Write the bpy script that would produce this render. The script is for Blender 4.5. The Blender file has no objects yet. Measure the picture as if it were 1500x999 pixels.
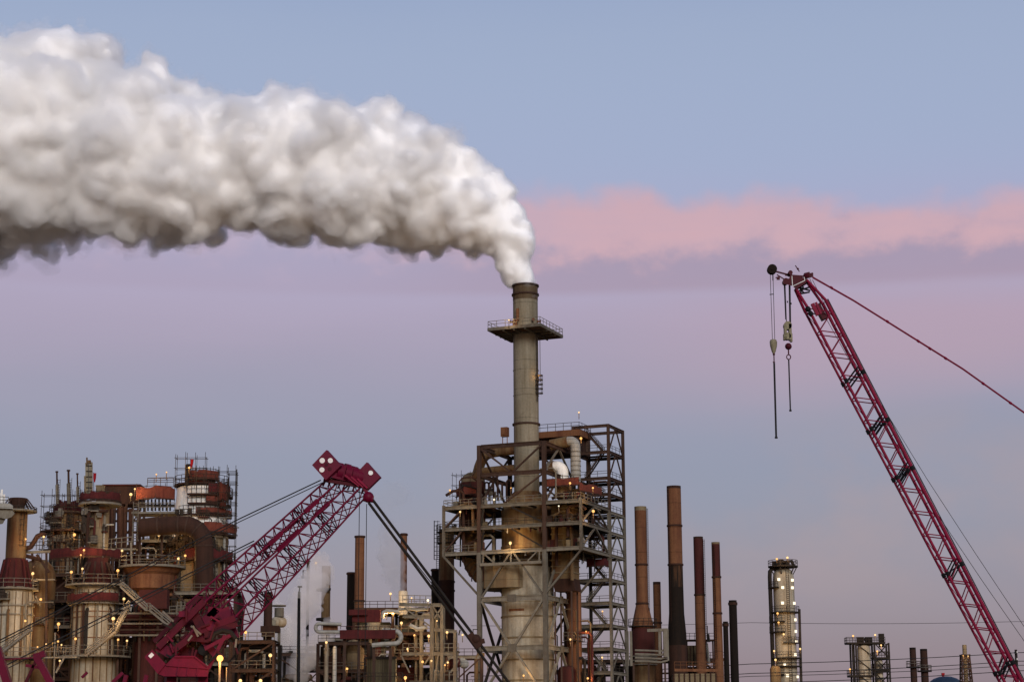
import bpy, math, random
from mathutils import Vector, Matrix
import numpy as np

SC = bpy.context.scene
COL = SC.collection
PI = math.pi

# ------------------------------------------------------------------ camera
F_PX, CAM_H = 2915.0, 2.5
PITCH, ROLL = math.atan((1125 - 499.5) / F_PX), 0.006
_r0, _u0 = Vector((1, 0, 0)), Vector((0, -math.sin(PITCH), math.cos(PITCH)))
FWD = Vector((0, math.cos(PITCH), math.sin(PITCH)))
RIGHT = _r0 * math.cos(ROLL) - _u0 * math.sin(ROLL)
UP = _u0 * math.cos(ROLL) + _r0 * math.sin(ROLL)
CAM = Vector((0, 0, CAM_H))
cam_data = bpy.data.cameras.new('camera')
cam = bpy.data.objects.new('camera', cam_data)
COL.objects.link(cam)
cam_data.sensor_width = 36.0
cam_data.lens = F_PX / 1500 * 36
cam_data.clip_start = 0.5
cam_data.clip_end = 30000
cam.matrix_world = Matrix(((RIGHT.x, UP.x, -FWD.x, CAM.x), (RIGHT.y, UP.y, -FWD.y, CAM.y),
                           (RIGHT.z, UP.z, -FWD.z, CAM.z), (0, 0, 0, 1)))
SC.camera = cam

# ------------------------------------------------------------------ exposure and sampling
SC.view_settings.view_transform = 'Standard'
SC.view_settings.look = 'None'
SC.view_settings.gamma = 1.0
SC.view_settings.use_curve_mapping = False
SC.view_settings.exposure = 0.0
SC.render.engine = 'CYCLES'
SC.cycles.use_denoising = True
try:
    SC.cycles.denoiser = 'OPENIMAGEDENOISE'
    SC.cycles.denoising_input_passes = 'RGB_ALBEDO_NORMAL'
except Exception:
    pass
SC.cycles.max_bounces = 14
SC.cycles.diffuse_bounces = 3
SC.cycles.glossy_bounces = 2
SC.cycles.transparent_max_bounces = 8
SC.cycles.volume_bounces = 10
SC.cycles.volume_step_rate = 4.0
SC.cycles.volume_max_steps = 64
SC.cycles.use_light_tree = True
SC.cycles.sample_clamp_indirect = 4.0

# ------------------------------------------------------------------ sky
SUN_EL, SUN_AZ = math.radians(23), math.radians(-15)      # azimuth from straight behind the camera, towards the right
SUN_DIR = Vector((math.sin(-SUN_AZ) * math.cos(SUN_EL), -math.cos(SUN_AZ) * math.cos(SUN_EL), math.sin(SUN_EL)))
world = bpy.data.worlds.new('World')
SC.world = world
world.use_nodes = True
world.cycles.sampling_method = 'MANUAL'
world.cycles.sample_map_resolution = 256
nt = world.node_tree
nt.nodes.clear()


def N(kind, **kw):
    n = nt.nodes.new(kind)
    for k, v in kw.items():
        setattr(n, k, v)
    return n


def L(a, b):
    nt.links.new(a, b)


def math_node(op, a, b=None, c=None):
    n = N('ShaderNodeMath', operation=op)
    for i, v in enumerate((a, b, c)):
        if v is None:
            continue
        if isinstance(v, (int, float)):
            n.inputs[i].default_value = v
        else:
            L(v, n.inputs[i])
    return n.outputs[0]


def smooth(x, lo, hi):
    n = N('ShaderNodeMapRange', interpolation_type='SMOOTHSTEP')
    L(x, n.inputs[0])
    for i, v in ((1, lo), (2, hi)):
        if isinstance(v, (int, float)):
            n.inputs[i].default_value = v
        else:
            L(v, n.inputs[i])
    return n.outputs[0]


def lin(c):
    return tuple(((v / 255) / 12.92 if v / 255 <= 0.04045 else ((v / 255 + 0.055) / 1.055) ** 2.4) for v in c)


def mixc(fac, a, b, blend='MIX'):
    n = N('ShaderNodeMix', data_type='RGBA', blend_type=blend)
    if isinstance(fac, (int, float)):
        n.inputs[0].default_value = fac
    else:
        L(fac, n.inputs[0])
    for i, v in ((6, a), (7, b)):
        if isinstance(v, tuple):
            n.inputs[i].default_value = (*v[:3], 1)
        else:
            L(v, n.inputs[i])
    return n.outputs[2]


def el_of(y):
    return math.sin(PITCH + math.atan((499.5 - y) / F_PX))


tc = N('ShaderNodeTexCoord')
sep = N('ShaderNodeSeparateXYZ')
L(tc.outputs['Generated'], sep.inputs[0])
dx, dy, dz = sep.outputs
# soft noise that bends the bands a little
mp = N('ShaderNodeMapping')
mp.inputs['Scale'].default_value = (5.0, 5.0, 26.0)
L(tc.outputs['Generated'], mp.inputs[0])
nz = N('ShaderNodeTexNoise')
nz.inputs['Scale'].default_value = 1.0
nz.inputs['Detail'].default_value = 4
nz.inputs['Roughness'].default_value = 0.5
L(mp.outputs[0], nz.inputs['Vector'])
wob = math_node('MULTIPLY', math_node('SUBTRACT', nz.outputs[0], 0.5), 0.028)
zz = math_node('ADD', dz, wob)
ramp = N('ShaderNodeValToRGB')
cr = ramp.color_ramp
cr.interpolation = 'B_SPLINE'
SKY = [(-0.02, (92, 86, 100)), (el_of(1075), (122, 113, 130)), (el_of(1000), (133, 127, 148)), (el_of(930), (137, 132, 155)), (el_of(850), (139, 137, 163)),
       (el_of(760), (136, 141, 170)), (el_of(680), (135, 143, 174)), (el_of(600), (146, 146, 175)), (el_of(520), (162, 150, 179)), (el_of(450), (173, 158, 188)),
       (el_of(390), (173, 163, 196)), (el_of(320), (166, 168, 204)), (el_of(250), (161, 172, 206)), (el_of(120), (159, 173, 205)), (el_of(0), (156, 170, 202)),
       (0.5, (120, 146, 196)), (0.75, (80, 106, 160)), (1.0, (58, 80, 132))]
while len(cr.elements) < len(SKY):
    cr.elements.new(0.5)
lo_, hi_ = -0.02, 1.0
for e, (z, c) in zip(cr.elements, SKY):
    e.position = (z - lo_) / (hi_ - lo_)
    e.color = (*lin(c), 1)
mr = N('ShaderNodeMapRange')
L(zz, mr.inputs[0])
mr.inputs[1].default_value, mr.inputs[2].default_value = lo_, hi_
L(mr.outputs[0], ramp.inputs[0])
skyc = ramp.outputs[0]
# the cloud bank, lit pink along its billowed top
mp2 = N('ShaderNodeMapping')
mp2.inputs['Scale'].default_value = (34.0, 34.0, 50.0)
L(tc.outputs['Generated'], mp2.inputs[0])
nb = N('ShaderNodeTexNoise')
nb.inputs['Scale'].default_value = 1.0
nb.inputs['Detail'].default_value = 6
nb.inputs['Roughness'].default_value = 0.55
L(mp2.outputs[0], nb.inputs['Vector'])
mpv = N('ShaderNodeMapping')
mpv.inputs['Scale'].default_value = (36.0, 36.0, 34.0)
L(tc.outputs['Generated'], mpv.inputs[0])
vor = N('ShaderNodeTexVoronoi', feature='SMOOTH_F1')
vor.inputs['Scale'].default_value = 1.0
vor.inputs['Detail'].default_value = 2.0
vor.inputs['Smoothness'].default_value = 0.5
L(mpv.outputs[0], vor.inputs['Vector'])
puff = math_node('SUBTRACT', 0.45, vor.outputs['Distance'])
edge = math_node('ADD', math_node('ADD', math_node('MULTIPLY', math_node('SUBTRACT', nb.outputs[0], 0.5), 0.015),
                                  math_node('MULTIPLY', puff, 0.011)), math_node('MULTIPLY', dx, -0.052))
top = math_node('ADD', edge, el_of(264))
bank = math_node('SUBTRACT', 1.0, smooth(dz, math_node('SUBTRACT', top, 0.010), math_node('ADD', top, 0.006)))
bank = math_node('MULTIPLY', bank, smooth(math_node('ADD', dz, math_node('MULTIPLY', wob, 0.25)), el_of(440), el_of(420)))
bank = math_node('MULTIPLY', bank, math_node('ADD', 0.35, math_node('MULTIPLY', 0.65, smooth(dx, -0.12, 0.06))))
pinkf = smooth(math_node('ADD', dz, math_node('MULTIPLY', math_node('SUBTRACT', nb.outputs[0], 0.5), 0.05)), el_of(415), el_of(335))
mps = N('ShaderNodeMapping')
mps.inputs['Scale'].default_value = (12.0, 12.0, 130.0)
L(tc.outputs['Generated'], mps.inputs[0])
ns_ = N('ShaderNodeTexNoise')
ns_.inputs['Scale'].default_value = 1.0
ns_.inputs['Detail'].default_value = 7
ns_.inputs['Roughness'].default_value = 0.62
L(mps.outputs[0], ns_.inputs['Vector'])
tex_ = math_node('ADD', math_node('MULTIPLY', math_node('SUBTRACT', ns_.outputs[0], 0.5), 1.5), math_node('MULTIPLY', math_node('SUBTRACT', nb.outputs[0], 0.5), 1.3))
pinkf = math_node('ADD', math_node('MULTIPLY', pinkf, 0.86), math_node('MULTIPLY', tex_, 0.2))
pinkf = smooth(pinkf, 0.0, 1.0)
bankc = mixc(pinkf, lin((165, 144, 172)), lin((211, 167, 179)))
mottle = math_node('MULTIPLY_ADD', math_node('SUBTRACT', nz.outputs[0], 0.5), 0.5, 1.0)
bank = math_node('MULTIPLY', bank, math_node('ADD', 0.9, math_node('MULTIPLY', tex_, 0.12)))
skyc = mixc(bank, skyc, bankc)
# faint pink breath low on the right
low = math_node('MULTIPLY', smooth(dx, -0.02, 0.2), math_node('MULTIPLY', smooth(zz, el_of(640), el_of(520)), math_node('SUBTRACT', 1.0, smooth(zz, el_of(480), el_of(400)))))
skyc = mixc(math_node('MULTIPLY', low, 0.55), skyc, lin((186, 152, 174)))
# uneven pinkish haze low on the right
mp3 = N('ShaderNodeMapping')
mp3.inputs['Scale'].default_value = (11.0, 11.0, 16.0)
L(tc.outputs['Generated'], mp3.inputs[0])
n3 = N('ShaderNodeTexNoise')
n3.inputs['Scale'].default_value = 1.0
n3.inputs['Detail'].default_value = 5
L(mp3.outputs[0], n3.inputs['Vector'])
hz = math_node('MULTIPLY', smooth(n3.outputs[0], 0.42, 0.68), math_node('MULTIPLY', smooth(dx, -0.12, 0.12), smooth(zz, el_of(960), el_of(800))))
hz = math_node('MULTIPLY', hz, math_node('SUBTRACT', 1.0, smooth(zz, el_of(700), el_of(560))))
skyc = mixc(math_node('MULTIPLY', hz, 0.5), skyc, lin((166, 146, 160)))
# the after-sunset glow on the far side of the sky, behind the camera
back = smooth(math_node('MULTIPLY', dy, -1.0), -0.1, 0.9)
gl = math_node('MULTIPLY', back, math_node('SUBTRACT', 1.0, smooth(dz, 0.05, 0.45)))
gl = math_node('MULTIPLY', gl, smooth(dz, -0.02, 0.03))
skyc = mixc(gl, skyc, (0.95, 0.72, 0.56))
nish = N('ShaderNodeTexSky', sky_type='NISHITA')
nish.sun_disc = False
nish.sun_elevation = math.radians(1.5)
nish.sun_rotation = PI + SUN_AZ
bg1 = N('ShaderNodeBackground')
L(skyc, bg1.inputs[0])
bg1.inputs[1].default_value = 0.88
bg2 = N('ShaderNodeBackground')
L(nish.outputs[0], bg2.inputs[0])
bg2.inputs[1].default_value = 0.05
addw = N('ShaderNodeAddShader')
L(bg1.outputs[0], addw.inputs[0])
L(bg2.outputs[0], addw.inputs[1])
outw = N('ShaderNodeOutputWorld')
L(addw.outputs[0], outw.inputs[0])

# ------------------------------------------------------------------ the broad glow of the set sun
sd = bpy.data.lights.new('sun', 'SUN')
sd.energy = 2.5
sd.angle = math.radians(22)
sd.color = (1.0, 0.975, 0.945)
sun = bpy.data.objects.new('sun', sd)
COL.objects.link(sun)
sun.rotation_euler = (-SUN_DIR).to_track_quat('-Z', 'Y').to_euler()


# ================================================================== tools
def W(px, py, Y):
    """world point seen at photograph pixel (px, py) at world depth Y"""
    d = FWD + RIGHT * ((px - 750) / F_PX) + UP * ((499.5 - py) / F_PX)
    return CAM + d * (Y / d.y)


def mpp(py, Y):
    """metres per photograph pixel there"""
    a, b = W(700, py, Y), W(701, py, Y)
    return (b - a).length


def zat(px, py, Y):
    return W(px, py, Y).z


class MB:
    def __init__(s):
        s.v, s.f, s.sm = [], [], []

    def add(s, vs, fs, smooth_=False):
        o = len(s.v)
        s.v += [tuple(v) for v in vs]
        s.f += [tuple(o + i for i in f) for f in fs]
        s.sm += [smooth_] * len(fs)
        return s

    def hexa(s, p):     # 8 points: bottom ring 0-3, top ring 4-7
        return s.add(p, [(3, 2, 1, 0), (4, 5, 6, 7), (0, 1, 5, 4), (1, 2, 6, 5), (2, 3, 7, 6), (3, 0, 4, 7)])

    def box(s, c, size, ax=None):
        c = Vector(c)
        X, Y, Z = ax or (Vector((1, 0, 0)), Vector((0, 1, 0)), Vector((0, 0, 1)))
        X, Y, Z = X * size[0] / 2, Y * size[1] / 2, Z * size[2] / 2
        return s.hexa([c - X - Y - Z, c + X - Y - Z, c + X + Y - Z, c - X + Y - Z, c - X - Y + Z, c + X - Y + Z, c + X + Y + Z, c - X + Y + Z])

    def beam(s, p, q, w, h=None):
        p, q = Vector(p), Vector(q)
        d = (q - p)
        if d.length < 1e-6:
            return s
        d.normalize()
        a = d.cross(Vector((0, 0, 1)))
        if a.length < 1e-3:
            a = Vector((1, 0, 0))
            a = (a - d * a.dot(d))
        a.normalize()
        b = a.cross(d)
        h = h or w
        A, B = a * w / 2, b * h / 2
        return s.hexa([p - A - B, p + A - B, p + A + B, p - A + B, q - A - B, q + A - B, q + A + B, q - A + B])

    def ibeam(s, p, q, w, h):
        """rolled I section: two flanges and a web"""
        p, q = Vector(p), Vector(q)
        d = (q - p).normalized()
        a = d.cross(Vector((0, 0, 1)))
        if a.length < 1e-3:
            a = Vector((math.cos(0.39), -math.sin(0.39), 0))
            a = a - d * a.dot(d)
        a.normalize()
        b = a.cross(d)
        t = h * 0.16
        for k in (-1, 1):
            o = b * (h / 2 - t / 2) * k
            A, B = a * w / 2, b * t / 2
            P, Q = p + o, q + o
            s.hexa([P - A - B, P + A - B, P + A + B, P - A + B, Q - A - B, Q + A - B, Q + A + B, Q - A + B])
        A, B = a * w * 0.12, b * (h / 2 - t)
        return s.hexa([p - A - B, p + A - B, p + A + B, p - A + B, q - A - B, q + A - B, q + A + B, q - A + B])

    def tube(s, p, q, r1, r2=None, n=8, caps=True):
        p, q = Vector(p), Vector(q)
        r2 = r1 if r2 is None else r2
        d = (q - p).normalized()
        a = d.cross(Vector((0, 0, 1)))
        if a.length < 1e-3:
            a = Vector((1, 0, 0))
        a.normalize()
        b = d.cross(a)
        vs = []
        for c, r in ((p, r1), (q, r2)):
            for i in range(n):
                t = 2 * PI * i / n
                vs.append(c + a * r * math.cos(t) + b * r * math.sin(t))
        fs = [(i, (i + 1) % n, n + (i + 1) % n, n + i) for i in range(n)]
        s.add(vs, fs, n > 6)
        if caps:
            o = len(s.v) - 2 * n
            s.f += [tuple(o + i for i in range(n))[::-1], tuple(o + n + i for i in range(n))]
            s.sm += [False, False]
        return s

    def pipe(s, pts, r, n=12, caps=True):
        """tube swept along a polyline, mitred"""
        pts = [Vector(p) for p in pts]
        rs = r if isinstance(r, (list, tuple)) else [r] * len(pts)
        vs = []
        prev = None
        for i, p in enumerate(pts):
            d = (pts[min(i + 1, len(pts) - 1)] - pts[max(i - 1, 0)]).normalized()
            if prev is None:
                a = d.cross(Vector((0.13, 0.2, 1)))
                if a.length < 1e-3:
                    a = Vector((1, 0, 0))
            else:
                a = prev - d * prev.dot(d)
            a.normalize()
            prev = a
            b = d.cross(a)
            for k in range(n):
                t = 2 * PI * k / n
                vs.append(p + (a * math.cos(t) + b * math.sin(t)) * rs[i])
        fs = []
        for i in range(len(pts) - 1):
            for k in range(n):
                fs.append((i * n + k, i * n + (k + 1) % n, (i + 1) * n + (k + 1) % n, (i + 1) * n + k))
        s.add(vs, fs, True)
        if caps:
            o = len(s.v) - len(vs)
            m = o + (len(pts) - 1) * n
            s.f += [tuple(o + i for i in range(n))[::-1], tuple(m + i for i in range(n))]
            s.sm += [False, False]
        return s

    def lathe(s, c, prof, n=32, closed=True, sm=True, t0=0.0, t1=2 * PI):
        """profile of (radius, height) turned about the vertical through c"""
        full = abs(t1 - t0 - 2 * PI) < 1e-6
        cx, cy = c[0], c[1]
        m = n if full else n + 1
        vs, fs = [], []
        for r, z in prof:
            for i in range(m):
                t = t0 + (t1 - t0) * i / n
                vs.append((cx + r * math.cos(t), cy + r * math.sin(t), z))
        for j in range(len(prof) - 1):
            for i in range(n):
                k = (i + 1) % m
                fs.append((j * m + i, j * m + k, (j + 1) * m + k, (j + 1) * m + i))
        s.add(vs, fs, sm)
        if closed and full:
            o = len(s.v) - len(vs)
            e = o + (len(prof) - 1) * m
            s.f += [tuple(o + i for i in range(m))[::-1], tuple(e + i for i in range(m))]
            s.sm += [False, False]
        return s

    def ring(s, c, r0, r1, z0, z1, n=32, t0=0.0, t1=2 * PI):
        """flat annular deck with thickness"""
        s.lathe(c, [(r0, z0), (r1, z0), (r1, z1), (r0, z1), (r0, z0)], n, False, False, t0, t1)
        return s

    def ball(s, c, r, n=12, sq=1.0):
        c = Vector(c)
        prof = []
        for i in range(n // 2 + 1):
            t = -PI / 2 + PI * i / (n // 2)
            prof.append((max(r * math.cos(t), r * 0.02), c.z + r * math.sin(t) * sq))
        return s.lathe(c, prof, n)

    def rail(s, pts, h=1.1, sp=1.6, r=0.05, mid=True):
        """guard rail along a polyline at floor level"""
        pts = [Vector(p) for p in pts]
        up = Vector((0, 0, 1))
        for a, b in zip(pts[:-1], pts[1:]):
            for k in ((1.0, 0.55) if mid else (1.0,)):
                s.tube(a + up * h * k, b + up * h * k, r, n=4, caps=False)
            m = max(1, int(round((b - a).length / sp)))
            for i in range(m + 1):
                p = a.lerp(b, i / m)
                s.tube(p, p + up * h, r, n=4, caps=False)
        return s

    def ringrail(s, c, rad, z, h=1.1, n=24, r=0.05, t0=0.0, t1=2 * PI, post=2):
        pts = [Vector((c[0] + rad * math.cos(t0 + (t1 - t0) * i / n), c[1] + rad * math.sin(t0 + (t1 - t0) * i / n), z)) for i in range(n + 1)]
        up = Vector((0, 0, 1))
        for k in (1.0, 0.55):
            for a, b in zip(pts[:-1], pts[1:]):
                s.tube(a + up * h * k, b + up * h * k, r, n=4, caps=False)
        for i in range(0, n + 1, post):
            s.tube(pts[i], pts[i] + up * h, r, n=4, caps=False)
        return s

    def ladder(s, p, z1, side, w=0.55, r=0.045, cage=None):
        """vertical ladder from p up to height z1; side = direction of its width; cage = outward direction"""
        p = Vector(p)
        S = Vector(side).normalized() * w / 2
        q = Vector((p.x, p.y, z1))
        for k in (-1, 1):
            s.tube(p + S * k, q + S * k, r, n=4, caps=False)
        z = p.z
        while z < z1:
            s.tube((p.x - S.x, p.y - S.y, z), (p.x + S.x, p.y + S.y, z), r * 0.8, n=4, caps=False)
            z += 0.45
        if cage is not None:
            o = Vector(cage).normalized() * 0.75
            z = p.z + 2.2
            ring = [S * 1.3, S * 1.3 + o * 0.6, o, -S * 1.3 + o * 0.6, -S * 1.3]
            while z < z1 + 1.0:
                for a, b in zip(ring[:-1], ring[1:]):
                    s.tube(Vector((p.x, p.y, z)) + a, Vector((p.x, p.y, z)) + b, r, n=4, caps=False)
                z += 0.9
            for a in ring[1:-1]:
                s.tube(Vector((p.x, p.y, p.z + 2.2)) + a, Vector((p.x, p.y, z1 + 1.0)) + a, r * 0.8, n=4, caps=False)
        return s

    def stair(s, p, q, w, side, rails=True, r=0.05):
        """flight from p (low) to q (high); side = horizontal width direction"""
        p, q = Vector(p), Vector(q)
        S = Vector(side).normalized() * w / 2
        for k in (-1, 1):
            s.beam(p + S * k, q + S * k, 0.08, 0.3)
            if rails:
                for hh in (1.05, 0.6):
                    u = Vector((0, 0, hh))
                    s.tube(p + S * k + u, q + S * k + u, r, n=4, caps=False)
                m = max(2, int((q - p).length / 1.8))
                for i in range(m + 1):
                    a = (p + S * k).lerp(q + S * k, i / m)
                    s.tube(a, a + Vector((0, 0, 1.05)), r, n=4, caps=False)
        m = max(3, int(abs(q.z - p.z) / 0.28))
        run = (q - p)
        run.z = 0
        run = run.normalized() * 0.24 if run.length > 1e-4 else Vector((0, 0, 0))
        for i in range(1, m):
            a = p.lerp(q, i / m)
            s.hexa([a - S - run / 2 - Vector((0, 0, .04)), a + S - run / 2 - Vector((0, 0, .04)), a + S + run / 2 - Vector((0, 0, .04)), a - S + run / 2 - Vector((0, 0, .04)),
                    a - S - run / 2, a + S - run / 2, a + S + run / 2, a - S + run / 2])
        return s

    def scaffold(s, o, ux, uy, nx, ny, nz_, step, hz, r=0.045):
        """tube-and-coupler scaffold: nx by ny bays of step metres, nz lifts of hz"""
        o, ux, uy = Vector(o), Vector(ux).normalized() * step, Vector(uy).normalized() * step
        up = Vector((0, 0, hz))
        for i in range(nx + 1):
            for j in range(ny + 1):
                b = o + ux * i + uy * j
                s.tube(b, b + up * nz_ + Vector((0, 0, random.uniform(.3, 1.3))), r, n=4, caps=False)
        for k in range(1, nz_ + 1):
            for j in range(ny + 1):
                b = o + uy * j + up * k
                s.tube(b - ux * 0.15, b + ux * (nx + 0.15), r, n=4, caps=False)
            for i in range(nx + 1):
                b = o + ux * i + up * k
                s.tube(b - uy * 0.15, b + uy * (ny + 0.15), r, n=4, caps=False)
        return s


def arc(c, a, b, rad, t0, t1, n=8):
    """points on an arc in the plane of a, b"""
    c, a, b = Vector(c), Vector(a), Vector(b)
    return [c + a * rad * math.cos(t0 + (t1 - t0) * i / n) + b * rad * math.sin(t0 + (t1 - t0) * i / n) for i in range(n + 1)]


def link_mesh(name, mb, mat, base=(0, 0, 0)):
    b = Vector(base)
    me = bpy.data.meshes.new(name)
    me.from_pydata([(v[0] - b.x, v[1] - b.y, v[2] - b.z) for v in mb.v], [], mb.f)
    me.polygons.foreach_set('use_smooth', mb.sm)
    if any(mb.sm):
        try:
            me.set_sharp_from_angle(angle=math.radians(40))
        except Exception:
            pass
    me.materials.append(mat)
    me.update()
    o = bpy.data.objects.new(name, me)
    COL.objects.link(o)
    return o


def tag(o, label, cat, group=None, kind=None):
    o['label'] = label
    o['category'] = cat
    if group:
        o['group'] = group
    if kind:
        o['kind'] = kind
    return o


def thing(name, label, cat, base, group=None):
    o = bpy.data.objects.new(name, None)
    o.location = Vector(base)
    o.empty_display_size = 0.5
    COL.objects.link(o)
    return tag(o, label, cat, group)


def wloc(o):
    b = Vector(o.location)
    while o.parent:
        o = o.parent
        b += Vector(o.location)
    return b


def part(name, mb, mat, parent, label=None):
    """one mesh part (or sub-part) of a thing, modelled in world coordinates"""
    o = link_mesh(name, mb, mat, wloc(parent))
    o.parent = parent
    if label:
        o['label'] = label
    return o


def solo(name, mb, mat, label, cat, base, group=None, kind=None):
    """a thing that is one mesh"""
    o = link_mesh(name, mb, mat, base)
    o.location = Vector(base)
    return tag(o, label, cat, group, kind)


# ================================================================== materials
def new_mat(name):
    m = bpy.data.materials.new(name)
    m.use_nodes = True
    t = m.node_tree
    return m, t, t.nodes['Principled BSDF']


def weathered(name, base, dirt, streak=0.5, scale=0.35, rough=0.75, metal=0.0, dirt2=None, bump=0.15, amount=0.5, seams=None, k=0.42):
    """painted or bare plate with vertical stain runs, blotches and optional weld seams"""
    m, t, b = new_mat(name)
    base, dirt = tuple(v * k for v in base), tuple(v * k for v in dirt)
    dirt2 = tuple(v * k for v in dirt2) if dirt2 else None
    nd, lk = t.nodes, t.links
    tcn = nd.new('ShaderNodeTexCoord')
    m1 = nd.new('ShaderNodeMapping')
    m1.inputs['Scale'].default_value = (scale * 2.4, scale * 2.4, scale * 0.16)
    lk.new(tcn.outputs['Object'], m1.inputs[0])
    n1 = nd.new('ShaderNodeTexNoise')
    n1.inputs['Scale'].default_value = 1.0
    n1.inputs['Detail'].default_value = 6
    n1.inputs['Roughness'].default_value = 0.65
    lk.new(m1.outputs[0], n1.inputs['Vector'])
    n2 = nd.new('ShaderNodeTexNoise')
    n2.inputs['Scale'].default_value = scale
    n2.inputs['Detail'].default_value = 8
    n2.inputs['Roughness'].default_value = 0.7
    lk.new(tcn.outputs['Object'], n2.inputs['Vector'])
    mx = nd.new('ShaderNodeMix')
    mx.data_type = 'FLOAT'
    mx.inputs[0].default_value = streak
    lk.new(n2.outputs[0], mx.inputs[2])
    lk.new(n1.outputs[0], mx.inputs[3])
    rp = nd.new('ShaderNodeValToRGB')
    e = rp.color_ramp.elements
    c = 0.72 - amount * 0.4
    e[0].position, e[1].position = c - 0.14, c + 0.12
    e[0].color, e[1].color = (*base, 1), (*dirt, 1)
    if dirt2:
        k = rp.color_ramp.elements.new(min(0.98, c + 0.24))
        k.color = (*dirt2, 1)
    lk.new(mx.outputs[0], rp.inputs[0])
    n3 = nd.new('ShaderNodeTexNoise')
    n3.inputs['Scale'].default_value = scale * 9
    n3.inputs['Detail'].default_value = 4
    lk.new(tcn.outputs['Object'], n3.inputs['Vector'])
    mm = nd.new('ShaderNodeMapRange')
    mm.inputs[3].default_value, mm.inputs[4].default_value = 0.7, 1.25
    lk.new(n3.outputs[0], mm.inputs[0])
    ml = nd.new('ShaderNodeMix')
    ml.data_type = 'RGBA'
    ml.blend_type = 'MULTIPLY'
    ml.inputs[0].default_value = 1.0
    lk.new(rp.outputs[0], ml.inputs[6])
    lk.new(mm.outputs[0], ml.inputs[7])
    out = ml.outputs[2]
    if seams:
        sp = nd.new('ShaderNodeSeparateXYZ')
        lk.new(tcn.outputs['Object'], sp.inputs[0])
        w = nd.new('ShaderNodeMath')
        w.operation = 'PINGPONG'
        lk.new(sp.outputs[2], w.inputs[0])
        w.inputs[1].default_value = seams / 2
        g = nd.new('ShaderNodeMapRange')
        lk.new(w.outputs[0], g.inputs[0])
        g.inputs[1].default_value, g.inputs[2].default_value = 0.0, 0.09
        g.inputs[3].default_value, g.inputs[4].default_value = 0.45, 1.0
        m2 = nd.new('ShaderNodeMix')
        m2.data_type = 'RGBA'
        m2.blend_type = 'MULTIPLY'
        m2.inputs[0].default_value = 1.0
        lk.new(out, m2.inputs[6])
        lk.new(g.outputs[0], m2.inputs[7])
        out = m2.outputs[2]
    lk.new(out, b.inputs['Base Color'])
    b.inputs['Roughness'].default_value = rough
    b.inputs['Metallic'].default_value = metal
    b.inputs['Specular IOR Level'].default_value = 0.12
    if bump:
        bp = nd.new('ShaderNodeBump')
        bp.inputs['Strength'].default_value = bump
        bp.inputs['Distance'].default_value = 0.1
        lk.new(mx.outputs[0], bp.inputs['Height'])
        lk.new(bp.outputs[0], b.inputs['Normal'])
    return m


def plain(name, c, rough=0.6, metal=0.0, var=0.25, scale=1.2):
    return weathered(name, c, tuple(v * (1 - var) for v in c), 0.4, scale, rough, metal, bump=0.05)


def glow(name, c, strength):
    m, t, b = new_mat(name)
    t.nodes.remove(b)
    e = t.nodes.new('ShaderNodeEmission')
    e.inputs[0].default_value = (*c, 1)
    e.inputs[1].default_value = strength
    t.links.new(e.outputs[0], t.nodes['Material Output'].inputs[0])
    try:
        m.cycles.emission_sampling = 'NONE'
    except Exception:
        pass
    return m


M = {}
M['stack'] = weathered('stained_stack_steel', (0.33, 0.29, 0.215), (0.19, 0.155, 0.10), 0.8, 0.34, 0.7, dirt2=(0.12, 0.065, 0.035), amount=0.56, seams=6.0, k=.62)
M['stack_top'] = weathered('scorched_stack_steel', (0.24, 0.18, 0.11), (0.14, 0.085, 0.045), 0.7, 0.35, 0.8, amount=0.6)
M['buff'] = weathered('buff_lined_plate', (0.40, 0.31, 0.185), (0.23, 0.15, 0.08), 0.6, 0.25, 0.75, dirt2=(0.11, 0.055, 0.03), amount=0.45, seams=2.6)
M['cream'] = weathered('cream_vessel_paint', (0.54, 0.49, 0.385), (0.30, 0.235, 0.15), 0.8, 0.28, 0.7, dirt2=(0.12, 0.06, 0.03), amount=0.58, k=0.62)
M['rustbuff'] = weathered('rust_streaked_buff', (0.36, 0.26, 0.13), (0.19, 0.09, 0.04), 0.85, 0.3, 0.8, dirt2=(0.10, 0.035, 0.02), amount=0.6)
M['rust'] = weathered('orange_rust', (0.27, 0.125, 0.058), (0.15, 0.058, 0.030), 0.75, 0.4, 0.85, dirt2=(0.045, 0.024, 0.018), amount=0.6, seams=5.2, k=.6)
M['darkrust'] = weathered('dark_rust', (0.10, 0.045, 0.030), (0.055, 0.028, 0.020), 0.7, 0.4, 0.85, dirt2=(0.02, 0.013, 0.011), amount=0.55)
M['redrust'] = weathered('red_brown_rust', (0.13, 0.032, 0.028), (0.085, 0.027, 0.022), 0.7, 0.4, 0.85, dirt2=(0.035, 0.016, 0.013), amount=0.5)
M['soot'] = weathered('soot_black_steel', (0.020, 0.014, 0.011), (0.038, 0.022, 0.014), 0.8, 0.4, 0.9, amount=0.4)
M['sootstreak'] = weathered('soot_streaked_rust', (0.20, 0.09, 0.042), (0.02, 0.014, 0.011), 0.95, 0.55, 0.9, dirt2=(0.015, 0.011, 0.009), amount=0.85, k=.55)
M['steel'] = weathered('weathered_frame_steel', (0.175, 0.16, 0.13), (0.095, 0.07, 0.05), 0.4, 0.5, 0.8, dirt2=(0.06, 0.03, 0.02), amount=0.45, k=.62)
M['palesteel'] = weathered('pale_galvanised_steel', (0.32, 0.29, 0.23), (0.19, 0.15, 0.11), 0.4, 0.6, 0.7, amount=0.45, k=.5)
M['cranemid'] = weathered('darker_crimson_crane_paint', (0.17, 0.005, 0.030), (0.10, 0.005, 0.02), 0.4, 0.7, 0.6, dirt2=(0.03, 0.012, 0.012), amount=0.5, k=.4)  # deeper crimson with dark blotches, for the crane foot members
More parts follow.
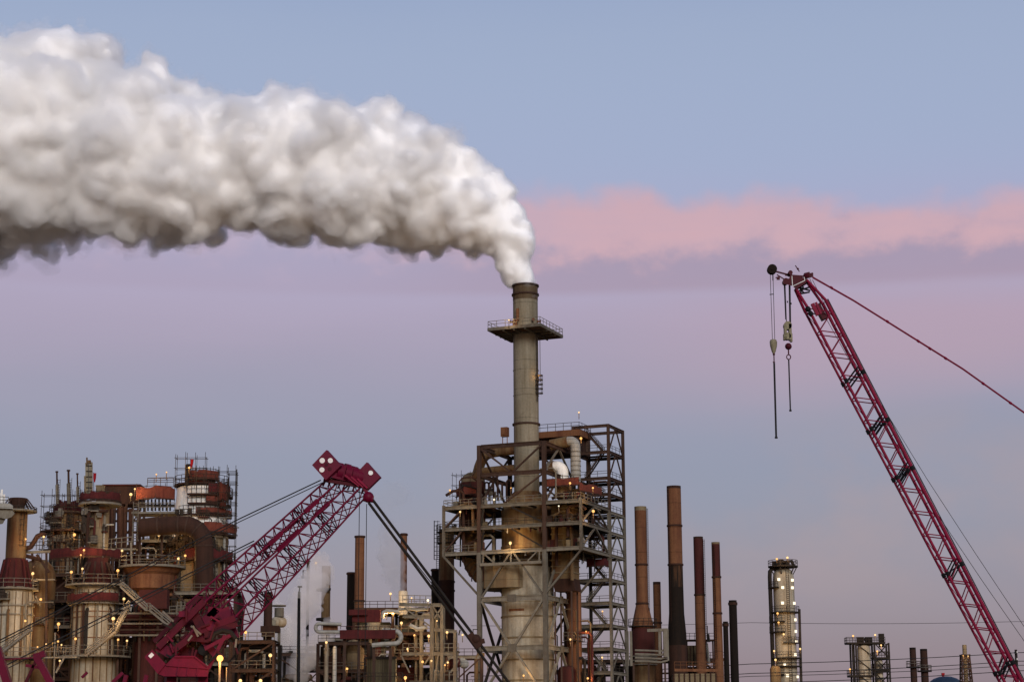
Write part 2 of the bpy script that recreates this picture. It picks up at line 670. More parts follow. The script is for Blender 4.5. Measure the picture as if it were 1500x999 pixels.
M['rustframe'] = weathered('rusted_frame_steel', (0.125, 0.075, 0.056), (0.07, 0.036, 0.026), 0.5, 0.5, 0.85, dirt2=(0.13, 0.06, 0.03), amount=0.5)
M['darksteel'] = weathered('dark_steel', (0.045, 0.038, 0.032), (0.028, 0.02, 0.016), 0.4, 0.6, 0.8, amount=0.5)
M['deck'] = weathered('grating_deck', (0.10, 0.085, 0.065), (0.055, 0.04, 0.03), 0.2, 0.6, 0.9, amount=0.5)
M['rail'] = weathered('galvanised_rail', (0.33, 0.30, 0.25), (0.22, 0.17, 0.12), 0.3, 0.6, 0.65, amount=0.4)
M['darkrail'] = weathered('dull_rail', (0.09, 0.075, 0.06), (0.06, 0.035, 0.025), 0.3, 0.6, 0.8, amount=0.5)
M['screen'] = weathered('red_debris_netting', (0.19, 0.036, 0.036), (0.10, 0.024, 0.024), 0.5, 0.9, 0.95, dirt2=(0.045, 0.016, 0.016), amount=0.62)
M['orangescreen'] = weathered('orange_red_debris_netting', (0.34, 0.095, 0.06), (0.19, 0.05, 0.036), 0.5, 0.9, 0.95, dirt2=(0.09, 0.03, 0.028), amount=0.6)
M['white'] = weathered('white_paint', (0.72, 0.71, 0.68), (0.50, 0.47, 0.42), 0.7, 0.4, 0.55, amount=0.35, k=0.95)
M['jacket'] = weathered('banded_pale_jacket', (0.60, 0.58, 0.52), (0.45, 0.40, 0.32), 0.6, 0.4, 0.5, amount=0.35, seams=0.9)
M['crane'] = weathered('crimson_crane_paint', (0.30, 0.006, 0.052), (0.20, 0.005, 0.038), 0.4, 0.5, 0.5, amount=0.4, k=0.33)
M['cranered'] = weathered('red_crane_paint', (0.30, 0.006, 0.046), (0.21, 0.006, 0.034), 0.4, 0.5, 0.6, amount=0.4, k=.56)
M['cranedark'] = weathered('old_dark_red_crane_paint', (0.12, 0.006, 0.018), (0.08, 0.005, 0.014), 0.4, 0.5, 0.6, amount=0.4)
M['black'] = plain('black_paint', (0.012, 0.012, 0.014), 0.6)
M['rope'] = plain('wire_rope', (0.04, 0.037, 0.037), 0.7)
M['ivory'] = weathered('ivory_block_paint', (0.50, 0.44, 0.27), (0.30, 0.25, 0.15), 0.3, 2.0, 0.6, amount=0.5)
M['bluegreen'] = plain('slate_blue_roof_paint', (0.045, 0.075, 0.13), 0.5)
M['olive'] = weathered('olive_corrugated_cladding', (0.17, 0.145, 0.085), (0.10, 0.075, 0.045), 0.8, 0.5, 0.8, amount=0.5)
M['redcloth'] = plain('red_cloth', (0.60, 0.02, 0.03), 0.9)
M['bulb'] = glow('lamp_glass_warm', (1.0, 0.62, 0.25), 1.7)
M['bulbamber'] = glow('lamp_glass_amber', (1.0, 0.50, 0.15), 1.7)
M['bulbwhite'] = glow('lamp_glass_pale', (1.0, 0.86, 0.62), 1.7)
M['bulbbig'] = glow('sodium_lamp_glass', (1.0, 0.50, 0.13), 2.1)

# ================================================================== ground
def ground():
    m, t, b = new_mat('gravel_and_asphalt')
    tcn = t.nodes.new('ShaderNodeTexCoord')
    n = t.nodes.new('ShaderNodeTexNoise')
    n.inputs['Scale'].default_value = 0.05
    n.inputs['Detail'].default_value = 10
    t.links.new(tcn.outputs['Object'], n.inputs['Vector'])
    r = t.nodes.new('ShaderNodeValToRGB')
    r.color_ramp.elements[0].color = (0.035, 0.033, 0.03, 1)
    r.color_ramp.elements[1].color = (0.11, 0.10, 0.085, 1)
    t.links.new(n.outputs[0], r.inputs[0])
    t.links.new(r.outputs[0], b.inputs['Base Color'])
    b.inputs['Roughness'].default_value = 0.95
    g = MB()
    R_ = 9000
    ns = 24
    vs, fs = [], []
    for j in range(ns + 1):
        for i in range(ns + 1):
            vs.append((-R_ + 2 * R_ * i / ns, -3000 + 15000 * j / ns, 0))
    for j in range(ns):
        for i in range(ns):
            a = j * (ns + 1) + i
            fs.append((a, a + 1, a + ns + 2, a + ns + 1))
    g.add(vs, fs)
    o = link_mesh('ground', g, m)
    o['kind'] = 'structure'


ground()


# ================================================================== steam
def bspline_rows(n, step, lam, off):
    """interpolation matrix from a random lattice of spacing lam to n samples of spacing step"""
    x = (np.arange(n) * step) / lam + off % 1.0
    i = np.floor(x).astype(int)
    t = (x - i).astype(np.float32)
    m = np.zeros((n, i.max() + 4), np.float32)
    w = ((1 - t) ** 3 / 6, (3 * t ** 3 - 6 * t ** 2 + 4) / 6, (-3 * t ** 3 + 3 * t ** 2 + 3 * t + 1) / 6, t ** 3 / 6)
    for k in range(4):
        m[np.arange(n), i + k] = w[k]
    return m


def vnoise(shape, step, lam, seed):
    rg = np.random.RandomState(seed)
    ms = [bspline_rows(n, step, lam, rg.rand()) for n in shape]
    lat = rg.randn(ms[0].shape[1], ms[1].shape[1], ms[2].shape[1]).astype(np.float32)
    v = np.tensordot(ms[0], lat, (1, 0))
    v = np.tensordot(v, ms[1], (1, 1)).transpose(0, 2, 1)
    v = np.tensordot(v, ms[2], (2, 1))
    return v / v.std()


def iso_mesh(f, org, step, name):
    """closed mesh of the surface f = 0 (inside negative) by surface nets"""
    f = f.copy()
    for ax in range(3):
        sl = [slice(None)] * 3
        for e in (0, -1):
            sl[ax] = e
            f[tuple(sl)] = np.maximum(f[tuple(sl)], step)
    ins = f < 0
    nx, ny, nz_ = f.shape
    acc = np.zeros((nx - 1, ny - 1, nz_ - 1, 3), np.float32)
    cnt = np.zeros((nx - 1, ny - 1, nz_ - 1), np.float32)
    offs = [(i, j, k) for i in (0, 1) for j in (0, 1) for k in (0, 1)]
    def sub(arr, o):
        return arr[o[0]:nx - 1 + o[0], o[1]:ny - 1 + o[1], o[2]:nz_ - 1 + o[2]]
    for o in offs:
        for ax in range(3):
            if o[ax]:
                continue
            q = list(o)
            q[ax] = 1
            fa, fb = sub(f, o), sub(f, q)
            cr_ = (fa < 0) != (fb < 0)
            t = np.where(cr_, fa / np.where(cr_, fa - fb, 1), 0)
            for d in range(3):
                acc[..., d] += np.where(cr_, (t if d == ax else o[d]), 0)
            cnt += cr_
    act = cnt > 0
    idx = np.full(act.shape, -1, np.int64)
    idx[act] = np.arange(act.sum())
    cells = np.argwhere(act)
    V = (cells + acc[act] / cnt[act][:, None]) * step + np.array(org)[None, :]
    Q = []
    for ax in range(3):
        u, v = [(1, 2), (2, 0), (0, 1)][ax]
        sl0, sl1 = [slice(1, -1)] * 3, [slice(1, -1)] * 3
        sl0[ax], sl1[ax] = slice(0, -1), slice(1, None)
        A, B = ins[tuple(sl0)], ins[tuple(sl1)]
        for flip in (False, True):
            e = np.argwhere((A & ~B) if not flip else (~A & B))
            if not len(e):
                continue
            base = e.copy()
            for d in range(3):
                if d != ax:
                    base[:, d] += 1
            def at(du, dv):
                c = base.copy()
                c[:, u] -= du
                c[:, v] -= dv
                return idx[c[:, 0], c[:, 1], c[:, 2]]
            q = np.stack([at(1, 1), at(0, 1), at(0, 0), at(1, 0)], 1)
            Q.append(q[:, ::-1] if flip else q)
    Q = np.concatenate(Q)
    me = bpy.data.meshes.new(name)
    me.vertices.add(len(V))
    me.vertices.foreach_set('co', V.astype(np.float32).ravel())
    me.loops.add(len(Q) * 4)
    me.loops.foreach_set('vertex_index', Q.astype(np.int32).ravel())
    me.polygons.add(len(Q))
    me.polygons.foreach_set('loop_start', (np.arange(len(Q)) * 4).astype(np.int32))
    me.polygons.foreach_set('loop_total', np.full(len(Q), 4, np.int32))
    me.polygons.foreach_set('use_smooth', np.ones(len(Q), bool))
    me.update(calc_edges=True)
    me.validate()
    return me


def steam_field(spine, Y, step, seed, lams, extra=(), flat=0.9, amp=0.25, pad=3.0):
    """distance-like field of a billowing body of steam; returns field, local radius, origin"""
    P = [(W(x, y, Y), r * mpp(y, Y)) for x, y, r in spine]
    S = []
    for (a, ra), (b, rb) in zip(P[:-1], P[1:]):
        n = max(2, int((b - a).length / max(.3, .12 * (ra + rb) / 2)))
        for i in range(n):
            t = i / n
            S.append((a.lerp(b, t), ra + (rb - ra) * t))
    S.append(P[-1])
    for x, y, r, dy_ in extra:
        S.append((W(x, y, Y + dy_), r * mpp(y, Y)))
    lo = np.array([min(c[d] - r for c, r in S) for d in range(3)]) - pad
    hi = np.array([max(c[d] + r for c, r in S) for d in range(3)]) + pad
    shp = tuple(int(v) for v in np.ceil((hi - lo) / step))
    X = [(lo[d] + np.arange(shp[d]) * step).astype(np.float32) for d in range(3)]
    f = np.full(shp, 1e3, np.float32)
    rad = np.full(shp, 1e-4, np.float32)
    den = np.full(shp, 1e-4, np.float32)
    for c, r in S:
        s0 = []
        for d in range(3):
            m = r + 6
            i0, i1 = np.searchsorted(X[d], (c[d] - m, c[d] + m))
            s0.append(slice(i0, i1))
        dd = np.sqrt((X[0][s0[0]] - c[0])[:, None, None] ** 2 + ((X[1][s0[1]] - c[1]) / flat)[None, :, None] ** 2 + (X[2][s0[2]] - c[2])[None, None, :] ** 2) - r
        cur = f[tuple(s0)]
        w = np.exp(-np.clip(dd, -8, 8) / 2.0)
        rad[tuple(s0)] += w * r
        den[tuple(s0)] += w
        f[tuple(s0)] = np.minimum(cur, dd)
    rad = rad / den
    for k, lam in enumerate(lams):
        n = np.minimum(np.abs(vnoise(shp, step, lam, seed + k)), 2.0)
        a = amp * lam * (.38 if lam > 10 else .62 if lam > 6 else .85 if lam > 3 else 1.35) * np.clip((rad * 1.3 - lam * .5) / (lam * .9), 0, 1)
        f -= a * (n - .66)
    return f, rad, lo


def steam_shell_mat(name, density, col, aniso=0.3):
    m = bpy.data.materials.new(name)
    m.use_nodes = True
    t = m.node_tree
    t.nodes.clear()
    o = t.nodes.new('ShaderNodeOutputMaterial')
    v = t.nodes.new('ShaderNodeVolumePrincipled')
    v.inputs['Color'].default_value = (*col, 1)
    v.inputs['Density'].default_value = density
    v.inputs['Anisotropy'].default_value = aniso
    t.links.new(v.outputs[0], o.inputs['Volume'])
    try:
        m.cycles.homogeneous_volume = True
    except Exception:
        pass
    return m


def steam_core_mat():
    m, t, b = new_mat('dense_steam')
    b.inputs['Base Color'].default_value = (0.95, 0.945, 0.935, 1)
    b.inputs['Subsurface Weight'].default_value = 1.0
    b.inputs['Subsurface Radius'].default_value = (1, 1, 1)
    b.inputs['Subsurface Scale'].default_value = 2.0
    b.inputs['Roughness'].default_value = 1.0
    b.inputs['Specular IOR Level'].default_value = 0.0
    return m


def steam_core_mat():
    m, t, b = new_mat('dense_steam')
    b.inputs['Base Color'].default_value = (0.96, 0.955, 0.95, 1)
    b.inputs['Roughness'].default_value = 1.0
    b.inputs['Specular IOR Level'].default_value = 0.0
    b.inputs['Subsurface Weight'].default_value = 1.0
    b.inputs['Subsurface Radius'].default_value = (1, 1, 1)
    b.inputs['Subsurface Scale'].default_value = 3.0
    return m


PLUME = [(766, 424, 18.5), (764, 406, 21), (759, 386, 25.5), (750, 360, 33), (726, 326, 46), (684, 303, 66), (640, 284, 73), (570, 262, 86),
         (500, 262, 95), (410, 238, 99), (300, 242, 94), (200, 230, 108), (100, 208, 124), (0, 214, 142), (-110, 196, 172), (-230, 180, 190)]
PLUME_Y = 400


def plume():
    extra = [(85, 84, 44, -3), (128, 88, 40, 2), (40, 100, 46, 3), (236, 121, 29, -3), (216, 138, 34, -6), (262, 150, 30, 2), (404, 149, 20, 0), (440, 163, 24, -5), (352, 172, 26, -4), (566, 180, 20, -2), (588, 196, 20, -5),
             (488, 172, 20, -2), (618, 208, 18, -3), (640, 224, 20, -6), (672, 246, 18, -5), (512, 356, 18, 9), (488, 350, 22, 9), (240, 343, 22, 10), (268, 338, 20, 11), (320, 338, 18, 11), (120, 330, 24, 11), (60, 338, 26, 11), (0, 344, 30, 11),
             (190, 340, 18, 10), (400, 334, 16, 9), (440, 342, 16, 9), (560, 344, 14, 7), (600, 350, 12, 7), (645, 362, 9, 6), (690, 371, 7, 4)]
    step = .42
    f, rad, lo = steam_field(PLUME, PLUME_Y, step, 3, (16, 8, 4.6, 2.6, 1.5), extra, amp=.25)
    base = W(766, 421, PLUME_Y)
    root = thing('steam_plume', 'huge billowing white steam plume drifting left from the tall stack', 'steam plume', base)
    soft = np.clip(rad * .15, .2, 2.9)
    wisp = f - np.clip(rad * .06, .1, .9) * (1 + vnoise(f.shape, step, 2.2, 91)) - np.clip(rad * .04, 0, .5) * vnoise(f.shape, step, 1.1, 92)
    for nm, g, mat in (('dense_core', f + soft, steam_core_mat()), ('soft_edge', f, steam_shell_mat('thin_steam', 0.42, (0.985, 0.98, 0.975), .2)),
                       ('torn_wisps', wisp, steam_shell_mat('torn_steam', 0.055, (0.97, 0.96, 0.96), .2)),
                       ('inner_steam', f + soft * .45, steam_shell_mat('thicker_steam', 0.8, (0.985, 0.98, 0.975), .2))):
        me = iso_mesh(g, lo, step, nm)
        me.materials.append(mat)
        me.transform(Matrix.Translation(-base))
        o = bpy.data.objects.new(nm, me)
        COL.objects.link(o)
        o.parent = root


plume()


def steam_wisps():
    shapes = [('white steam cloud rising beside the black lamp mast and buff column', 400, .36, 41,
               [(425, 970, 24), (420, 935, 26), (430, 905, 24), (448, 880, 25), (462, 856, 21), (468, 835, 14), (466, 815, 8)], (110, 5, 2)),
              ('thin pale steam drifting up the left side of the thin reddish stack', 412, .2, 42,
               [(588, 874, 6), (582, 858, 12), (577, 838, 17), (573, 815, 18), (571, 795, 14), (570, 775, 9)], (60, 5, 2)),
              ('faint low steam hiding the foot of the pale round tank', 396, .3, 43,
               [(392, 985, 12), (402, 955, 18), (408, 925, 20), (406, 902, 15), (402, 882, 9)], (60, 5, 2))]
    shapes.append(('very faint warm steam puff drifting right of the crimson crane head', 405, .035, 44, [(552, 745, 14), (572, 728, 20), (592, 722, 12)], 0))
    shapes.append(('low white steam bank between the cluttered rack and the buff column', 388, .3, 45, [(440, 985, 14), (452, 955, 20), (470, 935, 18), (484, 918, 10)], 0))
    for lab, Y, den, seed, sp, lb in shapes:
        base = W(sp[0][0], sp[0][1], Y)
        f, rad, lo = steam_field(sp, Y, .26, seed, (3.2, 1.6, .8), (), .9, .28, 1.5)
        me = iso_mesh(f, lo, .26, 'steam')
        me.materials.append(steam_shell_mat('thin_steam', den, (.95, .93, .92), .2))
        me.transform(Matrix.Translation(-base))
        o = bpy.data.objects.new('steam_wisp', me)
        COL.objects.link(o)
        o.location = base
        tag(o, lab, 'steam', None, 'stuff')


steam_wisps()


# ================================================================== shared placing helpers
def axy(px, py, Y):
    p = W(px, py, Y)
    return (p.x, p.y)


def prof(px, Y, rows):
    """rows of (half-width px, py) from the bottom up -> lathe profile"""
    return [(hw * mpp(py, Y), zat(px, py, Y)) for hw, py in rows]


def foot(px, py, Y):
    p = W(px, py, Y)
    return (p.x, p.y, 0.0)


UPV = Vector((0, 0, 1))

# ================================================================== the tall stack, its vessel and the frame around them
TH = math.radians(22.5)
CU, CV = Vector((math.cos(TH), -math.sin(TH), 0)), Vector((math.sin(TH), math.cos(TH), 0))
C0 = W(773, 900, 400)
C0 = Vector((C0.x, C0.y, 0))


def CT(u, v, z):
    return C0 + CU * u + CV * v + UPV * z


def zy(u, v, py):
    """height that appears at photograph row py over plan point (u, v)"""
    y = CT(u, v, 0).y
    x = CT(u, v, 0).x
    # px of that plan point is found by one refinement
    px = 750 + x / y * F_PX
    return zat(px, py, y)


def central_stack():
    c = (C0.x, C0.y)
    z = lambda y: zat(770, y, 400)
    k = lambda y: mpp(y, 400)
    t = thing('regenerator_stack', 'tall grey buff steel stack with railed square platform, steaming at its top', 'stack', C0)
    lo = MB()
    lo.lathe(c, [(38.5 * k(950), 0), (38.5 * k(950), z(884)), (39.3 * k(880), z(883)), (39.3 * k(880), z(879)), (38.5 * k(870), z(878)), (38.5 * k(860), z(832))], 64)
    part('lower_vessel', lo, M['cream'], t)
    mid = MB()
    mid.lathe(c, [(37.5 * k(840), z(834)), (37.5 * k(800), z(806)), (38.6 * k(800), z(805)), (38.6 * k(800), z(801)), (37.5 * k(800), z(800)), (37.5 * k(760), z(747)), (34 * k(745), z(738)), (19.6 * k(730), z(721))], 64, closed=False)
    part('upper_vessel', mid, M['rustbuff'], t)
    bands = MB()
    for y in (876, 905, 936, 968, 998):
        bands.ring(c, 38 * k(y), 39.6 * k(y), z(y), z(y - 2.2), 64)
    part('stiffener_ring', bands, M['buff'], t)
    stain = MB()
    stain.lathe(c, [(38.62 * k(895), z(897)), (38.62 * k(895), z(893.5))], 40, False, True, math.radians(225), math.radians(262))
    part('weld_stain', stain, M['rust'], t)
    sh = MB()
    sh.lathe(c, [(18.6 * k(730), z(730)), (18.4 * k(640), z(640)), (18.3 * k(505), z(505)), (18.1 * k(440), z(441))], 48, closed=False)
    part('stack_shaft', sh, M['stack'], t)
    tp = MB()
    r = 18.1 * k(430)
    tp.lathe(c, [(r, z(441)), (r + 0.03, z(440.5)), (r + 0.03, z(418)), (r - 0.35, z(418)), (r - 0.4, z(436))], 48, closed=False)
    part('scorched_stack_top', tp, M['stack_top'], t)
    for y in (419.5, 432.5, 622):
        rg = MB()
        rr = (18.5 if y > 500 else 18.1) * k(y)
        rg.ring(c, rr - 0.05, rr + 0.28, z(y + 1.1), z(y - 1.1), 48)
        part('flange', rg, M['rustframe'], t)
    for y in (543, 580):
        rg = MB()
        rg.ring(c, 18.3 * k(y), 18.9 * k(y), z(y + .5), z(y - .5), 48)
        part('weld_band', rg, M['stack'], t)
    # railed square platform
    zt = z(488)
    hu, hv = 5.7, 6.3
    d = MB()
    d.box(CT(0, 0, zt), (2 * hu, 2 * hv, 0.3), (CU, CV, UPV))
    dk = part('platform', d, M['rustframe'], t)
    e = MB()
    q = [CT(-hu, -hv, zt), CT(hu, -hv, zt), CT(hu, hv, zt), CT(-hu, hv, zt)]
    for a, b in zip(q, q[1:] + q[:1]):
        e.beam(a, b, 0.3, 0.62)
    for s in (-2.4, 0, 2.4):
        e.beam(CT(-hu, s, zt - 0.35), CT(hu, s, zt - 0.35), 0.22, 0.4)
        e.beam(CT(s, -hv, zt - 0.38), CT(s, hv, zt - 0.38), 0.22, 0.4)
    part('edge_beam', e, M['steel'], dk)
    rl = MB()
    rl.rail([p + UPV * 0.3 for p in q + q[:1]], 1.35, 1.9, 0.055)
    part('railing', rl, M['rail'], dk)
    # sampling nozzles and the little cabinet just above the platform
    for a in (-0.9, -0.2, 0.9, 1.6):
        nz_ = MB()
        o = CU * math.sin(a) * 2.5 - CV * math.cos(a) * 2.5
        o2 = o * 1.28
        nz_.tube(CT(0, 0, zt + 2.2) + o, CT(0, 0, zt + 2.2) + o2, 0.22)
        nz_.tube(CT(0, 0, zt + 2.2) + o2, CT(0, 0, zt + 2.2) + o2 * 1.03, 0.34)
        part('sampling_nozzle', nz_, M['rust'], t)
    nz_ = MB()
    nz_.box(CT(-1.2, -2.75, zt + 1.4), (0.9, 0.5, 1.8), (CU, CV, UPV))
    nz_.box(CT(-0.6, -2.72, zt + 3.4), (0.55, 0.3, 2.6), (CU, CV, UPV))
    part('instrument_box', nz_, M['rust'], t)
    # ladder down the right-hand side
    la = MB()
    p = CT(2.75, -0.6, z(590))
    la.ladder(p, zt - 0.3, CV, 0.6, 0.05)
    la.tube(CT(3.3, -0.4, z(562)), CT(3.3, -0.4, zt - 0.3), 0.07, n=5)
    part('ladder', la, M['darkrail'], t)
    cg = MB()
    o = CT(3.1, -0.5, 0)
    for y in (579, 572.5, 566, 559.5, 553):
        cg.ring((o.x, o.y), 0.62, 0.78, z(y), z(y - 1.2), 10)
    for i in range(7):
        a = 2 * PI * i / 7
        pp = o + Vector((math.cos(a), math.sin(a), 0)) * 0.7
        cg.tube(pp + UPV * z(580), pp + UPV * z(552), 0.045, n=4)
    part('ladder_cage', cg, M['darkrail'], t)
    # pale faceted shroud wrapped over the vessel's shoulder
    s = MB()
    cc = CT(-3.4, -1.2, 0)
    s.lathe((cc.x, cc.y), [(6.1, zat(748, 862, 398)), (6.1, zat(748, 826, 398))], 15, True, False)
    shroud = part('shroud', s, M['buff'], t)
    rb = MB()
    for i in range(15):
        a = 2 * PI * i / 15
        pp = Vector((cc.x + 6.12 * math.cos(a), cc.y + 6.12 * math.sin(a), 0))
        rb.beam(pp + UPV * zat(748, 862.5, 398), pp + UPV * zat(748, 825.5, 398), 0.14)
    part('shroud_rib', rb, M['rustbuff'], shroud)
    # ring of short rails round the vessel's waist
    w = MB()
    w.ringrail(c, 41 * k(812), z(822), 1.6, 30, 0.07)
    w.ring(c, 37 * k(812), 42 * k(812), z(824), z(822), 48)
    part('waist_walkway', w, M['palesteel'], t)


central_stack()


def central_ducts():
    # rectangular off-gas duct to the right of the vessel
    zb = lambda y: zat(830, y, 398)
    t = thing('offgas_duct', 'tan square duct with horizontal ribs standing right of the central vessel', 'duct', CT(8.6, 0, 0))
    m = MB()
    m.box(CT(8.6, -1, (zb(850) + zb(742)) / 2), (4.2, 4.2, zb(742) - zb(850)), (CU, CV, UPV))
    part('duct_body', m, M['rustbuff'], t)
    r = MB()
    y = 748
    while y < 848:
        r.box(CT(8.6, -1, zb(y)), (4.5, 4.5, 0.22), (CU, CV, UPV))
        y += 9.3
    part('duct_rib', r, M['buff'], t)
    b = MB()
    za, zc_ = zb(850), zb(868)
    b.hexa([CT(6.9, -2.6, zc_), CT(11.3, -2.6, zc_), CT(11.3, 0.6, zc_), CT(6.9, 0.6, zc_), CT(6.45, -3.15, za), CT(10.75, -3.15, za), CT(10.75, 1.15, za), CT(6.45, 1.15, za)])
    part('hopper', b, M['darkrust'], t)
    leg = MB()
    for u in (6.9, 10.4):
        for v in (-2.6, 0.6):
            leg.beam(CT(u, v, 0), CT(u, v, zc_), 0.35)
    part('support', leg, M['rustframe'], t)
    # left cyclone and its mitred elbow
    zl = lambda y: zat(690, y, 402)
    t = thing('cyclone_duct', 'red brown cyclone with buff domed head and mitred elbow at left platforms', 'duct', CT(-12.3, 1, 0))
    m = MB()
    cc = CT(-12.3, 1, 0)
    m.lathe((cc.x, cc.y), [(2.5, zl(770)), (2.6, zl(742)), (2.6, zl(704))], 28)
    part('cyclone_body', m, M['redrust'], t)
    m = MB()
    R_ = 2.5
    m.lathe((cc.x, cc.y), [(R_, zl(704)), (R_ * .97, zl(699)), (R_ * .8, zl(693)), (R_ * .45, zl(689)), (0.1, zl(687.5))], 28)
    part('domed_head', m, M['buff'], t)
    m = MB()
    m.lathe((cc.x, cc.y), [(2.0, zl(812)), (2.1, zl(790)), (2.7, zl(784)), (2.7, zl(768))], 12, True, False)
    part('lower_cone', m, M['rustbuff'], t)
    m = MB()
    pts = [CT(-12.3, 1, zl(806))] + [CT(-12.3 + 5.6 * (1 - math.cos(a)), 1 - 1.2 * (1 - math.cos(a)), zl(808) - 5.0 * math.sin(a)) for a in [i * PI / 2 / 7 for i in range(8)]] + [CT(-4.5, -0.3, zl(845))]
    m.pipe(pts, [2.3] * 9 + [2.3], 14)
    part('mitred_elbow', m, M['rustbuff'], t)
    m = MB()
    for i in range(1, 9):
        d = (pts[min(i + 1, 9)] - pts[i - 1]).normalized()
        m.tube(pts[i] - d * 0.09, pts[i] + d * 0.09, 2.42, n=14)
    part('elbow_flange', m, M['steel'], t)
    # overhead pale pipe loop between cyclone and stack
    t = thing('crossover_pipe', 'buff overhead pipe looping from the domed cyclone to the tall stack', 'pipe', CT(-9, 1, 0))
    m = MB()
    pts = [CT(-11.4, 1, zl(692)), CT(-10.9, 1, zl(680)), CT(-10.3, 1, zl(670)), CT(-9.4, 1, zl(664)), CT(-8.2, 1, zl(661)), CT(-5.5, 0.6, zl(660)), CT(-2.3, 0.2, zl(659.5))]
    m.pipe(pts, 1.05, 14)
    part('upper_run', m, M['rustbuff'], t)
    m = MB()
    m.pipe([CT(-11.6, -0.5, zl(700)), CT(-10.6, -0.6, zl(692)), CT(-9.4, -0.6, zl(689)), CT(-6, -0.5, zl(688)), CT(-2.2, -0.4, zl(687.5))], 0.75, 12)
    part('lower_run', m, M['rustbuff'], t)
    t = thing('valve_manifold', 'tangle of dark looped pipes and valves between cyclone and stack', 'pipework', CT(-6.5, -1, 0))
    rg = random.Random(5)
    for i in range(7):
        u = -9.3 + i * 0.85
        z0, z1 = zl(734), zl(rg.uniform(703, 712))
        m = MB()
        top = arc(CT(u + .35, -2 + .3 * i, z1), CU, UPV, 0.45, PI, 0, 6)
        m.pipe([CT(u - .1, -2 + .3 * i, z0)] + top + [CT(u + .8, -2 + .3 * i, z0 + rg.uniform(.5, 2.5))], 0.19, 8)
        part('looped_pipe', m, M['darkrust'], t)
    m = MB()
    for i in range(5):
        m.ball(CT(-9 + i * 1.1, -2.6, zl(rg.uniform(722, 731))), rg.uniform(.3, .55), 8)
        m.beam(CT(-9 + i * 1.1, -2.6, zl(735)), CT(-9 + i * 1.1, -2.6, zl(722)), .22)
    part('valve', m, M['steel'], t)
    # white lagged elbows on the right
    ze = lambda y: zat(845, y, 398)
    for px, ytop, ybot, hw, nm, lab, mat, run in ((845, 640, 706, 7.3, 'vent_elbow', 'taller banded white elbow duct above the orange red netting', 'jacket', 4.2),
                                                 (826, 675, 706, 8.6, 'vent_elbow', 'shorter white elbow duct with rounded top above the orange red netting', 'white', 1.6)):
        u = (px - 773) * 0.1375 / 0.924 - 2 * 0.383 / 0.924
        r = hw * mpp(670, 398)
        base = CT(u, 2, 0)
        t = thing(nm, lab, 'duct', base)
        m = MB()
        zt_ = ze(ytop) - r * 0.9
        pts = [CT(u, 2, ze(ybot)), CT(u, 2, zt_ - r * 1.0)] + [CT(u - r * 1.1 * (1 - math.cos(a)), 2, zt_ - r * 1.0 + r * 1.1 * math.sin(a)) for a in [i * PI / 2 / 6 for i in range(1, 7)]] + [CT(u - r * 1.1 - 0.5, 2, zt_ + r * .1)]
        m.pipe(pts, r, 18)
        part('elbow', m, M[mat], t)
        m = MB()
        m.pipe([CT(u - r * 1.1 - 0.4, 2, zt_ + r * .1), CT(u - r * 1.1 - run, 2, zt_ + r * .1 - run * .12)], r * 1.12, 18)
        part('duct_run', m, M['rustbuff'], t)
        m = MB()
        for y in range(ytop + 22, ybot, 7):
            m.ring((base.x, base.y), r - .05, r + 0.08, ze(y), ze(y - .9), 20)
        part('band', m, M['palesteel'], t)
    # drums below the netting
    for px, y0, y1, hw, lab in ((829, 731, 711, 12, 'stubby rusty drum directly under the orange red netting'), (851, 742, 720, 9, 'smaller rust brown drum right of the stubby one, by the platform corner')):
        u = (px - 773) * 0.1375 / 0.924
        m = MB()
        cc = CT(u, -1, 0)
        r = hw * mpp(720, 398)
        m.lathe((cc.x, cc.y), [(r * .5, ze(y0 + 3)), (r, ze(y0)), (r, ze(y1 + 2)), (r * 1.1, ze(y1 + 2)), (r * 1.1, ze(y1))], 24)
        for i in range(8):
            a = 2 * PI * i / 8
            p = cc + Vector((math.cos(a), math.sin(a), 0)) * r
            m.beam(p + UPV * ze(y0), p + UPV * ze(y1 + 2), .18)
        solo('knockout_drum', m, M['rustbuff'], lab, 'drum', (cc.x, cc.y, ze(y0 + 3)))


central_ducts()


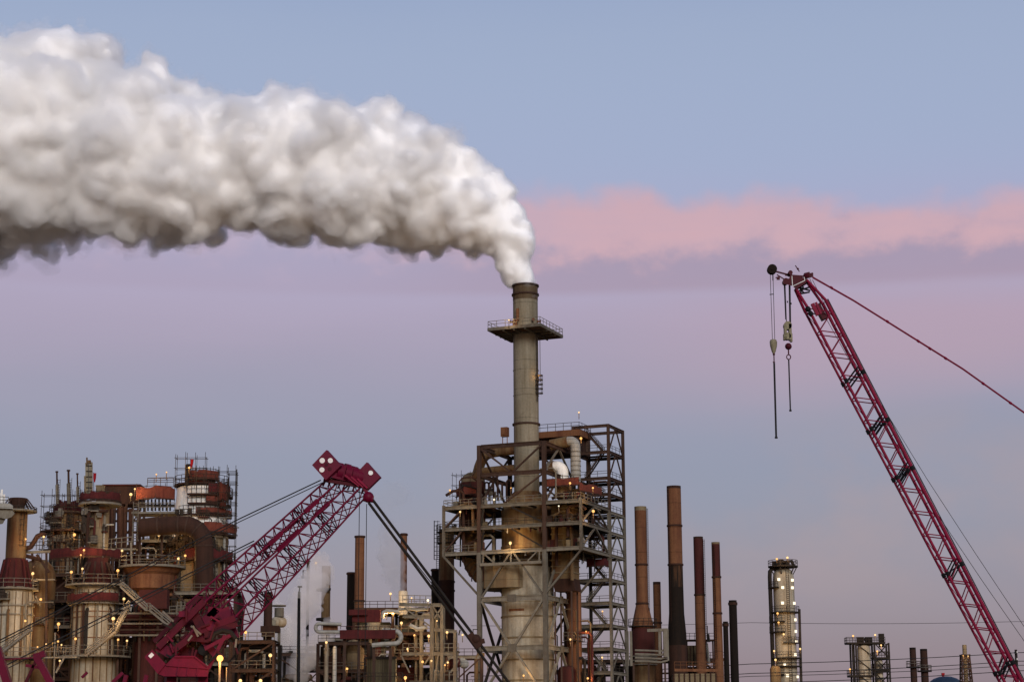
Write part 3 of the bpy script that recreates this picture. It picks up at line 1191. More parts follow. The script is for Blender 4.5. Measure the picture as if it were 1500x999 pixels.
def central_frame():
    t = thing('support_frame', 'open steel frame of columns, platforms and braces around the central stack', 'steel frame', CT(0, 0, 0))
    yN = lambda y: zy(7, -8, y)
    LV = {k: yN(y) for k, y in dict(T=648, a=690, b=736, c=768, d=804.5, e=874, f=947, g=1020, h=1085).items()}
    ul, ur, vf, vb = -7.0, 7.0, -8.0, 8.0
    ol, orr = -14.8, 14.6
    corners = [(ul, vf), (ur, vf), (ur, vb), (ul, vb)]
    for u, v in corners:
        m = MB()
        m.ibeam(CT(u, v, 0), CT(u, v, LV['d']), 0.85, 0.85)
        part('column', m, M['steel'], t)
        m = MB()
        m.ibeam(CT(u, v, LV['d'] + .01), CT(u, v, LV['T'] + .3), 0.75, 0.75)
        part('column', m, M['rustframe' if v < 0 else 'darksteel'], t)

    def beam(a, b, w=0.4, h=0.75, mat='steel', nm='beam'):
        m = MB()
        m.ibeam(a, b, w, h) if h > 0.5 else m.beam(a, b, w, h)
        return part(nm, m, M[mat], t)

    for k in 'Taefgh':
        z = LV[k]
        mt = 'rustframe' if k in 'Ta' else 'palesteel' if k in 'ef' else 'steel'
        for (u1, v1), (u2, v2) in zip(corners, corners[1:] + corners[:1]):
            d = Vector((u2 - u1, v2 - v1, 0)).normalized() * 0.45
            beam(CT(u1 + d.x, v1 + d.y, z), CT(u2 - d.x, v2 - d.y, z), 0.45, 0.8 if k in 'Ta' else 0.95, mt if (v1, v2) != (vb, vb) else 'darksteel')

    def brace(a, b, mat='steel', w=0.42):
        m = MB()
        m.beam(a, b, w, w * 0.8)
        part('brace', m, M[mat], t)

    def vee(p, q, z0, z1, apex_up, mat='steel', w=0.42):
        """two diagonals between heights z0 < z1 on the panel p-q (plan points)"""
        (u1, v1), (u2, v2) = p, q
        um, vm = (u1 + u2) / 2, (v1 + v2) / 2
        for (u, v) in (p, q):
            e = 0.06
            uu, vv = u + (um - u) * e, v + (vm - v) * e
            um2, vm2 = um + (u - um) * e, vm + (v - vm) * e
            if apex_up:
                brace(CT(uu, vv, z0 + .3), CT(um2, vm2, z1 - .4), mat, w)
            else:
                brace(CT(um2, vm2, z0 + .4), CT(uu, vv, z1 - .3), mat, w)
    faces = [((ul, vf), (ur, vf)), ((ur, vf), (ur, vb)), ((ul, vb), (ul, vf)), ((ur, vb), (ul, vb))]
    for i, (p, q) in enumerate(faces):
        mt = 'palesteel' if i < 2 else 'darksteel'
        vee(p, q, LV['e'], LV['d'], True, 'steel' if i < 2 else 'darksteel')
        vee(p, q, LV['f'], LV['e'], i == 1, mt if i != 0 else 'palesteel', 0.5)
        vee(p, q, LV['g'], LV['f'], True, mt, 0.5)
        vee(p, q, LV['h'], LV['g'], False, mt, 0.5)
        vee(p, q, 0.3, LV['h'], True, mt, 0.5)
        vee(p, q, LV['a'], LV['T'], i % 2 == 1, 'steel' if i == 1 else 'rustframe', 0.38)
        if i != 0:
            vee(p, q, LV['b'], LV['a'], True, 'rustframe', 0.38)
    brace(CT(ul + .3, vf, LV['T'] - .5), CT(-0.4, vf, LV['a'] + .5), 'rustframe', .34)
    brace(CT(-1.5, vf, LV['b'] + .4), CT(ur - .4, vf, LV['a'] - .5), 'rustframe', .34)
    for k0, k1 in (('c', 'b'), ('d', 'c')):
        brace(CT(0, vf - .05, LV[k1] - .5), CT(ur - .4, vf - .05, LV[k0] + .5), 'darksteel', .36)
        brace(CT(ul + 1, vf - .05, LV[k1] - .5), CT(ul + .4, vf - .05, LV[k0] + .5), 'darksteel', .36)
    # hangers at the ends of the outrigger platforms
    for u in (ol, orr):
        for v in (vf, vb):
            m = MB()
            m.ibeam(CT(u, v, LV['d'] - .5), CT(u, v, LV['b'] + (.6 if v < 0 else 0)), 0.5, 0.5)
            part('hanger', m, M['steel'], t)
            brace(CT(u, v, LV['d'] - .4), CT(ul if u < 0 else ur, v, LV['e'] + .6), 'steel', .45)
        for k0, k1 in (('c', 'b'), ('d', 'c')):
            vee((u, vf), (u, vb), LV[k0], LV[k1], True, 'steel', .36)
            for v in (vf, vb):
                inn = ul if u < 0 else ur
                if v < 0 and u > 0:
                    continue
                brace(CT(u + (.3 if u < 0 else -.3), v, LV[k0] + .4), CT((u + inn) / 2, v, LV[k1] - .5), 'rustframe', .34)
    # the three wide platforms
    for k in 'bcd':
        z = LV[k]
        for a, b in (((ol, vf), (ul, vf)), ((ul, vf), (ur, vf)), ((ur, vf), (orr, vf)), ((orr, vf), (orr, vb)), ((orr, vb), (ur, vb)), ((ur, vb), (ul, vb)), ((ul, vb), (ol, vb)), ((ol, vb), (ol, vf))):
            d = Vector((b[0] - a[0], b[1] - a[1], 0)).normalized() * 0.27
            beam(CT(a[0] + d.x, a[1] + d.y, z), CT(b[0] - d.x, b[1] - d.y, z), 0.4, 0.75, 'palesteel' if k == 'd' else 'steel')
        for u in (-11, -3.5, 0.5, 3.5, 11):
            m = MB()
            m.beam(CT(u, vf + .3, z - .25), CT(u, vb - .3, z - .25), 0.25, 0.35)
            part('joist', m, M['darksteel'], t)
        for (u0, u1, v0, v1) in ((ol + .2, -5.7, vf + .2, vb - .2), (5.7, orr - .2, vf + .2, vb - .2), (-5.7, 5.7, vf + .2, -5.4), (-5.7, 5.7, 5.6, vb - .2)):
            m = MB()
            m.box(CT((u0 + u1) / 2, (v0 + v1) / 2, z + 0.12), (u1 - u0 - .01, v1 - v0 - .01, 0.12), (CU, CV, UPV))
            part('deck', m, M['deck'], t)
        for a, b in (((ol, vf), (ol, vb)), ((orr, vf), (orr, vb)), ((ol, vf), (ul - .5, vf)), ((ul + .6, vf), (ur - .6, vf)), ((ur + .6, vf), (orr, vf))):
            if k == 'd' and a[1] == vf and b[1] == vf and a[0] > -8:
                continue
            m = MB()
            m.rail([CT(a[0], a[1], z + .38), CT(b[0], b[1], z + .38)], 1.25, 1.9, 0.055)
            part('railing', m, M['rail' if k != 'c' else 'darkrail'], t)
    # lower walkway outside the waist
    z = zy(0, -7, 826)
    m = MB()
    m.beam(CT(-6.5, -8.7, z), CT(6.5, -8.7, z), 0.4, 0.55)
    for u in (-6, 0, 6):
        m.beam(CT(u, -8.6, z), CT(u, -8.4, LV['d'] - .4), 0.22)
    m.beam(CT(-5.5, -8.7, LV['d'] - .5), CT(-3.5, -8.7, z + .2), .25)
    m.beam(CT(5.5, -8.7, LV['d'] - .5), CT(3.5, -8.7, z + .2), .25)
    part('hung_walkway', m, M['palesteel'], t)
    # gusset plates where the braces meet
    for k in 'ef':
        for (u, v, ax_) in ((0, vf - .3, CU), (ur + .3, 0, CV)):
            m = MB()
            m.box(CT(u, v, LV[k]), (1.7, .12, 1.5) if ax_ is CU else (.12, 1.7, 1.5), (CU, CV, UPV))
            part('gusset_plate', m, M['steel'], t)

    # ---------------------------------------------------------------- stair tower behind the right-hand side
    t2 = thing('stair_tower', 'slender open steel stair tower at the right of the central frame', 'stair tower', CT(10.8, 12.5, 0))
    u0, u1, v0, v1 = 7.0, 14.6, 8.6, 17.5
    ys = [623, 661.6, 700, 724, 750, 780, 813, 849, 883, 916, 950, 985, 1020, 1056]
    zs = [zy(u1, v0, y) for y in ys]
    for (u, v), mt in (((u0, v0), 'redrust'), ((u1, v0), 'steel'), ((u1, v1), 'steel'), ((u0, v1), 'darksteel')):
        m = MB()
        m.ibeam(CT(u, v, 0), CT(u, v, zs[4]), .55, .55)
        part('column', m, M[mt], t2)
        m = MB()
        m.ibeam(CT(u, v, zs[4] + .01), CT(u, v, zs[0] + .3), .55, .55)
        part('column', m, M['rustframe'], t2)
    cs = [(u0, v0), (u1, v0), (u1, v1), (u0, v1)]
    for i, z in enumerate(zs):
        for j, (a, b) in enumerate(zip(cs, cs[1:] + cs[:1])):
            d = Vector((b[0] - a[0], b[1] - a[1], 0)).normalized() * 0.3
            m = MB()
            m.ibeam(CT(a[0] + d.x, a[1] + d.y, z), CT(b[0] - d.x, b[1] - d.y, z), .34, .62)
            part('beam', m, M['rustframe' if i < 4 else 'palesteel' if j == 1 else 'steel'], t2)
    for i in range(len(zs) - 1):
        if i == 3:
            continue
        um, vm = u1, (v0 + v1) / 2
        for v in (v0, v1):
            m = MB()
            m.beam(CT(um, vm + (v - vm) * .08, zs[i] - .35), CT(um, v - (v - vm) * .06, zs[i + 1] + .3), .26, .22)
            part('brace', m, M['rustframe' if i < 4 else 'steel'], t2)
    # landings and zigzag flights
    for i in range(1, len(zs) - 1):
        z = zs[i]
        m = MB()
        m.box(CT((u0 + u1) / 2, v0 + 1.3, z + .38), (u1 - u0 - .6, 2.0, .1), (CU, CV, UPV))
        m.box(CT((u0 + u1) / 2, v1 - 1.3, z + .38), (u1 - u0 - .6, 2.0, .1), (CU, CV, UPV))
        part('landing', m, M['deck'], t2)
        m = MB()
        m.rail([CT(u0 + .2, v0, z + .43), CT(u1, v0, z + .43), CT(u1, v1, z + .43)], 1.1, 2.2, .05)
        part('railing', m, M['darkrail'], t2)
    for i in range(len(zs) - 2):
        za, zb = zs[i + 1] + .4, zs[i] + .4
        if i == 0:
            zb = zs[0] - .4
        s = 1 if i % 2 else -1
        m = MB()
        m.stair(CT(10.6 - s * 2.0, v0 + 2.6, za), CT(10.6 + s * 2.0, v0 + 2.6, zb), 1.1, CV, True, .05)
        part('stair_flight', m, M['rustframe' if i < 4 else 'steel'], t2)

    # ---------------------------------------------------------------- roofed top house behind the stack
    t3 = thing('top_house', 'rust brown plated top house with railed flat roof right of the stack', 'plant housing', CT(3.5, 9, zy(3, 8, 690)))
    zt, zb = zy(3, 8, 634), zy(3, 8, 643)
    m = MB()
    m.box(CT(3.2, 9.2, (zt + zb) / 2), (12.4, 7, zt - zb), (CU, CV, UPV))
    part('roof', m, M['rust'], t3)
    m = MB()
    m.box(CT(3.2, 9.6, (zb + zy(3, 8, 668)) / 2), (10.6, 5.4, zb - zy(3, 8, 668)), (CU, CV, UPV))
    part('housing', m, M['darkrust'], t3)
    m = MB()
    m.rail([CT(-2.8, 5.8, zt), CT(9.3, 5.8, zt), CT(9.3, 12.6, zt)], 1.5, 1.7, .055)
    part('railing', m, M['darkrail'], t3)
    m = MB()
    for u, v in ((-2.3, 6.6), (8.7, 6.6), (8.7, 11.8), (-2.3, 11.8)):
        m.beam(CT(u, v, LV['b']), CT(u, v, zb), .4)
    part('post', m, M['rustframe'], t3)
    m = MB()
    for i in range(6):
        m.tube(CT(6 + i * .5, 6.2, zb - .2), CT(6 + i * .5, 6.2, zb - 3.8), .16)
    m.pipe([CT(1, 6.1, zb - 1.4), CT(5, 6.1, zb - 1.5), CT(8, 6.1, zb - 1.1)], .3)
    m.pipe([CT(-1, 6.1, zb - 2.6), CT(5, 6.1, zb - 2.9), CT(9, 6.1, zb - 2.6)], .22)
    part('pipe', m, M['darkrust'], t3)

    # small rusty cabinet left of the stack top beam
    m = MB()
    cc = CT(-3.9, -2, 0)
    zc = zy(-3.9, -2, 640)
    m.box(CT(-3.9, -2, zc + 1), (1.4, 1.2, 1.9), (CU, CV, UPV))
    for u in (-4.4, -3.4):
        m.beam(CT(u, -2, zy(-3.9, -2, 651)), CT(u, -2, zc + .1), .18)
    m.box(CT(-3.9, -2.7, zc + 1), (.9, .12, 1.2), (CU, CV, UPV))
    solo('junction_cabinet', m, M['rust'], 'small rusty cabinet on legs at the left side of the stack', 'cabinet', (cc.x, cc.y, zc))


central_frame()


def netting(pts, y0z, y1z, mat, label, base=None, nm='debris_netting', sag=0.12):
    """strip of netting on scaffold tubes along a plan polyline, between two heights"""
    pts = [Vector((p[0], p[1], 0)) for p in pts]
    t = thing(nm, label, 'netting', (pts[0].x, pts[0].y, y0z))
    m = MB()
    vs, fs = [], []
    rg = random.Random(len(label) + int(y0z * 10))
    dense = []
    for a, b in zip(pts[:-1], pts[1:]):
        n = max(2, int((b - a).length / 0.9))
        dense += [a.lerp(b, i / n) for i in range(n)]
    dense.append(pts[-1])
    rows = 4
    lift = [0.0 if rg.random() < .7 else rg.uniform(.1, .3) for _ in range(len(dense) // 2 + 2)]
    gone = set(i for i in range(2, len(dense) - 3) if rg.random() < 0)
    for th in (0.0, 0.05):
        o = len(vs)
        for i, p in enumerate(dense):
            d = (dense[min(i + 1, len(dense) - 1)] - dense[max(i - 1, 0)]).normalized()
            nrm = Vector((d.y, -d.x, 0))
            for j in range(rows + 1):
                f = j / rows
                w = sag * math.sin(PI * f) * rg.uniform(-.4, 1.4) + th
                z = y0z + (y1z - y0z) * (f * (1 - lift[i // 2]) + (lift[i // 2] * .4 if i % 3 else 0) * (1 - f)) + (rg.uniform(-.08, .1) if j in (0, rows) else 0)
                vs.append(p + nrm * w + UPV * z)
        for i in range(len(dense) - 1):
            if i in gone:
                continue
            for j in range(rows):
                a = o + i * (rows + 1) + j
                fs.append((a, a + rows + 1, a + rows + 2, a + 1))
    m.add(vs, fs, True)
    part('net', m, M[mat], t)
    m = MB()
    for i in range(0, len(dense), 2):
        m.tube(dense[i] + UPV * (y0z - .5), dense[i] + UPV * (y1z + rg.uniform(.2, .9)), .05, n=4)
    for z in (y0z, y1z):
        for a, b in zip(dense[:-1], dense[1:]):
            m.tube(a + UPV * z, b + UPV * z, .05, n=4)
    part('scaffold_tube', m, M['darkrail'], t)
    m = MB()
    for a, b in zip(dense[:-1], dense[1:]):
        d = (b - a).normalized()
        nrm = Vector((d.y, -d.x, 0)) * .22
        m.beam(a + nrm + UPV * (y0z - .1), b + nrm + UPV * (y0z - .1), .06, rg.choice((.18, .26, .34)))
    part('toe_board', m, M['darkrust'], t)
    return t


def central_nets():
    zr = lambda y: zat(830, y, 392)
    netting([CT(5.2, -4, 0), CT(9.3, -4, 0), CT(12.8, -4, 0)], zr(710), zr(699.5), 'orangescreen', 'orange red netting strip below the two white elbow ducts')
    netting([CT(12.9, -4.2, 0), CT(14.2, 2, 0), CT(14.2, 5, 0)], zr(719), zr(707), 'orangescreen', 'orange red netting wrapped round the right platform corner above the frame')
    zl = lambda y: zat(680, y, 400)
    netting([CT(-15.5, 0, 0), CT(-12.4, -3.4, 0), CT(-9.9, -3, 0)], zl(722), zl(710), 'orangescreen', 'orange red netting in front of the red brown cyclone')
    m = MB()
    m.scaffold(CT(-15.6, -2, zl(737)), CU, CV, 2, 1, 3, 2.0, 2.1)
    solo('scaffold_tower', m, M['darkrail'], 'thin tube scaffold rising left of the red brown cyclone', 'scaffold', CT(-15.6, -2, zl(737)))
    zq = lambda y: zat(860, y, 400)
    netting([CT(10.5, 6, 0), CT(14.2, 6, 0), CT(14.2, 9, 0)], zq(828), zq(817), 'screen', 'red netting low on the right platform, beside the stair tower')
    # walkway with rails low between frame and stair tower
    zz_ = zy(7, 2, 944)
    t = thing('side_walkway', 'short pale railed walkway low inside the right of the central frame', 'walkway', CT(7.6, 3, zz_))
    m = MB()
    m.box(CT(8.3, 4, zz_ + .8), (2.2, 6.5, .12), (CU, CV, UPV))
    part('deck', m, M['deck'], t)
    m = MB()
    m.rail([CT(7.3, .8, zz_ + .86), CT(9.3, .8, zz_ + .86), CT(9.3, 7.2, zz_ + .86)], 1.5, 1.0, .06)
    part('railing', m, M['palesteel'], t)


central_nets()


def central_piping():
    rg = random.Random(77)
    zf = lambda y: zy(0, -6, y)
    t = thing('frame_piping', 'dark and pale process pipes threaded vertically and across inside the central frame', 'pipework', CT(0, -6.6, 0))
    for i in range(26):
        u = rg.choice((rg.uniform(-14, -6.3), rg.uniform(5.8, 14)))
        v = rg.uniform(-7, 7)
        z0, z1 = sorted((zf(rg.uniform(700, 860)), zf(rg.uniform(690, 850))))
        if z1 - z0 < 6:
            z1 = z0 + 6
        r = rg.choice((.12, .16, .22, .32))
        s = 1 if rg.random() < .5 else -1
        m = MB()
        m.pipe([CT(u, v, z0), CT(u, v, z1 - .6), CT(u + .6 * s, v, z1), CT(u + rg.uniform(1, 3.5) * s, v, z1), CT(u + 3.8 * s, v, z1 - .8)], r, 8)
        part('pipe', m, M[rg.choice(('darkrust', 'darksteel', 'redrust', 'rustbuff', 'palesteel', 'darkrust'))], t)
    for k in range(12):
        y = rg.choice((739, 742, 770, 773, 807))
        u0 = rg.uniform(-14, 8)
        m = MB()
        m.pipe([CT(u0, -7.2, zf(y + 8)), CT(u0, -7.2, zf(y + .6)), CT(u0 + .5, -7.2, zf(y)), CT(u0 + rg.uniform(3, 6), -7.2, zf(y)), CT(u0 + 6.5, -7.0, zf(y + 3))], rg.choice((.1, .15, .22)), 7)
        part('pipe', m, M[rg.choice(('darkrust', 'palesteel', 'jacket', 'redrust'))], t)
    for lab, yy, seed in (('assorted boxes and valves standing on the top wide platform', 733, 1), ('assorted boxes and valves standing on the middle wide platform', 765, 2), ('assorted boxes and valves standing on the lowest wide platform', 801, 3)):
        q = random.Random(seed)
        t2 = thing('deck_equipment', lab, 'equipment', CT(0, -7, zf(yy + 3)))
        z = zy(7, -8, yy + 3) + .18
        for i in range(15):
            u = q.choice((q.uniform(-14, -6), q.uniform(6, 14)))
            v = q.uniform(-7.3, -3)
            h = q.uniform(.7, 2.1)
            m = MB()
            if q.random() < .5:
                m.box(CT(u, v, z + h / 2), (q.uniform(.5, 1.3), .6, h), (CU, CV, UPV))
            else:
                p = CT(u, v, z)
                m.lathe((p.x, p.y), [(.3, z), (.45, z + .3), (.45, z + h * .7), (.15, z + h * .75), (.15, z + h), (.5, z + h), (.5, z + h + .1)], 12)
            part('unit', m, M[q.choice(('darkrust', 'steel', 'buff', 'redrust', 'darksteel', 'palesteel'))], t2)
    # low tanks and pipes glimpsed behind the foot of the frame
    t3 = thing('foot_piping', 'pipes and cable ladders low behind the central cream vessel, inside the frame foot', 'pipework', CT(8, 4, 0))
    for i in range(14):
        u = rg.uniform(4, 13)
        v = rg.uniform(2, 9)
        z1 = zf(rg.uniform(870, 985))
        m = MB()
        m.pipe([CT(u, v, 0), CT(u, v, z1 - .5), CT(u - .5, v, z1), CT(u - rg.uniform(1, 4), v, z1)], rg.choice((.12, .2, .3)), 8)
        part('pipe', m, M[rg.choice(('darkrust', 'darksteel', 'rustbuff', 'redrust'))], t3)
    m = MB()
    p = CT(7.8, 5.5, 0)
    m.lathe((p.x, p.y), [(1.5, 0), (1.5, zf(865)), (1.2, zf(862))], 20)
    part('standpipe', m, M['rust'], t3)
    m = MB()
    p = CT(6.9, 3.5, 0)
    m.lathe((p.x, p.y), [(1.9, 0), (1.9, zf(982)), (1.5, zf(975)), (.3, zf(972))], 20)
    part('tank', m, M['redrust'], t3)


central_piping()


# ================================================================== stacks and furnaces right of the central frame
def rstack(name, label, px, pyr, Y, rows, mats, rings=(), ring_h=1.0, rim=True):
    """rows from the top down: (half px, py, material change?) ; mats: list of (material, first row, last row)"""
    x, y = axy(px, pyr, Y)
    t = thing(name, label, 'stack', (x, y, 0))
    P = [(hw * mpp(py, Y), zat(px, py, Y)) for hw, py in rows]
    for nm, mt, i0, i1 in mats:
        m = MB()
        sub = P[i0:i1 + 1][::-1]
        if i0 == 0 and rim:
            r, z = sub[-1]
            sub = sub + [(r * .86, z), (r * .84, z - 2.0)]
        m.lathe((x, y), sub, 32, closed=not (i0 == 0 and rim))
        part(nm, m, M[mt], t)
    for k, py in enumerate(rings):
        # radius at that height
        z = zat(px, py, Y)
        r = P[0][0]
        for (r0, z0), (r1, z1) in zip(P[:-1], P[1:]):
            if z1 <= z <= z0:
                r = r0 + (r1 - r0) * (z0 - z) / max(1e-6, z0 - z1)
        m = MB()
        m.ring((x, y), r - .04, r + .16, z - .18 * ring_h, z + .18 * ring_h, 32)
        part('flange', m, M['darkrust'], t)
    return t, (x, y), P


def right_stacks():
    # pale rust stack with the wide flared skirt
    t, c, P = rstack('furnace_stack', 'tan rusty stack with a flared skirt, nearest the stair tower', 941, 900, 420,
                     [(8.8, 742), (8.7, 748), (8.7, 830), (8.8, 884), (15.5, 914), (16.4, 920), (16.8, 940), (17.2, 968), (17.2, 1000)],
                     [('scorched_rim', 'buff', 0, 1), ('shaft', 'rust', 1, 3), ('flared_skirt', 'rust', 3, 5), ('drum', 'redrust', 5, 7)], (827, 884))
    m = MB()
    m.lathe(c, [(17.2 * mpp(1000, 420), 0), (17.2 * mpp(1000, 420), P[7][1])], 32)
    part('base_shell', m, M['rustbuff'], t)
    z = zat(941, 918, 420)
    m = MB()
    m.ring(c, 2.3, 3.0, z, z + .15, 24)
    m.ringrail(c, 2.95, z + .15, 1.5, 20, .05, PI * .9, PI * 2.1)
    part('walkway', m, M['darkrail'], t)
    for y in (962, 968, 974):
        m = MB()
        m.ring(c, 2.4, 2.95, zat(941, y, 420), zat(941, y - 1.6, 420), 28)
        part('pipe_ring', m, M['palesteel'], t)
    t, c, P = rstack('slim_stack', 'short slim orange rust stack between the two widest stacks', 963, 900, 428,
                     [(5.6, 852), (5.6, 856), (5.6, 916), (5.8, 960), (5.8, 1000)], [('rim', 'darkrust', 0, 1), ('shaft', 'rust', 1, 4)], (912,))
    m = MB()
    m.lathe(c, [(P[4][0], 0), (P[4][0], P[4][1] - .01)], 24)
    part('base_shell', m, M['rustbuff'], t)
    # white box duct frame in front of the slim stack
    b = W(970, 940, 412)
    t = thing('bypass_duct', 'pale square bypass duct and pipes beside the flared tan stack', 'duct', (b.x, b.y, 0))
    q = lambda px, py: W(px, py, 412)
    m = MB()
    m.beam(q(974, 922), q(975, 962), 1.1, .8)
    part('upright', m, M['palesteel'], t)
    m = MB()
    m.beam(q(966, 924), q(966.5, 958), .5)
    part('upright', m, M['palesteel'], t)
    m = MB()
    m.beam(q(948, 923), q(978, 922), .6)
    m.beam(q(978, 921), q(979, 967), .3)
    part('crosshead', m, M['palesteel'], t)
    for y in (952, 957.5, 963, 968):
        m = MB()
        m.pipe([q(930, y), q(950, y + .5), q(968, y + 1.5), q(974 + (y - 952) * .25, y - 1)], .22, 8)
        part('pipe', m, M['palesteel'], t)
    m = MB()
    for px in (919, 924):
        m.beam(q(px, 924), q(px + 1, 975), .5)
    part('post', m, M['palesteel'], t)
    m = MB()
    for px in (928, 950, 974):
        m.beam((q(px, 970).x, b.y, 0), q(px, 970), .35)
    part('support', m, M['rustframe'], t)
    # the tall soot-streaked stack
    t, c, P = rstack('sooty_stack', 'tallest rust stack of the right group, soot black over its lower half', 990, 850, 420,
                     [(10.4, 712), (10.4, 716), (10.5, 770), (10.6, 828), (10.8, 860), (11.2, 898), (13.6, 928), (14.2, 945), (14.2, 1000)],
                     [('rim', 'darkrust', 0, 1), ('upper_shaft', 'rust', 1, 3), ('lower_shaft', 'sootstreak', 3, 4), ('lower_shaft', 'soot', 4, 5), ('flared_skirt', 'soot', 5, 7), ('base_shell', 'darkrust', 7, 8)], (770, 827))
    m = MB()
    m.lathe(c, [(P[8][0], 0), (P[8][0], P[8][1] - .01)], 24)
    part('base_shell', m, M['darkrust'], t)
    t, c, P = rstack('red_stack', 'dark red brown stack just right of the tallest sooty one', 1025, 880, 424,
                     [(7.1, 786), (7.1, 789), (7.2, 870), (7.8, 970), (7.9, 1000)], [('rim', 'darkrust', 0, 1), ('upper_shaft', 'redrust', 1, 2), ('lower_shaft', 'rust', 2, 4)], (871,))
    m = MB()
    m.lathe(c, [(P[4][0], 0), (P[4][0], P[4][1] - .01)], 24)
    part('base_shell', m, M['redrust'], t)
    t, c, P = rstack('orange_stack', 'slender orange brown stack with dark upper end, next to the black pair', 1051, 900, 418,
                     [(6.1, 794), (6.1, 797), (6.1, 845), (6.2, 898), (6.8, 965), (7.0, 1000)], [('rim', 'buff', 0, 1), ('upper_shaft', 'redrust', 1, 2), ('lower_shaft', 'rust', 2, 5)], (845, 898))
    m = MB()
    m.lathe(c, [(P[5][0], 0), (P[5][0], P[5][1] - .01)], 24)
    part('base_shell', m, M['rust'], t)
    for px, top, hw, lab in ((1063.5, 910, 3.7, 'shorter black pipe stack between orange stack and tall black stack'), (1075, 879, 5.8, 'plain black stack at the right end of the stack group')):
        t, c, P = rstack('black_stack', lab, px, 940, 432, [(hw, top), (hw, top + 4), (hw * 1.05, 1000)], [('rim', 'soot', 0, 1), ('shaft', 'soot', 1, 2)], (top + 5,), 1.6)
        m = MB()
        m.lathe(c, [(P[2][0], 0), (P[2][0], P[2][1] - .01)], 20)
        part('base_shell', m, M['soot'], t)
    # ladders and small platforms up the larger stacks
    for nm, px, Y, hw, y0, y1, a in (('furnace_stack', 941, 420, 8.8, 916, 745, 1.83), ('sooty_stack', 990, 420, 10.6, 925, 716, 1.2), ('red_stack', 1025, 424, 7.3, 965, 790, 1.8), ('orange_stack', 1051, 418, 6.3, 965, 800, 1.25)):
        t = bpy.data.objects[nm]
        c = axy(px, 850, Y)
        d = Vector((math.cos(PI * a), math.sin(PI * a), 0))
        p = Vector((c[0], c[1], zat(px, y0, Y))) + d * ((hw + 1.4) * mpp(y0, Y))
        m = MB()
        m.ladder(p, zat(px, y1, Y), (-d.y, d.x, 0), .5, .045)
        part('ladder', m, M['darkrust'], t)
    # furnace casing with its rail and platforms
    q = lambda px, py, Y=412: W(px, py, Y)
    b = q(1018, 990)
    t = thing('furnace_casing', 'cream panelled furnace casing with rusty railed roof under the red brown stacks', 'furnace', (b.x, b.y, 0))
    z = zat(1018, 986, 412)
    m = MB()
    m.box((b.x, b.y + 4, z / 2), (8.6, 8, z))
    part('casing', m, M['buff'], t)
    m = MB()
    for i in range(9):
        x = b.x - 4.3 + i * 8.6 / 8
        m.beam((x, b.y - .1, 0), (x, b.y - .1, z), .26)
    part('buckstay', m, M['darkrust'], t)
    m = MB()
    m.beam(q(988, 981), q(1051, 981.5), .6, .55)
    part('roof_beam', m, M['rust'], t)
    m = MB()
    m.rail([q(988, 979), q(1051, 979.5)], 1.4, 1.2, .06)
    part('railing', m, M['rust'], t)
    t = thing('burner_deck', 'small railed deck with pale inclined pipe between sooty and orange stacks', 'platform', (q(1028, 950, 430).x, q(1028, 950, 430).y, 0))
    m = MB()
    m.box(q(1024, 937, 430) + UPV * -.1, (6.4, 3, .3))
    part('deck', m, M['darkrust'], t)
    m = MB()
    m.rail([q(1003, 936, 428), q(1046, 936, 428)], 1.3, 1.1, .05)
    part('railing', m, M['darkrail'], t)
    m = MB()
    for px in (1006, 1034, 1044):
        m.beam((q(px, 940, 430).x, q(px, 940, 430).y, 0), q(px, 938, 430), .3)
    part('post', m, M['darkrust'], t)
    m = MB()
    m.tube(q(1035, 942, 426), q(1038.5, 972, 426), .32)
    part('inclined_pipe', m, M['jacket'], t)
    m = MB()
    m.box(q(1016, 960, 432), (5.2, 3, 4.2))
    part('duct_box', m, M['buff'], t)
    m = MB()
    for i in range(7):
        m.beam(q(1001 + i * 5, 945, 428), q(1001 + i * 5, 978, 428), .2)
    part('frame_post', m, M['darkrust'], t)
    m = MB()
    m.tube(q(1036, 916, 428), q(1036.5, 940, 428), .1)
    m.tube(q(1037.5, 928, 428), q(1039, 940, 428), .22)
    part('vent_pipe', m, M['darksteel'], t)


right_stacks()


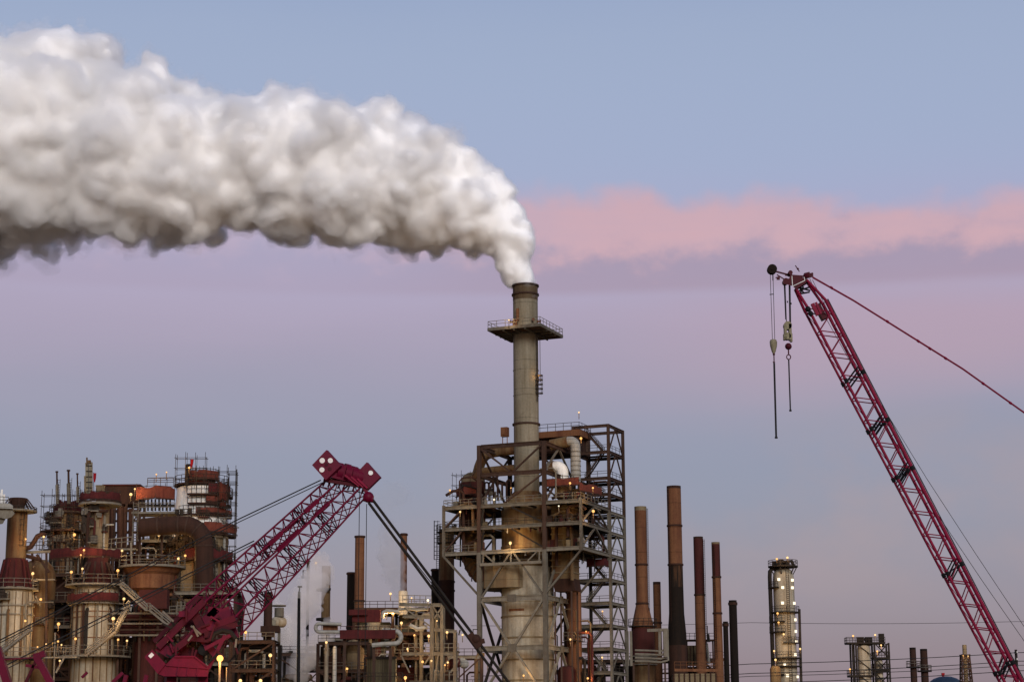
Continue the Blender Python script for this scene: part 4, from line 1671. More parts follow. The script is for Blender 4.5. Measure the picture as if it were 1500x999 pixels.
# ================================================================== the lit columns far right
def tall_column():
    Y = 470
    x, y = axy(1150, 920, Y)
    c = (x, y)
    k = mpp(920, Y)
    z = lambda py: zat(1150, py, Y)
    t = thing('distillation_column', 'pale cylindrical column with domed head, ring platforms and bright square lamps', 'column', (x, y, 0))
    m = MB()
    m.lathe(c, [(15.6 * k, 0), (15.4 * k, z(848)), (14.8 * k, z(842)), (12.5 * k, z(836)), (8.5 * k, z(832.5)), (.3, z(831))], 40)
    part('shell', m, M['cream'], t)
    p = lambda dx, py, dy=0: Vector((x + dx * k, y + dy * k, z(py)))
    # crown platform
    m = MB()
    m.ring(c, .5, 22 * k, z(831), z(829), 24)
    cp = part('crown_platform', m, M['darksteel'], t)
    m = MB()
    m.ringrail(c, 21.5 * k, z(829), 1.3, 20, .06)
    for i in range(6):
        a = i * 1.1
        m.beam(p(14 * math.cos(a), 842, 14 * math.sin(a)), p(20 * math.cos(a), 831, 20 * math.sin(a)), .2)
    part('railing', m, M['darkrail'], cp)
    m = MB()
    rg = random.Random(3)
    m.pipe([p(-9, 829), p(-8, 823), p(-2, 821.5), p(4, 824), p(5, 829)], .5)
    m.pipe([p(3, 829, -6), p(7, 823, -6), p(12, 822, -6), p(15, 829, -6)], .4)
    for i in range(5):
        m.box(p(rg.uniform(-12, 17), 826, rg.uniform(-8, 8)), (.9, .9, 1.6))
    part('relief_piping', m, M['darksteel'], cp)
    # ring and balcony platforms
    for py, r, t0, t1 in ((861, 23, 2.6, 4.2), (897, 22, 0, 2 * PI), (911, 23, 2.6, 4.6), (926, 23, 2.6, 4.6), (942, 20, 4.4, 6.2), (964, 22.5, 0, 2 * PI), (976, 22, 3.9, 6.6), (988, 22, 2.6, 4.4)):
        m = MB()
        m.ring(c, 15 * k, r * k, z(py + .8), z(py - .8), 24, t0, t1)
        pl = part('ring_platform', m, M['darksteel'], t)
        m = MB()
        m.ringrail(c, (r - .5) * k, z(py - .8), 1.25, 16, .055, t0, t1)
        part('railing', m, M['darkrail'], pl)
    m = MB()
    m.pipe([p(-8, 833, -4), p(-17, 833, -4), p(-20, 837, -4), p(-20.5, 845, -4), p(-20, 930, -4), p(-20, 999, -4)], .5, 10)
    part('riser_pipe', m, M['darksteel'], t)
    m = MB()
    m.tube(p(21.5, 892, -2), p(20.5, 1010, -2), .32)
    m.ladder(p(4, 1005, -15.6), z(832), (1, 0, 0), .7, .05)
    part('ladder', m, M['darkrail'], t)
    for dx, py in ((-8.5, 849.5), (11.5, 850.5), (-3.5, 861.5), (11.2, 861.5), (-4.5, 884), (13.2, 884), (14, 908), (14, 925), (14.3, 940), (12, 959), (-4, 974), (14.5, 991), (-1, 990)):
        m = MB()
        yy = -math.sqrt(max(1, 16.0 ** 2 - dx * dx))
        a = p(dx, py, yy)
        m.box(a, (.62, .3, .62))
        part('square_lamp', m, M['bulbwhite'], t)
    x2, y2 = axy(1136, 985, Y - 5)
    m = MB()
    r = 8 * k
    m.lathe((x2, y2), [(r, 0), (r, zat(1136, 981, Y)), (r * .8, zat(1136, 977.5, Y)), (.2, zat(1136, 976, Y))], 24)
    solo('side_drum', m, M['rustbuff'], 'brownish drum standing at the left foot of the tall pale column', 'drum', (x2, y2, 0))


tall_column()


def short_column():
    Y = 520
    x, y = axy(1266, 970, Y)
    k = mpp(970, Y)
    z = lambda py: zat(1266, py, Y)
    t = thing('framed_column', 'short pale column inside dark framework with flat railed top platform', 'column', (x, y, 0))
    p = lambda dx, py, dy=0: Vector((x + dx * k, y + dy * k, z(py)))
    m = MB()
    m.lathe((x, y), [(9.5 * k, 0), (9.5 * k, z(950)), (8.6 * k, z(946)), (4 * k, z(943.5)), (.2, z(943))], 32)
    part('shell', m, M['cream'], t)
    m = MB()
    m.lathe((p(22, 970).x, y), [(5 * k, 0), (5 * k, z(968)), (2.5 * k, z(965)), (.2, z(964))], 20)
    part('side_shell', m, M['cream'], t)
    for py, a, b in ((942, -26, 30), (990, -24, 12), (964, 12, 36), (981, 12, 36)):
        m = MB()
        m.box(p((a + b) / 2, py), ((b - a) * k, 22 * k, .45))
        pl = part('platform', m, M['darksteel'], t)
        m = MB()
        m.rail([p(a, py, -11), p(b, py, -11), p(b, py, 11)], 1.5, 1.4, .06)
        m.rail([p(a, py, -11), p(a, py, 11), p(b, py, 11)], 1.5, 1.4, .06)
        part('railing', m, M['darkrail'], pl)
    for dx in (-18, -13, 14, 35):
        for dy in (-10, 10):
            m = MB()
            m.beam((p(dx, 0).x, y + dy * k, 0), p(dx, 942, dy), .42)
            part('post', m, M['darksteel'], t)
    m = MB()
    for y0, y1 in ((942, 964), (964, 986), (986, 1008)):
        m.beam(p(14, y0, -10), p(35, y1, -10), .25)
        m.beam(p(35, y0, -10), p(14, y1, -10), .25)
        m.beam(p(-13, y0, -10), p(14, y1, -10), .2)
    for py in (955, 964, 974, 984, 993):
        m.beam(p(14, py, -10), p(35, py, -10), .25)
        m.beam(p(-18, py + 6, -10), p(-13, py + 6, -10), .2)
    part('bracing', m, M['darksteel'], t)
    m = MB()
    for dx, w in ((-8, .8), (-3, 1.0), (4, .7), (9, 1.1)):
        m.box(p(dx, 939.5, -4), (w, w, 2.2))
    m.pipe([p(-6, 941), p(-5, 936), p(2, 935.5), p(5, 941)], .35)
    m.box(p(27, 937.5, 2), (1.3, 1.3, 3.4))
    part('relief_valve', m, M['darksteel'], t)


short_column()


def far_small():
    Y = 560
    for px, top, hw, pl, lab in ((1338, 948, 4.6, 976, 'left one of two dark brown stacks with small collar platforms'), (1354, 950, 5.2, 982, 'right one of two dark brown stacks with small collar platforms, slightly thicker')):
        t, c, P = rstack('collared_stack', lab, px, 975, Y, [(hw, top), (hw, top + 3), (hw * 1.05, 1000)], [('rim', 'soot', 0, 1), ('shaft', 'darkrust', 1, 2)])
        m = MB()
        m.lathe(c, [(P[2][0], 0), (P[2][0], P[2][1] - .01)], 20)
        part('base_shell', m, M['darkrust'], t)
        z = zat(px, pl, Y)
        m = MB()
        m.ring(c, P[1][0] * .9, 10.5 * mpp(pl, Y), z - .3, z, 20)
        q = part('collar_platform', m, M['darksteel'], t)
        m = MB()
        m.ringrail(c, 10.2 * mpp(pl, Y), z, 1.5, 16, .07)
        part('railing', m, M['rail'], q)
    Y = 600
    x, y = axy(1414.5, 980, Y)
    k = mpp(980, Y)
    z = lambda py: zat(1414.5, py, Y)
    t = thing('lattice_tower', 'thin buff flare chimney in a narrow lattice tower left of the boom', 'tower', (x, y, 0))
    m = MB()
    m.lathe((x, y), [(3.4 * k, 0), (3.2 * k, z(957)), (3.2 * k, z(944)), (2.6 * k, z(944)), (2.5 * k, z(950))], 20, closed=False)
    part('chimney', m, M['buff'], t)
    hs = [960, 968, 977, 987, 998, 1010, 1024, 1040, 1058, 1078, 1100]
    hw = lambda py: (5.6 + (py - 960) * .045) * k
    for sx in (-1, 1):
        for sy in (-1, 1):
            m = MB()
            m.beam((x + sx * hw(1140), y + sy * hw(1140), 0), (x + sx * hw(958), y + sy * hw(958), z(958)), .3)
            part('leg', m, M['rustframe'], t)
    m = MB()
    for a, b in zip(hs[:-1], hs[1:]):
        for (ax_, ay), (bx, by) in (((-1, -1), (1, -1)), ((1, -1), (1, 1)), ((1, 1), (-1, 1)), ((-1, 1), (-1, -1))):
            A, B = hw(a), hw(b)
            m.beam((x + ax_ * A, y + ay * A, z(a)), (x + bx * A, y + by * A, z(a)), .2)
            m.beam((x + ax_ * A, y + ay * A, z(a)), (x + bx * B, y + by * B, z(b)), .16)
            m.beam((x + bx * A, y + by * A, z(a)), (x + ax_ * B, y + ay * B, z(b)), .16)
    part('lattice', m, M['rustframe'], t)
    m = MB()
    m.box((x, y, z(959.5)), (13.5 * k, 13.5 * k, .5))
    part('head_platform', m, M['rustframe'], t)
    # blue roofed tank
    Y = 640
    x, y = axy(1385, 1000, Y)
    k = mpp(1000, Y)
    z = lambda py: zat(1385, py, Y)
    t = thing('domed_tank', 'round storage tank with dark blue domed roof, low at the frame foot', 'tank', (x, y, 0))
    m = MB()
    m.lathe((x, y), [(24 * k, 0), (24 * k, z(1000))], 40)
    part('shell', m, M['cream'], t)
    m = MB()
    m.lathe((x, y), [(24.3 * k, z(1000)), (23 * k, z(998)), (17 * k, z(993.5)), (9 * k, z(990.7)), (.4, z(990))], 40)
    part('roof', m, M['bluegreen'], t)
    m = MB()
    m.tube((x - 3 * k, y, z(991)), (x - 3 * k, y, z(987)), .35)
    m.box((x - 3 * k, y, z(987)), (.9, .9, .8))
    part('roof_vent', m, M['redcloth'], t)


far_small()


def power_lines():
    Y = 448
    p = W(1488, 951, Y)
    t = thing('utility_pole', 'dark wooden utility pole behind the foot of the crimson boom', 'pole', (p.x, p.y, 0))
    m = MB()
    m.tube((p.x, p.y, 0), p, .42, .3, 10)
    part('shaft', m, M['darksteel'], t)
    for py in (957, 967, 978):
        q = W(1488, py, Y)
        m = MB()
        m.beam(q + Vector((-.2, -1.4, 0)), q + Vector((.2, 1.4, 0)), .22)
        ca = part('crossarm', m, M['darksteel'], t)
        for s in (-1.2, 1.2):
            m = MB()
            m.tube(q + Vector((0, s, .1)), q + Vector((0, s, .5)), .12)
            part('insulator', m, M['white'], ca)
    lines = [((690, 916), (1100, 911.5), (1488, 910), (2300, 905), .05), ((690, 990), (1100, 972), (1488, 955.5), (2300, 930), .085),
             ((690, 1004), (1100, 985.8), (1488, 968), (2300, 945), .085), ((690, 1008), (1100, 990), (1488, 974), (2300, 950), .07), ((690, 1020), (1100, 1000), (1488, 982), (2300, 960), .085)]
    names = ['highest and faintest of the thin power wires crossing behind the columns', 'upper power wire running just under the tops of the two collared stacks',
             'second power wire counted downward from the upper one behind the boom foot', 'third power wire counted downward, close under the second one', 'lowest power wire near the bottom right edge']
    for (a, b, c, d, r), lab in zip(lines, names):
        m = MB()
        P = [W(x, y, Y) for x, y in (a, b, c, d)]
        pts = []
        for p0, p1 in zip(P[:-1], P[1:]):
            n = 10
            for i in range(n):
                s = i / n
                pts.append(p0.lerp(p1, s) - UPV * (4 * s * (1 - s) * .35))
        pts.append(P[-1])
        m.pipe(pts, r, 5)
        solo('power_wire', m, M['rope'], lab, 'power line', pts[0])


power_lines()


# ================================================================== lattice crane on the right
def lacing(m, pa, pb, n, r, sb=0.0):
    """zigzag between two chords given as point functions over 0..1"""
    for i in range(n):
        a, b = pa(i / n), pb(i / n + sb)
        c = pa((i + 1) / n)
        m.tube(a, b, r, n=5, caps=False)
        m.tube(b, c, r, n=5, caps=False)


def right_crane():
    Y = 190
    def lineL(py):
        return 1460 + (py - 992) * .5265
    def lineR(py):
        return 1487.4 + (py - 972.5) * .5155
    D = 1.85
    base = W(1505, 1100, Y)
    t = thing('lattice_boom_crane', 'dark red lattice boom crane leaning left across the sky with two hook lines', 'crane', (base.x, base.y, 0))
    # section corners at the head (y) and foot
    y0L, y0R, y1L, y1R = 452, 440, 1128, 1112
    off = 3.2          # the chord centre lies inside the outer edge
    L0, L1 = W(lineL(y0L) + off + 5, y0L, Y), W(lineL(y1L) + off + 5, y1L, Y)
    R0, R1 = W(lineR(y0R) - off, y0R, Y), W(lineR(y1R) - off, y1R, Y)
    dv = Vector((0, D, 0))
    hl, hr = W(1166.5, 421, Y), W(1183, 409, Y)
    chords = {'ln': (L0, L1), 'rn': (R0, R1), 'lf': (L0 + dv, L1 + dv), 'rf': (R0 + dv, R1 + dv)}
    fn = {k: (lambda s, a=a, b=b: a.lerp(b, s)) for k, (a, b) in chords.items()}
    for k, (a, b) in chords.items():
        m = MB()
        m.tube(a, b, (.18 if k[0] == 'r' else .14) * (1 if k[1] == 'n' else .85), n=10)
        tip = (hl if k[0] == 'l' else hr) + (dv * .25 + Vector((0, .45, 0)) if k[1] == 'f' else Vector((0, .45, 0)))
        m.tube(tip, a, .14, .15, n=10)
        part('chord', m, M['cranered'], t)
    n = 20
    for a, b in (('ln', 'rn'), ('lf', 'rf')):
        m = MB()
        lacing(m, fn[a], fn[b], n, .058, .026)
        part('lacing', m, M['cranered'], t)
    for a, b in (('ln', 'lf'), ('rn', 'rf')):
        m = MB()
        lacing(m, fn[a], fn[b], 20, .035)
        part('lacing', m, M['cranered'], t)
    # dark joint frames between boom sections
    for py in (556, 628, 700, 841, 983):
        s = (py - 446) / (1120 - 446)
        m = MB()
        ax_ = (L1 - L0).normalized()
        for du in (-.34, 0, .34):
            for k in ((0, 0), (1, 1)):
                a = fn['ln' if k[0] == 0 else 'lf'](s) + ax_ * (du + .45)
                b = fn['rn' if k[0] == 0 else 'rf'](s) + ax_ * (du - .45)
                m.tube(a, b, .07, n=5)
        m.tube(fn['ln'](s), fn['rf'](s), .06, n=5)
        for k in fn:
            m.tube(fn[k](s) - ax_ * .22, fn[k](s) + ax_ * .22, .2, n=8)
        part('joint_frame', m, M['black'], t)
    # walkway box, floodlight and roller near the head
    m = MB()
    a, b = W(1196, 447, Y + .9), W(1208, 468, Y + .9)
    m.beam(a, b, .9, .55)
    part('equipment_box', m, M['cranedark'], t)
    m = MB()
    m.beam(W(1190, 445, Y), W(1198, 462, Y), .35)
    m.beam(W(1195, 443, Y), W(1203, 460, Y), .2)
    part('side_plate', m, M['cranered'], t)
    m = MB()
    m.ball(W(1183.5, 453, Y - .1), .3, 10)
    m.tube(W(1185, 457, Y - .1), W(1190, 462, Y - .1), .26)
    part('rope_roller', m, M['black'], t)
    m = MB()
    for a, b in (((1167, 424), (1183, 414)), ((1168, 427), (1185, 421)), ((1169, 421), (1187, 426)), ((1170, 431), (1186, 428)), ((1168, 418), (1178, 430)), ((1172, 430), (1177, 420))):
        m.tube(W(*a, Y + .8), W(*b, Y + .8), .09, n=5)
    part('head_strut', m, M['black'], t)
    # boom head
    m = MB()
    hp = [(1158, 402), (1172, 405), (1183, 409), (1180, 415), (1166, 424), (1161, 419), (1147, 415.5), (1147, 409.5), (1156, 408)]
    for yy in (Y + .2, Y + 1.2):
        vs = [W(x, y, yy) for x, y in hp] + [W(x, y, yy + .12) for x, y in hp]
        k = len(hp)
        m.add(vs, [tuple(range(k))[::-1], tuple(range(k, 2 * k))] + [(i, (i + 1) % k, k + (i + 1) % k, k + i) for i in range(k)])
    part('head_plate', m, M['cranedark'], t)
    m = MB()
    for px, py, r in ((1160, 412, .33), (1168, 413, .3), (1150.5, 413, .28), (1157, 401, .22)):
        q = W(px, py, Y + .75)
        m.tube(q - Vector((0, .5, 0)), q + Vector((0, .5, 0)), r, n=14)
    part('head_sheave', m, M['cranedark'], t)
    m = MB()
    ed = [(1160, 404.5), (1161, 419.5), (1179, 411), (1178, 406)]
    for (x0, y0), (x1, y1) in zip(ed[:-1], ed[1:]):
        m.tube(W(x0, y0, Y + .16), W(x1, y1, Y + .16), .035, n=5)
    part('pale_edging', m, M['white'], t)
    m = MB()
    m.beam(W(1137, 398, Y + .7), W(1160, 404, Y + .7), .14)
    m.beam(W(1138, 402.5, Y + .7), W(1150, 410, Y + .7), .1)
    m.beam(W(1150, 403, Y + .7), W(1178, 405, Y + .7), .14)
    m.tube(W(1165, 389, Y + .7), W(1171, 398, Y + .7), .05)
    m.tube(W(1168, 393, Y + .7), W(1169.5, 395, Y + .7), .1)
    m.box(W(1140, 408, Y + .7), (.3, .25, .25))
    m.beam(W(1136, 407, Y + .7), W(1142, 405.5, Y + .7), .09)
    for a, b in (((1178, 404), (1191, 401)), ((1178, 402), (1186, 400)), ((1180, 407), (1191, 404))):
        m.beam(W(*a, Y + .7), W(*b, Y + .7), .2)
    m.ball(W(1181, 404, Y + .7), .32, 8)
    part('jib_arm', m, M['cranedark'], t)
    m = MB()
    q = W(1130.8, 395, Y + .7)
    m.tube(q - Vector((0, .35, 0)), q + Vector((0, .35, 0)), .47, n=22)
    m.tube(q - Vector((0, .42, 0)), q + Vector((0, .42, 0)), .16, n=10)
    part('jib_sheave', m, M['soot'], t)
    # pendants from the head away to the right
    pend = [(1190, 406), (1250, 440), (1330, 490), (1410, 540), (1500, 604), (1620, 688), (1760, 786)]
    for dy_, dd in ((-.5, 0), (.9, 1.5)):
        m = MB()
        pts = [W(x, y + dy_, Y + dd) for x, y in pend]
        m.pipe(pts, .05, 6)
        for (x, y) in ((1218, 421.5), (1300, 471), (1345, 499.5), (1362, 510.3), (1385, 524.6), (1440, 561.5), (1480, 590)):
            a = W(x, y + dy_, Y + dd)
            m.tube(a - Vector((.12, 0, -.08)), a + Vector((.12, 0, -.08)), .09, n=6)
        part('pendant', m, M['cranered'], t)
    for pts in ([(1190, 410), (1245, 520), (1300, 607), (1357, 700), (1430, 812), (1500, 917), (1580, 1035)], [(1186, 408), (1212, 470), (1290, 610), (1370, 748), (1440, 852), (1500, 938), (1560, 1024)]):
        m = MB()
        m.pipe([W(x, y, Y + .6) for x, y in pts], .027, 5)
        part('hoist_rope', m, M['rope'], t)
    m = MB()
    m.pipe([R0 + Vector((.18, -.1, .12)), R0.lerp(R1, .5) + Vector((.2, -.1, .12)), R1 + Vector((.18, -.1, .12))], .05, 6)
    part('boom_rope', m, M['rope'], t)
    mt_ = W(1760, 786, Y + .75)
    g0 = (L1 + R1) / 2 + dv / 2
    for s_ in (-.8, .8):
        m = MB()
        m.beam(Vector((g0.x + 2, g0.y + s_, 3)), mt_ + Vector((0, s_, 0)), .35)
        part('mast', m, M['cranered'], t)
    m = MB()
    m.beam(mt_ - Vector((0, 1.2, 0)), mt_ + Vector((0, 1.2, 0)), .5)
    m.tube(mt_, Vector((g0.x + 6.5, g0.y, 3.2)), .06, n=5)
    part('mast_head', m, M['cranered'], t)
    # foot, house and tracks stand below the photograph's edge
    g = (L1 + R1) / 2 + dv / 2
    m = MB()
    m.beam(L1 + dv / 2, Vector((g.x + .9, g.y, 2.3)), 1.2, .8)
    m.beam(R1 + dv / 2, Vector((g.x + 1.5, g.y, 2.3)), 1.2, .8)
    part('boom_foot', m, M['cranered'], t)
    m = MB()
    m.box((g.x + 3.2, g.y, 2.9), (7.5, 3.2, 2.2))
    m.box((g.x + 6.2, g.y, 2.4), (1.6, 4.4, 1.9))
    part('house', m, M['cranered'], t)
    for s in (-1, 1):
        m = MB()
        yy = g.y + s * 2.4
        P_ = [(g.x - 1.6, .6), (g.x - 1.2, .05), (g.x + 5.2, .05), (g.x + 5.6, .6), (g.x + 5.2, 1.15), (g.x - 1.2, 1.15)]
        vs = [(a, yy - .5, b) for a, b in P_] + [(a, yy + .5, b) for a, b in P_]
        m.add(vs, [tuple(range(6)), tuple(range(6, 12))[::-1]] + [(i, i + 6, (i + 1) % 6 + 6, (i + 1) % 6) for i in range(6)])
        part('track', m, M['black'], t)
    # hook blocks and the slings they carry
    H = Y + .7
    q = lambda x, y: W(x, y, H)
    b = q(1133, 505)
    t = thing('auxiliary_hook', 'small cream hook block on two thin ropes under the jib tip', 'hook block', b)
    m = MB()
    m.tube(q(1128.3, 402), q(1131.5, 499), .03, n=5)
    m.tube(q(1132.3, 402), q(1135, 499), .03, n=5)
    m.tube(q(1132.2, 402), q(1132.3, 411), .06, n=5)
    m.tube(q(1127.4, 431.6), q(1133, 431), .05, n=5)
    part('rope', m, M['rope'], t)
    m = MB()
    m.lathe((b.x, b.y), [(.1, q(1133, 518).z), (.2, q(1133, 515).z), (.34, q(1133, 507).z), (.37, q(1133, 501).z), (.3, q(1133, 498).z), (.1, q(1133, 497).z)], 14)
    part('block', m, M['ivory'], t)
    m = MB()
    m.tube(q(1133.6, 518), q(1133.9, 529), .06, n=6)
    m.ball(q(1133.6, 519), .13, 8)
    m.pipe([q(1132.6, 529.5), q(1133.2, 531), q(1134.2, 531), q(1134.8, 529.5)], .06, 6)
    part('hook', m, M['cranedark'], t)
    m = MB()
    m.tube(q(1134, 531.5), q(1137, 641), .095, n=8)
    m.tube(q(1137, 640), q(1137.1, 642), .15, n=8)
    solo('lifting_sling', m, M['rope'], 'longer hanging sling bar below the small cream hook block', 'sling', q(1134, 531.5))
    b = q(1154, 488)
    t = thing('main_hook', 'bulky cream main hook block with dark red ball on thick ropes', 'hook block', b)
    m = MB()
    for a, c, r in (((1148.8, 417), (1151, 468), .06), ((1150, 417), (1152, 474), .045), ((1156, 418), (1157, 474), .06), ((1157.5, 418), (1158.3, 474), .045)):
        m.tube(q(*a), q(*c), r, n=5)
    m.tube(q(1153.3, 441), q(1153.6, 443.5), .06, n=5)
    m.tube(q(1158.5, 443.5), q(1159, 446), .06, n=5)
    part('rope', m, M['rope'], t)
    m = MB()
    for px, py, r in ((1153.5, 477.5, .40), (1153, 493, .34)):
        c = q(px, py)
        for s in (-.28, 0, .28):
            m.tube(c + Vector((0, s - .07, 0)), c + Vector((0, s + .07, 0)), r, n=16)
    m.box(q(1150.2, 486), (.22, .7, 1.5))
    m.box(q(1157.2, 487), (.26, .7, 1.6))
    m.box(q(1158.8, 495), (.22, .5, .8))
    m.box(q(1149, 494), (.2, .5, .6))
    part('block', m, M['ivory'], t)
    m = MB()
    m.ball(q(1154.8, 507.5), .34, 14)
    part('swivel_ball', m, M['cranedark'], t)
    m = MB()
    m.tube(q(1154.9, 511), q(1155.2, 519), .07, n=6)
    c = q(1155.2, 523)
    m.pipe([c + Vector((.2 * math.sin(a), 0, .24 * math.cos(a))) for a in [i * PI / 5 for i in range(11)]], .055, 6)
    part('hook', m, M['cranedark'], t)
    m = MB()
    m.tube(q(1155.3, 526.5), q(1157.8, 601), .07, n=8)
    m.tube(q(1157.8, 600), q(1157.9, 602.5), .12, n=8)
    solo('lifting_sling', m, M['rope'], 'shorter hanging sling bar below the bulky main hook block', 'sling', q(1155.3, 526.5))


right_crane()


# ================================================================== crimson crane on the left
def left_crane():
    Yt, Yb = 300, 285
    base = W(330, 960, Yb)
    t = thing('twin_boom_crane', 'crimson twin leg lattice crane with square head plates, leaning over the left plant', 'crane', (base.x, base.y, 0))

    def leg(top, bot, wt, wb, phi, n, joints, seed):
        """one box lattice leg from pixel top to pixel bot, section width wt/wb metres, rolled by phi"""
        P0, P1 = W(*top, Yt), W(*bot, Yb)
        d = (P1 - P0).normalized()
        e1 = d.cross(Vector((0, 1, 0))).normalized()
        e2 = d.cross(e1).normalized()
        u = e1 * math.cos(phi) + e2 * math.sin(phi)
        v = e2 * math.cos(phi) - e1 * math.sin(phi)
        cs = {}
        for a in (-1, 1):
            for b in (-1, 1):
                cs[(a, b)] = (lambda s, a=a, b=b: P0.lerp(P1, s) + (u * a + v * b) * (wt + (wb - wt) * s) / 2)
        rr = .15
        for k, f in cs.items():
            m = MB()
            m.tube(f(0), f(1), rr, n=8)
            part('chord', m, M['crane'], t)
        for k1, k2 in (((-1, -1), (1, -1)), ((1, -1), (1, 1)), ((1, 1), (-1, 1)), ((-1, 1), (-1, -1))):
            m = MB()
            lacing(m, cs[k1], cs[k2], n, .085)
            part('lacing', m, M['crane'], t)
        for s in joints:
            m = MB()
            sl = .028
            for i in range(4):
                o = (i - 1.5) * .012
                m.tube(cs[(-1, -1)](s + o - sl * .2), cs[(1, -1)](s + o + sl), .09, n=5)
                m.tube(cs[(-1, 1)](s + o - sl * .2), cs[(1, 1)](s + o + sl), .09, n=5)
            for i in range(2):
                m.tube(cs[(1, -1)](s + (i - .5) * .03), cs[(1, 1)](s + .02 + (i - .5) * .03), .09, n=5)
                m.tube(cs[(-1, -1)](s + (i - .5) * .03), cs[(-1, 1)](s + .02 + (i - .5) * .03), .09, n=5)
            part('joint_frame', m, M['black'], t)
        return cs, d, u, v

    c1, d1, u1, v1 = leg((490, 711), (283, 897), 2.0, 2.1, .62, 15, (.25, .51, .76), 1)
    c2, d2, u2, v2 = leg((528, 714), (335, 913), 2.2, 3.3, .62, 12, (.27, .52, .77), 2)
    # plated reinforcement where pendants pin to the legs
    for s, (a, b) in ((.14, (1, -1)), (.36, (1, -1)), (.42, (1, -1)), (.46, (1, 1)), (.2, (1, 1)), (.44, (-1, -1)), (.30, (-1, -1))):
        m = MB()
        p = c1[(a, b)](s)
        m.beam(p - d1 * 1.5, p + d1 * 1.5, .5, .62)
        part('pin_plate', m, M['crane'], t)
    # head
    def plate(poly, Y, th, mat, nm, dirv=None):
        m = MB()
        vs = [W(x, y, Y) for x, y in poly] + [W(x, y, Y) + Vector((.25, th, 0)) for x, y in poly]
        k = len(poly)
        m.add(vs, [tuple(range(k)), tuple(range(k, 2 * k))[::-1]] + [(i, i + k, (i + 1) % k + k, (i + 1) % k) for i in range(k)])
        return part(nm, m, M[mat], t)
    HY = 298
    pl = plate([(457, 681), (478, 659), (499, 682), (477, 703)], HY - 1.5, .5, 'crane', 'head_plate')
    for px, py, r, mt, nm in ((472, 674.5, 3.9, 'white', 'painted_disc'), (484, 674.5, 3.7, 'white', 'painted_disc'), (471.6, 688, 3.7, 'white', 'painted_disc'), (478, 680.5, 2.6, 'cranedark', 'pin_boss'), (483, 686.8, 2.8, 'cranedark', 'pin_boss')):
        m = MB()
        q = W(px, py, HY - 1.5)
        m.tube(q - Vector((0, .06, 0)), q + Vector((0, .1, 0)), r * mpp(py, HY), n=20)
        part(nm, m, M[mt], pl)
    pr = plate([(518, 697), (537, 677), (556.5, 699), (537, 718)], HY + 1.0, .5, 'crane', 'head_plate')
    m = MB()
    q = W(543, 692.5, HY + 1.0)
    m.tube(q - Vector((0, .06, 0)), q + Vector((0, .1, 0)), 3.4 * mpp(692, HY), n=20)
    part('painted_disc', m, M['white'], pr)
    m = MB()
    a, b = W(485, 690, HY + .2), W(536, 703, HY + 2.4)
    m.beam(a, b, 2.2, 2.3)
    part('head_beam', m, M['crane'], t)
    m = MB()
    for s, r in ((.2, 1.45), (.42, 1.55), (.62, 1.45), (.78, 1.3)):
        p = a.lerp(b, s) + UPV * .15
        dd = (b - a).normalized()
        m.tube(p - dd * .45, p + dd * .45, r, n=18)
    part('sheave_cluster', m, M['crane'], t)
    m = MB()
    for k in range(3):
        m.beam(W(505 + k * 9, 696 + k * 2.5, HY - .9), W(526 + k * 6, 712 + k * 1.5, HY - .4), .35, .3)
    part('gusset', m, M['cranered'], t)
    m = MB()
    for i in range(9):
        s = i / 8
        m.tube(W(478 + s * 58, 702 + s * 8, HY), W(473 + s * 58, 712 + s * 9, HY + .5), .13, n=5)
    m.beam(W(474, 703, HY), W(540, 714, HY), .5)
    part('head_frame', m, M['cranedark'], t)
    # link and rear pendants
    m = MB()
    m.beam(W(533, 712, HY), W(538, 724, HY), .55)
    m.ball(W(539.5, 728, HY), .85, 14)
    m.tube(W(533, 729, HY), W(547, 731, HY), .55, n=12)
    part('pendant_link', m, M['crane'], t)
    for a, b, r, nm in (((540, 736), (722, 982), .22, 'pendant_bar'), ((546, 732), (728, 976), .22, 'pendant_bar'), ((543, 740), (700, 950), .07, 'hoist_rope'), ((546, 745), (712, 955), .07, 'hoist_rope')):
        m = MB()
        p0, p1 = W(*a, HY), W(*b, HY + 6)
        p2 = p0 + (p1 - p0) * 1.42
        m.tube(p0, p2, r, n=8)
        part(nm, m, M['darksteel' if r > .1 else 'rope'], t)
    m = MB()
    m.beam(W(688, 928, HY + 5), W(702, 948, HY + 5), 1.0)
    m.beam(W(694, 942, HY + 5), W(710, 938, HY + 5), .7)
    m.ball(W(697, 936, HY + 5), .8, 10)
    part('equalizer', m, M['darkrust'], t)
    # hanging ropes
    for x0, y0, x1 in ((526.6, 716, 522.3), (537, 738, 532)):
        m = MB()
        p = W(x0, y0, HY + 1)
        m.tube((p.x, p.y, 8), p, .06, n=5)
        part('hanging_rope', m, M['rope'], t)
    # front pendants, down to the left
    for pts, r in (([(470, 703), (350, 760), (179, 846), (0, 937), (-120, 998)], .095), ([(474, 706), (352, 763.5), (181, 850), (0, 941), (-120, 1003)], .07),
                   ([(372, 792), (350, 803), (179, 889), (85, 936), (-60, 1008)], .095), ([(374, 795), (352, 806.5), (181, 893.5), (90, 939), (-60, 1014)], .07)):
        m = MB()
        n = len(pts)
        m.pipe([W(x, y, HY - 1.5 - 14 * i / n) for i, (x, y) in enumerate(pts)], r, 6)
        part('pendant', m, M['rope'], t)
    # feet of the legs and the box girder they stand on
    B = Yb - 2
    w = lambda x, y, dy=0: W(x, y, B + dy)
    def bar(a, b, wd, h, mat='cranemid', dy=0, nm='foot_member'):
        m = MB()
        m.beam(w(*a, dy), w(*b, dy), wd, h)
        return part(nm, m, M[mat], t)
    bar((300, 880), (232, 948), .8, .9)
    bar((292, 874), (226, 940), .5, .6, 'cranedark', 2)
